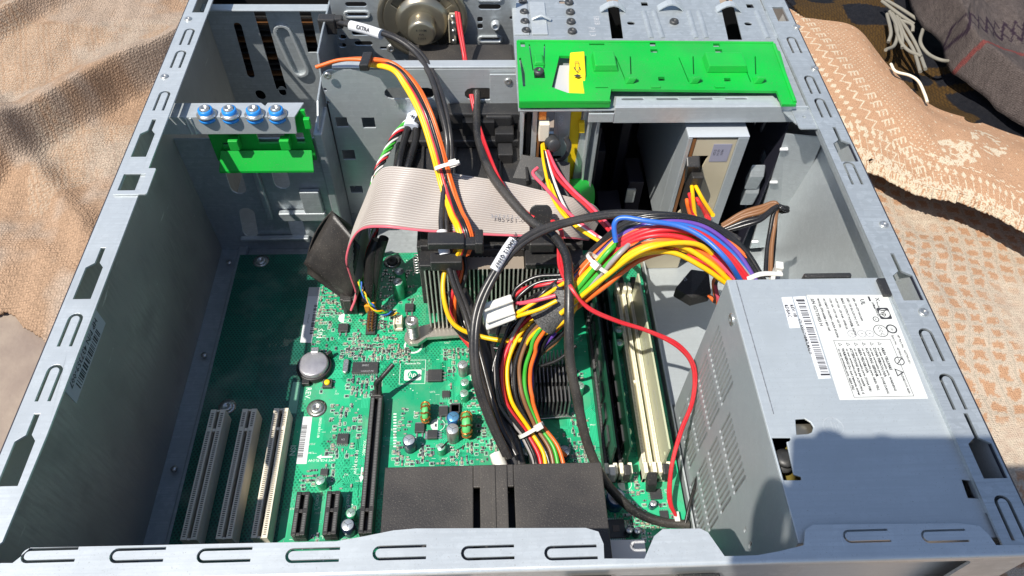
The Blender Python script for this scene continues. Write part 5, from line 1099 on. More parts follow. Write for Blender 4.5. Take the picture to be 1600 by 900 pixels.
# ================================================================ cables
def bundle(path, cols, r, spread, parent, per=8, flat=.45, twist=0.0, jit=.25, seed=1, names='wire'):
    """wires side by side round a centre path; spread = half width of the bundle at each control point"""
    R_ = random.Random(seed); C_ = cat_rom(path, per); m = len(path); n = len(cols)
    sp_ = []
    for i in range(len(C_)):
        t = i / per; k = min(int(t), m - 2); f_ = t - k; sp_.append(spread[k] * (1 - f_) + spread[k + 1] * f_)
    fr = []; prev = None
    for i, p_ in enumerate(C_):
        t = (C_[min(i + 1, len(C_) - 1)] - C_[max(i - 1, 0)]).normalized(); s_ = Vector((0, 0, 1)).cross(t)
        if s_.length < .15: s_ = prev.copy() if prev else Vector((1, 0, 0))
        s_.normalize()
        if prev is not None and s_.dot(prev) < 0: s_ = -s_
        if prev is not None: s_ = (s_ * .5 + prev * .5).normalized()
        prev = s_; fr.append((s_, t.cross(s_).normalized()))
    for w_, cn in enumerate(cols):
        u = (w_ + .5) / n * 2 - 1; layer = (w_ % 3) - 1; ph = R_.uniform(0, 6.28); a1 = R_.uniform(.5, 1.2); L = []
        for i, p_ in enumerate(C_):
            s_, up = fr[i]; tw = twist * i / per
            a = u * math.cos(tw) + layer * .35 * math.sin(tw); b = -u * math.sin(tw) * flat + layer * flat * .55
            q = sp_[i]; wob = jit * q * .22
            L.append(p_ + s_ * (a * q + wob * math.sin(ph + a1 * i / per * 1.7)) + up * (b * q + wob * .8 * math.cos(ph + a1 * i / per * 1.3)))
        part(names, MB().tube(L, r, 8), WC[cn], parent)
def tie(c, ax, w_, h_, parent, tail=None, wd=2.2, m_=WHITEP):
    """a nylon cable tie: a flat loop of half size w_ by h_ round axis ax"""
    c, ax = Vector(c), Vector(ax).normalized(); s_ = Vector((0, 0, 1)).cross(ax).normalized(); up = ax.cross(s_)
    vs = []; n = 24
    for i in range(n):
        t = 2 * math.pi * i / n
        for k, (rr_, aa) in enumerate(((0, -1), (0, 1), (.8, 1), (.8, -1))): vs.append(c + s_ * ((w_ + rr_) * math.cos(t)) + up * ((h_ + rr_) * math.sin(t)) + ax * (aa * wd / 2))
    fs = [(i * 4 + k, ((i + 1) % n) * 4 + k, ((i + 1) % n) * 4 + (k + 1) % 4, i * 4 + (k + 1) % 4) for i in range(n) for k in range(4)]
    o = part('cable_tie', MB().add(vs, fs), m_, parent)
    hd_ = c + up * (h_ + 1.2) + s_ * (w_ * .35); part('tie_head', MB().obox(hd_, ax * 2.0, s_ * 2.4, up * 1.6), m_, o, bevel=.4)
    if tail is not None: part('tie_tail', MB().obox(hd_ + Vector(tail) * .5, Vector(tail) * .5, Vector(tail).cross(up).normalized() * 1.0, up * .45), m_, o, bevel=.2)
    return o
def label_sleeve(path, r, txt, parent, size=3, flat=1.0, tx=(1, 0, 0)):
    L = cat_rom(path, 6); mb = MB().tube(L, r, 14, flat=flat); o = part('label_sleeve', mb, PAPER, parent)
    a, b = L[0], L[-1]; d = (b - a).normalized(); view = (Vector(CAM) - (a + b) / 2).normalized(); y_ = view.cross(d).normalized(); nn = d.cross(y_)
    # letters wrap on the side facing up
    mid = (a + b) / 2
    lettering(txt, size, L[len(L) // 2] + nn * (r * 1.0 + .15), d, y_, INK, o, lift=.45, bold=.09)
    return o
# ---- main harness
har = thing('power_harness', (120, 250, 60), 'thick loom of many coloured wires arching from the power supply to the board', 'wiring loom')
up_edge = pts((1200, 440, 126), (1165, 385, 136), (1112, 344, 144), (1045, 331, 146), (985, 340, 140), (935, 378, 120), (885, 432, 100))
lo_edge = pts((1135, 440, 126), (1098, 416, 134), (1050, 394, 140), (1000, 398, 138), (955, 424, 124), (918, 458, 106), (880, 486, 92))
arc = [('black', 0), ('black', 0), ('black', 1), ('black', 0), ('black', 2), ('black', 0), ('grey', 0), ('purple', 2), ('blue', 3), ('grey', 1), ('pink', 1), ('red', 3), ('red', 2), ('red', 4), ('pink', 2), ('red', 3), ('black', 0), ('orange', 2), ('orange', 3), ('orange', 1), ('black', 0), ('yellow', 4), ('black', 1), ('yellow', 1)]
R5 = random.Random(3); n = len(arc)
for i, (cn, hh) in enumerate(arc):
    t0 = i / (n - 1); t1 = min(1, max(0, t0 + R5.uniform(-.06, .06))); L = []; bowd = R5.uniform(-.05, .05)
    for k in range(len(up_edge)):
        f_ = k / (len(up_edge) - 1); t = t0 * (1 - f_) + t1 * f_ + bowd * math.sin(f_ * 6.28) * (1 if 0 < i < n - 1 else 0)
        L.append(up_edge[k].lerp(lo_edge[k], t) + Vector((0, 0, hh * 1.1 * math.sin(math.pi * min(1, f_ + .1)) - 5 * abs(t - .45) + (i % 2) * 1.2)))
    part('wire', MB().tube(cat_rom(L, 8), 1.5 if cn in ('red', 'yellow', 'pink') else 1.3, 8), WC[cn], har)
for cn, P_ in (('blue', ((1158, 440, 130), (1134, 405, 146), (1100, 372, 151), (1060, 352, 153), (1010, 346, 153), (972, 340, 152), (961, 350, 148), (962, 378, 140))), ('yellow', ((1000, 352, 132), (962, 375, 132), (925, 415, 120), (878, 466, 102))), ('yellow', ((985, 366, 127), (950, 392, 130), (915, 430, 117), (874, 474, 100))), ('green', ((990, 362, 128), (956, 390, 133), (922, 428, 119), (882, 476, 100))), ('green', ((1000, 368, 128), (966, 396, 134), (928, 436, 118), (886, 482, 100))), ('grey', ((1010, 362, 128), (975, 390, 137), (938, 430, 121), (894, 478, 100))),
        ('orange', ((1060, 388, 140), (1000, 406, 130), (942, 450, 114), (880, 496, 90))), ('yellow', ((1142, 440, 124), (1128, 412, 132), (1085, 380, 146), (1010, 390, 146), (945, 432, 124), (876, 490, 98))), ('orange', ((930, 400, 118), (910, 420, 112), (895, 445, 106), (868, 478, 98)))):
    wire(pts(*P_), 1.5, WC[cn], har)
tie(at(937, 412, z=124), at(900, 455, z=108) - at(960, 380, z=134), 8.5, 7.5, har)
# braided sleeve and run down to the board
bundle(pts((893, 450, 102), (868, 478, 92), (845, 500, 82), (820, 530, 70), (803, 575, 58), (806, 625, 48), (828, 668, 38), (850, 705, 32), (858, 735, 28)), ['black', 'grey', 'black', 'red', 'pink', 'red', 'red', 'orange', 'yellow', 'yellow', 'black', 'black', 'grey', 'black', 'brown', 'black', 'black', 'green', 'purple', 'black', 'orange', 'black'], 1.3, [9, 8.5, 10, 13, 13, 12, 7, 9, 10], har, flat=.5, twist=.0, seed=5)
mbs = cat_rom(pts((884, 452, 103), (868, 478, 95), (846, 502, 84)), 8); part('braided_sleeve', MB().tube(mbs, 10.5, 18, flat=.62), SLEEVE, har)
tie(at(830, 672, z=40), at(845, 700, z=33) - at(815, 645, z=44), 8, 5.5, har)
# wires between sleeve and the white four pin plug
plug = part('white_plug', MB().add([at(750, 476, z=104), at(799, 459, z=104), at(807, 499, z=96), at(760, 517, z=94), at(752, 478, z=88), at(799, 461, z=88), at(806, 499, z=80), at(761, 516, z=78)], [(0, 3, 2, 1), (4, 5, 6, 7), (0, 1, 5, 4), (1, 2, 6, 5), (2, 3, 7, 6), (3, 0, 4, 7)]), mat('milky_nylon', (.80, .80, .74), .35, spec=.5, trans=.15), har, bevel=1.2)
part('plug_rib', MB().tube([at(757, 486, z=103.5), at(801, 470, z=103.5)], .9, 6).tube([at(761, 504, z=98.5), at(804, 489, z=98.5)], .9, 6), WHITEP, plug)
for cn, c0_, m1, m2, e in (('yellow', (802, 493), (820, 483), (850, 465), (885, 440)), ('black', (801, 480), (812, 462), (840, 442), (880, 436)), ('black', (799, 472), (808, 452), (836, 434), (876, 430)), ('red', (800, 466), (820, 452), (850, 446), (884, 438)), ('yellow', (802, 496), (818, 492), (845, 482), (870, 470)), ('pink', (801, 474), (815, 474), (840, 470), (868, 462)), ('black', (803, 488), (830, 474), (850, 455), (880, 432))):
    wire(pts((*c0_, 92), (*m1, 97), (*m2, 103), (*e, 107)), 1.25, WC[cn], har)
for cn, P_ in (('black', ((905, 470, 96), (880, 520, 78), (848, 548, 66), (822, 585, 54), (818, 640, 44))), ('orange', ((896, 486, 92), (870, 516, 80), (838, 536, 70), (812, 560, 58))), ('black', ((880, 450, 108), (835, 462, 96), (800, 500, 78), (782, 560, 60), (790, 630, 46))), ('black', ((872, 446, 106), (828, 452, 98), (790, 492, 78), (772, 540, 62))),
        ('purple', ((868, 520, 80), (846, 545, 68), (834, 572, 58), (832, 610, 48))), ('green', ((862, 505, 84), (840, 530, 72), (826, 560, 62), (822, 600, 52))), ('brown', ((892, 505, 84), (866, 538, 70), (838, 560, 60), (820, 600, 50))), ('grey', ((858, 460, 100), (822, 490, 84), (800, 532, 70), (798, 590, 54))), ('yellow', ((850, 508, 86), (828, 528, 76), (815, 552, 66))), ('black', ((900, 540, 72), (872, 562, 64), (846, 572, 58)))):
    wire(pts(*P_), 1.15, WC[cn], har)
for i in range(12):
    cn = ('black', 'red', 'yellow', 'orange', 'black', 'pink', 'black', 'grey', 'yellow', 'black', 'red', 'orange')[i]; t0, t1 = R5.random(), R5.random(); L = []
    for k in range(len(up_edge)):
        f_ = k / (len(up_edge) - 1); L.append(up_edge[k].lerp(lo_edge[k], (t0 * (1 - f_) + t1 * f_) * .9 + .05) + Vector((0, 0, -1 + R5.uniform(-3, 3.5))))
    part('wire', MB().tube(cat_rom(L, 8), 1.15, 7), WC[cn], har)
for i in range(9):
    cn = ('black', 'black', 'orange', 'black', 'red', 'grey', 'yellow', 'black', 'brown')[i]; o_ = R5.uniform(-14, 14); q = R5.uniform(-12, 12)
    wire(pts((885 + o_ * .6, 470 + q, 96), (855 + o_, 500 + q, 80), (822 + o_ * 1.3, 530 + q * .6, 66), (802 + o_ * 1.5, 575, 52), (806 + o_ * 1.4, 625, 44), (828 + o_, 668, 36), (848 + o_ * 1.3, 712, 28)), 1.1, WC[cn], har)
# loops left of the bundle
wire(pts((722, 335, 112), (729, 368, 108), (712, 392, 100), (696, 425, 92), (692, 465, 84), (708, 505, 72), (745, 525, 66), (800, 532, 68), (850, 522, 80), (885, 497, 94), (912, 462, 104)), 1.5, WC['yellow'], har)
for k, (cn, off) in enumerate((('red', 0), ('orange', 6), ('black', 12))):
    wire(pts((706 + off, 375, 100), (716 + off, 420, 90), (704 + off, 470, 76), (712 + off * .7, 512, 60), (740 + off, 548, 48), (775 + off, 556, 44), (802 + off * .5, 560, 48)), 1.25, WC[cn], har)
wire(pts((690, 420, 88), (694, 480, 72), (722, 525, 58), (770, 545, 52), (830, 540, 60), (880, 520, 76)), 1.2, WC['black'], har)

wire(pts((840, 700, 30), (870, 700, 28), (885, 712, 22)), 1.1, WC['orange'], har); wire(pts((838, 690, 33), (868, 706, 28), (880, 718, 20)), 1.1, WC['blue'], har); wire(pts((834, 686, 34), (868, 712, 28), (874, 724, 20)), 1.1, WC['brown'], har)
# wires at the power supply mouth
tie(at(1212, 431, z=136), (1, -.2, 0), 4, 5, har)
part('tie_strap', MB().tube(cat_rom(pts((1168, 436, 140), (1190, 428, 144), (1222, 428, 144))), 1.6, 8, flat=.5), WHITEP, har)
for k, (cn, o_) in enumerate((('red', 0), ('red', 12), ('orange', 22), ('black', 30))):
    wire(pts((1042 + o_, 383 + o_ * .3, 138), (1080 + o_, 400, 134), (1118 + o_ * .6, 425, 130), (1150 + o_ * .4, 442, 124)), 1.35, WC[cn], har)
for k in range(4): wire(pts((1140 + 3 * k, 442, 112), (1127 + 2 * k, 430, 112), (1116 + k, 442, 100), (1118 + 2 * k, 470 + 2 * k, 84), (1108 + 4 * k, 462 + 3 * k, 80)), 1.25, WC[('orange', 'black', 'orange', 'pink')[k]], har)
bp_ = thing('spare_plug', (158, 262, 60), 'black spare connector with orange wires hanging beside the power supply', 'connector')
o8 = [at(1080, 420, z=84), at(1108, 424, z=88), at(1112, 458, z=76), at(1082, 466, z=70), at(1055, 450, z=74)]
part('plug_body', MB().add(o8 + [p_ - Vector((0, 0, 9)) for p_ in o8], [(4, 3, 2, 1, 0), (5, 6, 7, 8, 9)] + [(i, (i + 1) % 5, 5 + (i + 1) % 5, 5 + i) for i in range(5)]), BLACKP, bp_, bevel=.8)
lettering('P2', 3, at(1070, 437, z=86), (.4, -1, 0), (1, .4, 0), PAPERG, bp_, lift=.6)
# ---- folded brown and black wires at right
bw_ = thing('folded_cable_pair', (170, 300, 60), 'brown and black wires folded over beside the right wall, tied behind the power supply', 'cable')
for k, (cn, o_) in enumerate((('brown', 0), ('brown', 5), ('brown', 9), ('black', 16), ('black', 21))):
    wire(pts((1128, 352 + o_ * .5, 118), (1160, 332 + o_, 124), (1190, 322 + o_, 128), (1212, 318 + o_ * .3, 130), (1212 - o_ * .25, 340, 126), (1207 - o_ * .4, 385, 118), (1204 - o_ * .4, 432, 112)), 1.3, WC[cn], bw_)
for k in range(3): wire(pts((1215, 320 + k, 129), (1222, 323 + 2 * k, 129), (1231, 325 + 2 * k, 127), (1222, 330 + k, 124), (1214, 332, 120), (1210, 370, 112), (1206, 425 - k * 4, 105)), 1.2, WC['black'], bw_)
# ---- flat black cables
fc1 = thing('flat_black_cable', (5, 240, 50), 'wide flat black cable with a white printed sleeve, arching over the heat sink', 'cable')
pa = pts((1150, 372, 132), (1085, 342, 136), (1020, 334, 134), (955, 334, 132), (890, 345, 130), (838, 362, 128), (800, 388, 124), (768, 430, 116), (746, 480, 106), (738, 530, 96), (742, 590, 82), (762, 650, 66), (790, 712, 50))
wire(pa, 2.1, WC['cable'], fc1, n=10, name='cable_jacket'); wire([p_ + Vector((2.0, -1.1, -.6)) for p_ in pa], 1.8, WC['cable'], fc1, n=10, name='cable_jacket')
label_sleeve(pts((802, 375, 127.5), (790, 392, 125), (772, 422, 119)), 2.9, 'ATXMX12 Q3067', fc1, 3.0)
fc2 = thing('sata_cable', (-10, 400, 140), 'grey black cable running from the far divider past a white tie to the board, two white sleeves on it', 'cable')
fc2['label'] = 'thin black data cable with white EXTRA sleeve plugged in at the far divider'
pb = pts((524, 34, 146), (560, 42, 150), (610, 58, 152), (648, 80, 150), (672, 118, 146), (688, 165, 142), (698, 215, 134), (698, 262, 122), (692, 310, 114), (690, 350, 110), (694, 390, 104), (706, 440, 92), (726, 490, 78), (744, 560, 64), (760, 620, 56), (775, 670, 50), (800, 715, 46))
wire(pb, 1.9, WC['cable'], fc2, n=10, name='cable_jacket'); wire([p_ + Vector((2.6, 1.6, -.4)) for p_ in pb], 1.6, WC['cable'], fc2, n=10, name='cable_jacket')
label_sleeve(pts((548, 40, 150.3), (572, 46, 151), (596, 54, 152)), 3.5, 'EXTRA', fc2, 3.6); label_sleeve(pts((691, 362, 108.5), (692, 378, 106.5), (695, 398, 102.5)), 3.5, '431712', fc2, 2.8)
p_ = at(516, 34, z=146); part('cable_plug', MB().box(p_.x - 8, p_.x + 4, p_.y - 4, p_.y + 4, 138, 150).box(p_.x + 3, p_.x + 9, p_.y - 3, p_.y + 3, 142, 150), BLACKP, fc2, bevel=1)
fc3 = thing('grey_flat_cable', (10, 200, 30), 'shiny flat dark cable twisting down to the board in front of the black box', 'cable')
pc = pts((708, 452, 70), (730, 500, 60), (752, 545, 54), (764, 590, 48), (776, 640, 42), (792, 690, 36), (800, 728, 30))
wire(pc, 4.6, mat('glossy_black_cable', (.06, .058, .06), .28), fc3, flat=.4, n=12, name='cable_jacket'); wire([p_ + Vector((5.5, 1, -1.2)) for p_ in pc], 3.2, WC['cable'], fc3, flat=.5, n=12, name='cable_jacket')
part('white_end_sleeve', MB().tube(pts((775, 708, 42), (783, 730, 40)), 4.2, 12), WHITEP, fc3)
# ---- orange red yellow wires over the cage panel, tied
fp = thing('front_power_cable', (-20, 400, 130), 'orange, red, yellow and black wires over the steel cage panel, held by a white tie', 'cable')
cols_ = ['orange', 'red', 'yellow', 'black', 'black']
ctr = pts((492, 108, 150), (530, 97, 155), (572, 96, 158), (612, 102, 156), (640, 130, 152), (664, 175, 145), (682, 230, 132), (697, 285, 118), (712, 330, 113), (722, 350, 117), (729, 376, 112), (722, 400, 102))
for k, cn in enumerate(('orange', 'orange', 'black', 'black', 'red', 'yellow', 'yellow')):
    L = []
    for i, p_ in enumerate(ctr):
        if cn != 'orange' and i < 2: continue
        w_ = (3 - k) * 1.25; L.append(p_ + (Vector((w_ * .15, w_ * .9, -abs(w_) * .2)) if i < 4 else Vector((w_ * .95, w_ * .35, -abs(w_) * .15))) + Vector((0, 0, R5.uniform(-.5, .5))))
    if cn != 'orange': L = [L[0] + Vector((-6, 36, -26)), L[0] + Vector((-4, 14, -9))] + L[1:]
    part('wire', MB().tube(cat_rom(L, 8), 1.25, 8), WC[cn], fp)
tie(at(699, 259, z=126), at(705, 285, z=119) - at(690, 235, z=131), 7.5, 3.8, fp, tail=(4, 0, 1))
part('tape_band', MB().tube(pts((573, 88, 157), (571, 106, 157)), 1, 4).obox(at(572, 96, z=159), (3.0, 0, 0), (.8, 7, 0), (0, 0, 2.4)), BLACKP, fp, bevel=.8)
# ---- speaker wires: two thin reds
rw = thing('speaker_wire', (30, 300, 80), 'long thin red wire pair looping from the speaker to the near edge of the board', 'wire')
pr = pts((713, 18, 160), (718, 50, 150), (724, 85, 140), (726, 104, 136)); wire(pr, 1.2, WC['red'], rw); wire([p_ + Vector((1.6, 0, -.6)) for p_ in pr], 1.1, WC['red'], rw)
for o_ in (0, 2.6):
    wire(pts((735 + o_, 148, 128), (744 + o_, 190, 120), (762 + o_, 245, 118), (785 + o_, 290, 116), (812 + o_, 325, 116), (832 + o_, 340, 114)), 1.1, WC['red'], rw)
    wire(pts((862 + o_, 345, 116), (876 + o_, 362, 118), (872 + o_, 388, 116), (876 + o_, 420, 116), (890 + o_, 450, 118), (920, 480 + o_, 112), (965, 502 + o_, 104), (1015, 516 + o_, 98), (1060, 540 + o_, 88), (1086 - o_, 575, 76), (1084 - o_, 625, 62), (1066 - o_, 675, 48), (1050 - o_, 730, 34), (1048 - o_, 780, 22), (1056, 806, 14)), 1.0, WC['red'], rw)
part('wire_end', MB().obox(at(1057, 808, z=13), (1.6, 0, 0), (0, 3, 0), (0, 0, 1.6)), WHITEP, rw, bevel=.3)
# ---- thick black round cable
tb = thing('thick_black_cable', (50, 240, 60), 'thick dusty round black cable from the panel hole down to the near right board corner', 'cable')
wire(pts((745, 142, 128), (744, 175, 122), (748, 215, 118), (764, 265, 118), (790, 305, 118), (828, 345, 118), (862, 368, 120), (884, 398, 120), (889, 440, 118), (888, 500, 108), (890, 560, 92), (902, 625, 74), (918, 690, 54), (942, 748, 34), (985, 795, 20), (1030, 815, 14), (1075, 820, 10)), 2.8, mat('dusty_black_rubber', (.014, .014, .015), .36, dust=.6, dscale=35, bump=.2), tb, n=14, name='cable_jacket')
wire(pts((700, 690, 30), (690, 700, 26)), .5, WC['black'], tb)
wire(pts((1110, 560, 70), (1116, 610, 60), (1112, 660, 50), (1098, 720, 36), (1080, 780, 20), (1068, 830, 10)), 1.0, WC['black'], tb, name='thin_wire')
# ---- thin coloured wires at the module
mw = thing('module_cable', (60, 350, 100), 'thin yellow, red, black and white wires from the module down behind the loom', 'cable')
for cn, p0_, p1, p2, p3, p4 in (('yellow', (846, 208), (850, 255), (866, 312), (898, 352), (955, 388)), ('yellow', (849, 210), (855, 262), (874, 318), (905, 356), (960, 384)), ('black', (850, 236), (858, 270), (876, 318), (900, 345), (950, 380)), ('white', (852, 238), (862, 270), (880, 320), (902, 350), (948, 378)), ('red', (853, 236), (868, 272), (892, 300), (918, 325), (962, 372)), ('pink', (856, 236), (872, 270), (896, 298), (926, 325), (966, 368)), ('pink', (840, 262), (834, 272), (852, 292), (892, 338), (955, 386))):
    wire(pts((*p0_, 112), (*p1, 112), (*p2, 112), (*p3, 116), (*p4, 120)), 1.15, WC[cn], mw)
# drive power wires
dw = thing('drive_power_cable', (150, 340, 80), 'yellow, red and orange wires dropping from the black plug of the standing drive', 'cable')
for cn, a, b, c in (('yellow', (1081, 291), (1083, 310), (1086, 338)), ('yellow', (1087, 291), (1098, 312), (1114, 336)), ('red', (1077, 303), (1080, 318), (1084, 338)), ('red', (1088, 310), (1096, 322), (1104, 338)), ('orange', (1073, 312), (1075, 324), (1080, 340)), ('red', (1092, 318), (1100, 328), (1108, 342))):
    wire(pts((*a, 98), (*b, 100), (*c, 118)), 1.35, WC[cn], dw)
part('plug_body', MB().obox(at(1080, 262, z=104), (4.5, 0, 0), (0, 5, 3), (-2, -4, 12)), BLACKP, dw, bevel=1)
# ---- twisted front panel wires and the black pair in a white sleeve
tw = thing('twisted_wire_bundle', (-60, 390, 90), 'twisted green, white, red and black wires left of the white sleeved cable pair', 'cable')
tc = cat_rom(pts((640, 188, 108), (620, 210, 106), (603, 240, 102), (590, 268, 96), (583, 300, 84), (590, 340, 70), (576, 400, 50), (570, 440, 30)), 10)
for k, cn in enumerate(('green', 'white', 'black', 'red', 'white', 'green')):
    L = []
    for i, p_ in enumerate(tc): ph = i * .42 + k * 1.05; L.append(p_ + Vector((math.cos(ph) * 1.8, math.sin(ph) * 1.0, math.sin(ph) * 1.6)))
    part('wire', MB().tube(L, .85, 7), WC[cn], tw)
bp2 = thing('sleeved_cable_pair', (-45, 390, 90), 'pair of shiny black cables leaving a white hooded sleeve on the cage panel', 'cable')
for o_ in (0, 15): wire(pts((640 + o_ * .6, 190, 108), (634 + o_, 215, 106), (626 + o_, 245, 104), (620 + o_, 275, 98), (616 + o_, 300, 86)), 2.6, WC['black'], bp2, n=10, name='cable_jacket')
part('white_sleeve', MB().tube(pts((655, 158, 108), (650, 175, 109), (642, 200, 108)), 5.4, 14, flat=.75), mat('bluish_white_sleeve', (.62, .66, .74), .4), bp2)
lettering('x', 5, at(644, 181, z=114), (1, .4, 0), (-.4, 1, 0), INK, bp2, bold=.2)
part('jacket', MB().tube(cat_rom(pts((590, 375, 70), (580, 400, 60), (578, 430, 46), (574, 470, 30))), 4, 10), WC['black'], bp2); part('jacket', MB().tube(cat_rom(pts((600, 372, 74), (592, 400, 60), (586, 440, 40), (582, 468, 26))), 3.4, 10), WC['black'], bp2)
# ---- fan lead
fl = thing('fan_lead', (-50, 290, 30), 'thin blue, green and yellow twisted lead plugged into the small white header', 'wire')
tc = cat_rom(pts((562, 440, 44), (570, 462, 38), (585, 482, 32), (603, 490, 26), (618, 489, 22)), 10)
for k, cn in enumerate(('blue', 'green', 'yellow', 'black')):
    L = [p_ + Vector((math.cos(i * .4 + k * 1.57) * 1.0, math.sin(i * .4 + k * 1.57) * 1.0, math.sin(i * .4 + k * 1.57) * .9)) for i, p_ in enumerate(tc)]; part('wire', MB().tube(L, .62, 6), WC[cn], fl)
# ================================================================ ribbon cable
rb = thing('ribbon_cable', (0, 330, 60), 'wide light grey ribbon cable with one pink edge, folded over the heat sink', 'ribbon cable')
near = pts((548, 486, 22), (556, 462, 32), (548, 435, 50), (541, 408, 68), (549, 378, 84), (566, 359, 97), (600, 356, 106), (650, 361, 106), (700, 365, 104), (760, 368, 103), (820, 370, 102), (870, 372, 101), (900, 374, 97), (918, 376, 86))
far = pts((572, 425, 22), (577, 400, 40), (574, 360, 62), (572, 325, 82), (580, 290, 100), (600, 262, 112), (640, 262, 116), (690, 268, 114), (740, 276, 112), (790, 284, 110), (840, 296, 108), (890, 308, 106), (924, 318, 100), (940, 334, 88))
Ln, Lf = cat_rom(near, 7), cat_rom(far, 7); NC = 26; q_ = 4
def ribbon(a0, a1, m_, name, lbl=None):
    mb = MB(); vs = []; cols_n = (a1 - a0) * q_ + 1; th = .45
    for i in range(len(Ln)):
        a, b = Ln[i], Lf[i]; tdir = (Ln[min(i + 1, len(Ln) - 1)] - Ln[max(i - 1, 0)]); nn = tdir.cross(b - a).normalized()
        if nn.z < 0: nn = -nn
        for side_ in (1, -1):
            for k in range(cols_n):
                w_ = (a0 * q_ + k) / (NC * q_); c_ = abs(math.sin(math.pi * (a0 * q_ + k) / q_)); bow = 1.5 * math.sin(math.pi * w_) * math.sin(i * .35)
                vs.append(a.lerp(b, w_) + nn * (side_ * (.05 + .8 * c_) + bow))
    st = cols_n * 2; fs = []; mi = []
    for i in range(len(Ln) - 1):
        for k in range(cols_n - 1):
            o_ = cols_n; fs.append((i * st + k, i * st + k + 1, (i + 1) * st + k + 1, (i + 1) * st + k)); mi += [1 if (a0 * q_ + k) % 4 in (3, 0) and a0 else 0] * 2; fs.append((i * st + o_ + k, (i + 1) * st + o_ + k, (i + 1) * st + o_ + k + 1, i * st + o_ + k + 1))
        mi += [0, 0]
        for k in (0, cols_n - 1): fs.append((i * st + k, (i + 1) * st + k, (i + 1) * st + cols_n + k, i * st + cols_n + k))
    mb.add(vs, fs, smooth=True); mb.m = mi; return part(name, mb, [m_, RIBD], rb, label=lbl)
RIBD = mat('ribbon_web', (.29, .25, .23), .5)
RIB = mat('ribbon_grey_pvc', (.44, .405, .37), .38, col2=(.40, .365, .335), nscale=25, dust=.1)
ribbon(1, NC, RIB, 'ribbon'); ribbon(0, 1, mat('ribbon_pink_edge', (.62, .12, .16), .4), 'edge_wire', 'pink edge wire')
lettering('385951-006', 5.0, at(796, 343, z=107), (1, -.06, 0), (.06, 1, 0), INKG, rb, lift=2.2)
p_ = IDE; part('ribbon_plug', MB().box(p_.x - 5.6, p_.x + 5.6, p_.y - 1.5, p_.y + 52, PZ + 6, PZ + 18), BLACKP, rb, bevel=.8); part('pull_loop', MB().box(p_.x - 3, p_.x + 3, p_.y - 4, p_.y, PZ + 10, PZ + 20), BLACKP, rb, bevel=.6)
# ---- black folded ribbon
bf = thing('black_flat_cable', (-90, 320, 20), 'wide black flat cable folded into a loop left of the grey ribbon', 'ribbon cable')
def sheet(P4, nu, nv, bow, m_, nm, th=.8):
    a, b, c, d = P4; mb = MB(); vs = []; nn = (b - a).cross(d - a).normalized()
    for s_ in (0, 1):
        for i in range(nu + 1):
            for j in range(nv + 1):
                u, v = i / nu, j / nv; vs.append((a.lerp(b, u)).lerp(d.lerp(c, u), v) + nn * (bow * math.sin(math.pi * u) + (-th if s_ else 0)))
    K = (nu + 1) * (nv + 1); fs = []
    for i in range(nu):
        for j in range(nv):
            x = i * (nv + 1) + j; fs += [(x, x + nv + 1, x + nv + 2, x + 1), (K + x, K + x + 1, K + x + nv + 2, K + x + nv + 1)]
    for i in range(nu): x = i * (nv + 1); fs += [(x, K + x, K + x + nv + 1, x + nv + 1), (x + nv, x + 2 * nv + 1, K + x + 2 * nv + 1, K + x + nv)]
    for j in range(nv): fs += [(j, j + 1, K + j + 1, K + j)]; x = nu * (nv + 1) + j; fs += [(x, K + x, K + x + 1, x + 1)]
    mb.add(vs, fs, smooth=True); return part(nm, mb, m_, bf)
BR = mat('black_ribbon', (.022, .02, .02), .42, dust=.35, dscale=50, bump=.35, bscale=1800, rvar=.1)
sheet([at(519, 330, z=82), at(474, 412, z=50), at(548, 470, z=24), at(562, 385, z=72)], 12, 8, .8, BR, 'upper_fold')
sheet([at(474, 412, z=50), at(480, 428, z=34), at(545, 474, z=20), at(548, 470, z=23)], 12, 3, -2, BR, 'lower_fold')
sheet([at(519, 330, z=82), at(478, 414, z=47), at(520, 398, z=30), at(560, 360, z=40)], 12, 6, -4, BR, 'inner_fold')
# ---- black clips holding the ribbon and wires
cc_ = thing('cable_clip', (-8, 305, 100), 'black plastic cable clip across the ribbon and the wires, above the heat sink', 'clip')
a, b = at(668, 372, z=116), at(726, 368, z=116)
part('clip_bar', MB().box(a.x, b.x, a.y - 5, a.y + 5, 111, 116), BLACKP, cc_, bevel=.8); part('clip_arm', MB().box(b.x - 1, b.x + 7, a.y - 4, a.y + 3, 109, 114).box(b.x + 6, b.x + 11, a.y - 6, a.y + 6, 108, 117), BLACKP, cc_, bevel=.8); part('clip_foot', MB().box(a.x + 1, a.x + 20, a.y - 9, a.y - 1, 96, 104), BLACKP, cc_, bevel=.6)
cl2 = thing('latch_clip', (38, 310, 90), 'upright rounded black plastic latch at the right of the ribbon', 'clip')
a = at(845, 322, z=118); b = at(844, 378, z=98)
mb = MB(); o_ = rrect(-5.8, 5.8, 0, 1, .3); d_ = (b - a); out_ = [(-6, 1), (-6, .12), (-5, .04), (-3.5, 0), (3.5, 0), (5, .04), (6, .12), (6, 1)]
nn = Vector((1, 0, 0)).cross(d_).normalized(); nn = nn if nn.z > 0 else -nn
vs = [a + Vector((u, 0, 0)) + d_ * v + nn * 3 for u, v in out_] + [a + Vector((u, 0, 0)) + d_ * v for u, v in out_]
mb.add(vs, [tuple(range(8)), tuple(range(15, 7, -1))] + [(i, (i + 1) % 8, 8 + (i + 1) % 8, 8 + i) for i in range(8)]); part('latch_plate', mb, BLACKP, cl2, bevel=.8)
part('latch_body', MB().box(a.x - 7, a.x + 9, b.y - 4, b.y + 14, 92, 100), BLACKP, cl2, bevel=1)
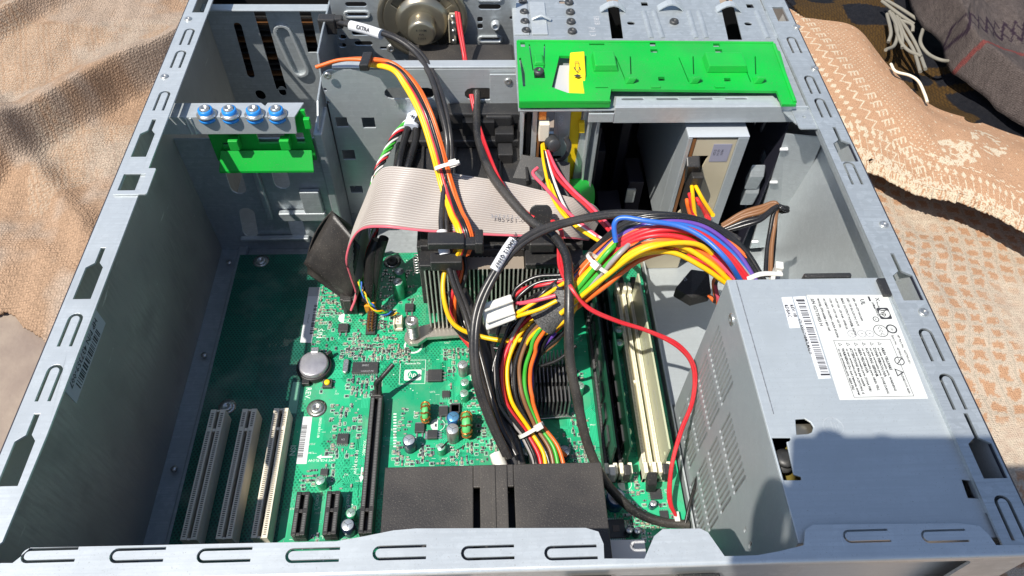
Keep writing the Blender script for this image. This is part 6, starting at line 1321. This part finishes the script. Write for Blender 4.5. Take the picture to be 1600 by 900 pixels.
# ================================================================ ground and cloths
gm = mat('dusty_concrete', (.30, .24, .19), .85, col2=(.22, .17, .14), nscale=30, bump=.9, bscale=260)
g_ = part('ground', MB().box(-3500, 3500, -2500, 4500, -40, -12), gm, None); g_['kind'] = 'structure'
def cloth_mat(name, weave=1300.0, rough=.85, amt=.35, bumpd=.0009):
    m = bpy.data.materials.new(name); m.use_nodes = True; nt = m.node_tree; N, L = nt.nodes, nt.links; b = N['Principled BSDF']; b.inputs['Roughness'].default_value = rough; b.inputs['Specular IOR Level'].default_value = .15
    at_ = N.new('ShaderNodeVertexColor'); at_.layer_name = 'Col'; g = N.new('ShaderNodeNewGeometry')
    br = N.new('ShaderNodeTexVoronoi'); br.feature = 'F1'; br.distance = 'CHEBYCHEV'; br.inputs['Scale'].default_value = weave * .55; br.inputs['Randomness'].default_value = .35; L.new(g.outputs['Position'], br.inputs['Vector'])
    nz = N.new('ShaderNodeTexNoise'); nz.inputs['Scale'].default_value = 900; nz.inputs['Detail'].default_value = 3; L.new(g.outputs['Position'], nz.inputs['Vector'])
    sm = N.new('ShaderNodeMath'); sm.operation = 'ADD'; L.new(br.outputs['Distance'], sm.inputs[0]); L.new(nz.outputs[0], sm.inputs[1])
    r = N.new('ShaderNodeMapRange'); r.inputs[1].default_value = .3; r.inputs[2].default_value = 1.25; r.inputs[3].default_value = 1 + amt * .55; r.inputs[4].default_value = 1 - amt; L.new(sm.outputs[0], r.inputs[0])
    mx = N.new('ShaderNodeMix'); mx.data_type = 'RGBA'; mx.blend_type = 'MULTIPLY'; mx.inputs[0].default_value = 1; L.new(at_.outputs[0], mx.inputs[6]); cc = N.new('ShaderNodeCombineColor'); [L.new(r.outputs[0], cc.inputs[i]) for i in range(3)]; L.new(cc.outputs[0], mx.inputs[7]); L.new(mx.outputs[2], b.inputs['Base Color'])
    bp = N.new('ShaderNodeBump'); bp.inputs['Strength'].default_value = .9; bp.inputs['Distance'].default_value = bumpd; bp.invert = True; L.new(sm.outputs[0], bp.inputs['Height']); L.new(bp.outputs[0], b.inputs['Normal']); return m
def grid_cloth(name, xs, ys, zf, cf, mask, m_, label, cat, pos=None):
    """a draped sheet over a grid; zf, cf, mask work on arrays"""
    X, Y_ = np.meshgrid(xs, ys, indexing='ij'); Z = zf(X, Y_); K = mask(X, Y_); nx, ny = X.shape
    if pos is not None: X, Y_, Z2 = pos(X, Y_); Z = Z2
    idx = np.arange(nx * ny).reshape(nx, ny); f0 = np.stack([idx[:-1, :-1], idx[1:, :-1], idx[1:, 1:], idx[:-1, 1:]], -1).reshape(-1, 4)
    kk = (K[:-1, :-1] & K[1:, :-1] & K[1:, 1:] & K[:-1, 1:]).reshape(-1); f0 = f0[kk]
    V = np.stack([X, Y_, Z], -1).reshape(-1, 3); org = np.array([V[:, 0].mean(), V[:, 1].mean(), 0.0]); used = np.unique(f0); rm = -np.ones(len(V), int); rm[used] = np.arange(len(used)); V2 = (V[used] - org) * S; f1 = rm[f0]
    me = bpy.data.meshes.new(name); me.vertices.add(len(V2)); me.vertices.foreach_set('co', V2.astype(np.float32).ravel()); me.loops.add(len(f1) * 4); me.loops.foreach_set('vertex_index', f1.astype(np.int32).ravel()); me.polygons.add(len(f1)); me.polygons.foreach_set('loop_start', np.arange(0, len(f1) * 4, 4, dtype=np.int32)); me.polygons.foreach_set('loop_total', np.full(len(f1), 4, dtype=np.int32)); me.polygons.foreach_set('use_smooth', np.ones(len(f1), bool)); me.update(calc_edges=True)
    C_ = cf(*np.meshgrid(xs, ys, indexing='ij')).reshape(-1, 3)[used]; ca = me.color_attributes.new('Col', 'FLOAT_COLOR', 'POINT'); ca.data.foreach_set('color', np.concatenate([C_, np.ones((len(C_), 1))], 1).astype(np.float32).ravel())
    me.materials.append(m_); o = bpy.data.objects.new(name, me); COL.objects.link(o); o.location = org * S; tag(o, label, cat)
    sd = o.modifiers.new('thickness', 'SOLIDIFY'); sd.thickness = .0022; sd.offset = -1; return o
def vnoise(X, Y_, sc, seed=0):
    """smooth value noise on arrays"""
    r_ = np.random.RandomState(seed); T = r_.rand(64, 64); x, y = X / sc + 1000, Y_ / sc + 1000; xi, yi = np.floor(x).astype(int), np.floor(y).astype(int); fx_, fy_ = x - xi, y - yi; fx_ = fx_ * fx_ * (3 - 2 * fx_); fy_ = fy_ * fy_ * (3 - 2 * fy_)
    g = lambda a, b: T[a % 64, b % 64]
    return (g(xi, yi) * (1 - fx_) + g(xi + 1, yi) * fx_) * (1 - fy_) + (g(xi, yi + 1) * (1 - fx_) + g(xi + 1, yi + 1) * fx_) * fy_
def mixc(a, b, t): t = np.clip(t, 0, 1)[..., None]; return np.array(a) * (1 - t) + np.array(b) * t
BEIGE, ORNG, ORNG2, CRM = (.45, .345, .265), (.44, .29, .19), (.44, .26, .155), (.54, .46, .36)
# --- left cloth
ra, rb_ = at(0, 190, z=45), at(262, 58, z=45)
rd = (rb_ - ra); rd = Vector((rd.x, rd.y)).normalized(); rn = (rd.y, -rd.x)
def ridge(X, Y_, a, A, w1, w2, wig=0):
    s_ = (X - a.x) * rn[0] + (Y_ - a.y) * rn[1] + wig * (vnoise(X, Y_, 60, 5) - .5); return A * np.where(s_ > 0, np.exp(-(s_ / w2) ** 2), np.exp(-(s_ / w1) ** 2))
r2 = at(0, 20, z=30)
def zl(X, Y_):
    z = 6 + 18 * vnoise(X, Y_, 130, 2) + 6 * vnoise(X, Y_, 38, 3) + 1.6 * vnoise(X, Y_, 14, 4)
    z += ridge(X, Y_, ra, 38, 44, 10, 14) + ridge(X, Y_, r2, 22, 30, 12, 18)
    z += 9 * np.exp(-((X * .75 + Y_ * .66 - 30) / 12.) ** 2)
    e = (Y_ - bx(X)); z = z * np.clip(e / 60, .12, 1)
    near = np.clip((-206 - X) / 25, 0, 1); return z * (.35 + .65 * near) - 9
bpts = [at(-400, 560, z=0), at(0, 482, z=0), at(22, 500, z=0), at(70, 535, z=0), at(120, 620, z=0)]
def bx(X): return np.interp(X, [p_.x for p_ in bpts], [p_.y for p_ in bpts])
def cl_(X, Y_):
    a = vnoise(X, Y_, 34, 8) + .35 * vnoise(X, Y_, 9, 9); px_ = np.mod(X * .92 + Y_ * .35, 4.2) / 4.2; py_ = np.mod(Y_ * .95 - X * .3, 3.4) / 3.4
    latt = ((px_ < .28) | (py_ < .3)).astype(float); c = mixc(BEIGE, ORNG, (a - .42) * 3.2); c = c * (1 - .0) ; c = mixc(0, 1, 0 * X) * 0 + c
    band = (vnoise(X, Y_, 70, 12) > .45).astype(float); c = np.where((latt * band)[..., None] > 0, c * .55 + np.array(CRM) * .45, c)
    th = (np.mod(X * 1.0, 1.6) < .8).astype(float) * .08; return c * (1 - th[..., None])
CM1 = cloth_mat('beige_terry_cloth', weave=820, amt=.5, bumpd=.0014)
grid_cloth('beige_blanket', np.arange(-560, -203, 1.5), np.arange(90, 760, 1.6), zl, cl_, lambda X, Y_: Y_ > bx(X) + 4 * vnoise(X, Y_, 8, 3), CM1, 'rumpled beige and orange blanket with a thick fold, left of the case', 'blanket')
# --- right lower cloth with squares
def zr(X, Y_):
    z = 5 + 16 * vnoise(X, Y_, 110, 21) + 4 * vnoise(X, Y_, 30, 22) + 1.2 * vnoise(X, Y_, 11, 23); return z * np.clip((X - 200) / 60, .3, 1) - 8
def cr_(X, Y_):
    w1, w2 = 9 * vnoise(X, Y_, 38, 31) + 2 * vnoise(X, Y_, 9, 34), 9 * vnoise(X, Y_, 38, 32) + 2 * vnoise(X, Y_, 9, 39); a = np.mod(X * .98 - Y_ * .18 + w1, 12.5) / 12.5; b = np.mod(Y_ + X * .22 + w2, 11.5) / 11.5
    d = np.maximum(np.abs(a - .5), np.abs(b - .5)) + .12 * (vnoise(X, Y_, 1.8, 33) - .5) * 1.8; sq_ = (d < .29); ln = (np.abs(a - .02) < .05) | (np.abs(b - .02) < .05)
    c = mixc(CRM, BEIGE, .5 + 0 * X); c = np.where(sq_[..., None], np.array(ORNG2), c); c = np.where(ln[..., None], np.array(CRM) * .75, c)
    blob = np.clip((vnoise(X, Y_, 40, 35) - .5) * 4, 0, 1); c2 = mixc(BEIGE, CRM, vnoise(X, Y_, 3.1, 36)); c = c * (1 - blob[..., None]) + c2 * blob[..., None]
    far_ = np.clip((150 - Y_) / 30, 0, 1); br_ = ((vnoise(X, Y_, 7, 38) > .5)).astype(float); c3 = mixc(ORNG2, CRM, br_ * .8); return c * (1 - far_[..., None]) + c3 * far_[..., None]
grid_cloth('orange_blanket', np.arange(222, 520, 1.2), np.arange(20, 660, 1.4), zr, cr_, lambda X, Y_: X > 0, cloth_mat('orange_woven_cloth', amt=.3), 'orange and cream blanket with a lattice of small squares, right of the case', 'blanket')
# --- right upper towel, folded over: edges given in the picture, with their heights
lo = [(1180, 210, 16), (1290, 248, 22), (1368, 272, 34), (1440, 303, 38), (1530, 325, 40), (1605, 362, 42), (1760, 440, 42)]
hi = [(1120, -60, 10), (1180, -25, 12), (1250, 18, 26), (1335, 40, 30), (1390, 105, 34), (1450, 160, 36), (1525, 186, 36), (1600, 212, 36), (1760, 250, 36)]
lo = cat_rom([at(a, b, z=c) for a, b, c in lo], 20); hi = cat_rom([at(a, b, z=c) for a, b, c in hi], 20)
lo_a = np.array([list(p_) for p_ in lo]); hi_a = np.array([list(p_) for p_ in hi])
def arc_(A, u):
    t = np.linspace(0, 1, len(A)); return np.stack([np.interp(u, t, A[:, i]) for i in range(3)], -1)
def tpos(U_, V_):
    a, b = arc_(lo_a, U_), arc_(hi_a, U_); P_ = a * (1 - V_[..., None]) + b * V_[..., None]; z = P_[..., 2] + 9 * np.sin(math.pi * np.clip(V_, 0, 1)) + 3.5 * vnoise(U_ * 300, V_ * 120, 26, 41) - np.where(V_ < .03, (.03 - V_) * 160, 0) - np.where(V_ > .95, (V_ - .95) * 220, 0)
    y = P_[..., 1] + np.where(V_ < .04, 1.2 * vnoise(U_ * 400, V_, 3, 44) * 2, 0); return P_[..., 0], y, z
m0, m1 = at(1275, 38, z=38), at(1435, 255, z=45); md_ = Vector((m1.x - m0.x, m1.y - m0.y)); ml = md_.length; md_.normalize(); fl_ = at(1492, 238, z=48)
def ct(U_, V_):
    X, Y_, Z = tpos(U_, V_); t = (X - m0.x) * md_.x + (Y_ - m0.y) * md_.y; s_ = -(X - m0.x) * md_.y + (Y_ - m0.y) * md_.x; s_ = s_ if ((fl_.x - m0.x) * -md_.y + (fl_.y - m0.y) * md_.x) > 0 else -s_
    c = mixc(ORNG2, (.47, .285, .175), vnoise(X, Y_, 6, 51)); W = np.zeros_like(X, bool)
    # M shaped motifs
    ph = np.mod(t, 11.5) / 11.5; a = np.abs(s_) < 4.6; mk = a & (ph < .62) & ((np.abs(np.mod(s_ + ph * 3, 3.1) - 1.5) < .62) | ((ph < .14))); W |= mk
    # zigzag
    zz = -11.5 - 4.2 * (np.abs(np.mod(t, 13) / 6.5 - 1) * 2 - 1) * .8; W |= np.abs(s_ - zz) < .95
    # little diamonds by the case
    for s0, pr_, rr in ((-22, 8.5, 2.9), (-31, 10, 3.2)): W |= (np.abs(np.mod(t + s0, pr_) - pr_ / 2) + np.abs(s_ - s0)) < rr
    # dots
    dt = (s_ > 7) & (s_ < 24) & (np.mod(t + 2.1 * np.floor(s_ / 3.4), 4.4) < 1.15) & (np.mod(s_, 3.4) < 1.15); W |= dt
    d2 = (s_ > 27) & (np.mod(t + 5 * np.floor(s_ / 9), 12) < 2.6) & (np.mod(s_, 9) < .9); W |= d2
    # ornament
    fx2, fy2 = X - fl_.x, (Y_ - fl_.y); r = np.hypot(fx2 * .85, fy2 * 1.1); W |= (r < 17) & (vnoise(X * 1.0, Y_ * .6, 2.6, 55) > .46) & (r > 2.5); r3 = np.hypot((X - fl_.x - 33), (Y_ - fl_.y - 12) * .7); W |= (r3 < 13) & (r3 > 6) & (vnoise(X, Y_, 2.4, 56) > .5)
    # hem
    hv = V_ * 105; W |= (hv < 10) & (vnoise(U_ * 400, V_ * 100, 1.6, 57) > .38); tick = (hv > 10) & (hv < 17) & (np.mod(U_ * 400, 9) < 1.1); W |= tick; W |= (hv > 17) & (hv < 24) & ((np.abs(np.mod(U_ * 400, 9.5) - 4.75) + np.abs(hv - 20.5)) < 3.0); W |= (hv > 27) & (hv < 30) & (np.abs(hv - 28.5 - 1.2 * np.sign(np.mod(U_ * 400, 14) - 7)) < .8) & (s_ > 5)
    W &= (vnoise(X, Y_, .9, 61) > .2); c = np.where(W[..., None], np.array((.60, .51, .38)), c); return c
grid_cloth('patterned_towel', np.linspace(0, 1, 520), np.linspace(0, 1, 210), lambda U_, V_: 0 * U_, ct, lambda U_, V_: U_ >= 0, cloth_mat('orange_patterned_towel', amt=.3), 'orange towel with cream zigzag and dot patterns, folded over right of the case', 'towel', pos=tpos)
# --- dark plaid in the far right corner, shade painted into its own dark colours
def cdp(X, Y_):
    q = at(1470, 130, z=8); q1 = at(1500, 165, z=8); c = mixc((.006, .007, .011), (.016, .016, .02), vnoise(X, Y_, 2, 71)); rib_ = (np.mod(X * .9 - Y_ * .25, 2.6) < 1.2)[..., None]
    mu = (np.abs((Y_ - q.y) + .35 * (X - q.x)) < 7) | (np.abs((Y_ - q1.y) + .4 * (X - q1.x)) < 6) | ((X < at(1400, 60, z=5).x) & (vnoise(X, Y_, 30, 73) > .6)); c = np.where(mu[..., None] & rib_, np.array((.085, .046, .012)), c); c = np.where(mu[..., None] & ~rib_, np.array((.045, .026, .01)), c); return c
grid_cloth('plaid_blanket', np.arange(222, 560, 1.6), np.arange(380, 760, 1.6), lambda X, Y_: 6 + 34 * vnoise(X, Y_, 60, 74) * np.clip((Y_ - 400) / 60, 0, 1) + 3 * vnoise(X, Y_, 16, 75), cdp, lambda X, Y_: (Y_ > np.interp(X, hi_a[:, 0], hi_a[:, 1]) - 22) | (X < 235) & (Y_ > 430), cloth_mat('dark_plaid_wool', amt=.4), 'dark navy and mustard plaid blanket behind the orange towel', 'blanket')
bl = [at(a, b, z=c) for a, b, c in ((1425, -60, 60), (1440, 0, 62), (1480, 45, 62), (1498, 82, 60), (1540, 125, 56), (1610, 168, 54), (1750, 230, 54))]; bl_a = np.array([list(p_) for p_ in cat_rom(bl, 20)])
def ppos(U_, V_):
    a = arc_(bl_a, U_); dx, dy = .55, .83; d = V_ * 260; return a[..., 0] + dx * d, a[..., 1] + dy * d, a[..., 2] + 16 * vnoise(U_ * 300, V_ * 260, 50, 81) - np.where(V_ < .05, (.05 - V_) * 700, 0) + 3 * vnoise(U_ * 300, V_ * 260, 12, 82) + 8
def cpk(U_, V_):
    X, Y_, Z = ppos(U_, V_); p0 = at(1520, 22, z=84); p1 = at(1570, 132, z=78); c = mixc((.075, .06, .056), (.115, .093, .085), vnoise(X * 3, Y_, 3, 83)); s1 = (Y_ - p0.y) + .12 * (X - p0.x); s2 = (Y_ - p1.y) + .45 * (X - p1.x)  # mauve kept dark: the shade over this blanket is put into its colour
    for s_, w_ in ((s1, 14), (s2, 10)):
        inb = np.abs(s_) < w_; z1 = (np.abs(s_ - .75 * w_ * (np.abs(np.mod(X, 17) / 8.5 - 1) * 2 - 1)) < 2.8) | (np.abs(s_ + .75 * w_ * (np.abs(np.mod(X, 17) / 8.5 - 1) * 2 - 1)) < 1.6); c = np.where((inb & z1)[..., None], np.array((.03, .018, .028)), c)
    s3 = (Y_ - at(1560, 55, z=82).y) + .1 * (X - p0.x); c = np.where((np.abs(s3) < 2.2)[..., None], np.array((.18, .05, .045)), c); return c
grid_cloth('mauve_blanket', np.linspace(0, 1, 190), np.linspace(0, 1, 170), lambda U_, V_: 0 * U_, cpk, lambda U_, V_: U_ >= 0, cloth_mat('shade_darkened_mauve_wool', amt=.5), 'grey mauve blanket with purple zigzag bands in the far right corner', 'blanket', pos=ppos)
FRM = mat('shade_darkened_fringe_yarn', (.20, .185, .15), .8, bump=.6, bscale=1500)  # cream yarn darkened, the shade it lies in is part of the colour
fg = thing('fringe_tassel', (420, 560, 30), 'cream fringe threads lying on the dark plaid blanket', 'tassel')
for L in (((1390, 18), (1402, 45), (1398, 70), (1384, 78)), ((1394, 20), (1408, 50), (1410, 75)), ((1400, 22), (1412, 52), (1428, 80), (1438, 112)), ((1396, 24), (1404, 58), (1418, 78), (1440, 88)), ((1404, 28), (1420, 50), (1434, 76), (1446, 108)), ((1378, 2), (1402, 20), (1428, 38)), ((1384, 0), (1408, 14), (1432, 30)), ((1442, 46), (1438, 66), (1450, 84), (1470, 94), (1492, 96)), ((1425, 0), (1440, 14), (1452, 28), (1446, 40)), ((1444, 0), (1452, 12), (1456, 26)), ((1386, 22), (1392, 50), (1388, 66)), ((1426, 50), (1424, 38), (1400, 30))):
    part('fringe_thread', MB().tube(cat_rom([at(a, b, z=44 + (i % 2) * 3) for i, (a, b) in enumerate(L)], 6), 1.7, 7), FRM, fg)
# loose thread on towel
tt = tag(wire([at(a, b, z=c) for a, b, c in ((1392, 100, 46), (1400, 112, 47), (1422, 118, 47), (1436, 128, 47), (1444, 148, 46), (1449, 160, 45))], 1.3, mat('cream_yarn', (.7, .62, .48), .8), None, name='loose_thread'), 'knotted cream thread at the upper edge of the orange towel', 'thread')
# ================================================================ the phone taking the picture (just behind the lens); its shade falls on the power supply
xa, ya_, za = Vector(RC[:, 0]), Vector(RC[:, 1]), Vector(RC[:, 2]); Cc_ = Vector(CAM)
ph_ = thing('smartphone', tuple(CAM + np.array([30, -10, 10])), 'black smartphone held flat above the case', 'phone')
def ph_box(x0, x1, y0, y1, z0, z1, nm, m_, bv=2):
    c = Cc_ + xa * (x0 + x1) / 2 + ya_ * (y0 + y1) / 2 + za * (z0 + z1) / 2; return part(nm, MB().obox(c, xa * (x1 - x0) / 2, ya_ * (y1 - y0) / 2, za * (z1 - z0) / 2), m_, ph_, bevel=bv)
ph_box(-24, 136, -34, 44, 6, 14, 'phone_body', BLACKP, 3)

# the hand that holds the phone, below its left end
def hp(x, y, z): return Cc_ + xa * x + ya_ * y + za * z
def skin_body(name, chains, m_, parent):
    vs, rad, es = [], [], []
    for ch in chains:
        start = ch[0]
        if isinstance(start, int): prev_ = start; rest = ch[1:]
        else: prev_ = None; rest = ch
        for (p_, r_) in rest:
            vs.append(p_); rad.append(r_)
            if prev_ is not None: es.append((prev_, len(vs) - 1))
            prev_ = len(vs) - 1
    me = bpy.data.meshes.new(name); o0 = Vector(WORLD[parent.name]); me.from_pydata([(v - o0) * S for v in vs], es, []); o = bpy.data.objects.new(name, me); COL.objects.link(o); o.parent = parent; WORLD[o.name] = WORLD[parent.name]
    sk_ = o.modifiers.new('skin', 'SKIN'); sk_.use_smooth_shade = True
    for i, d_ in enumerate(me.skin_vertices[0].data): d_.radius = (rad[i] * S, rad[i] * S); d_.use_root = i == 0
    sb_ = o.modifiers.new('smooth', 'SUBSURF'); sb_.levels = 1; sb_.render_levels = 2; me.materials.append(m_); return o
SKIN = mat('skin', (.45, .24, .16), .5)
pn = thing('person', tuple(hp(0, -120, 90)), 'hand of the person holding the phone over the case', 'person')
ch = [[(hp(-56, -56, 26), 24), (hp(-34, -32, 28), 22), (hp(-22, -10, 26), 16)],
      [0, (hp(-62, -92, 52), 27), (hp(-50, -150, 120), 30), (hp(-20, -230, 230), 34)],
      [1, (hp(-44, -8, 24), 9), (hp(-40, 12, 20), 9), (hp(-30, 26, 15), 8)],
      [2, (hp(-18, 14, 26), 8), (hp(-14, 36, 24), 8), (hp(-10, 50, 16), 7)],
      [2, (hp(0, 10, 28), 8), (hp(10, 34, 25), 8), (hp(14, 48, 18), 7)],
      [2, (hp(10, -2, 30), 8), (hp(30, 18, 26), 8), (hp(38, 30, 22), 7)],
      [1, (hp(0, -28, 30), 8), (hp(24, -18, 28), 7), (hp(40, -10, 24), 6)]]
skin_body('hand', ch, SKIN, pn)
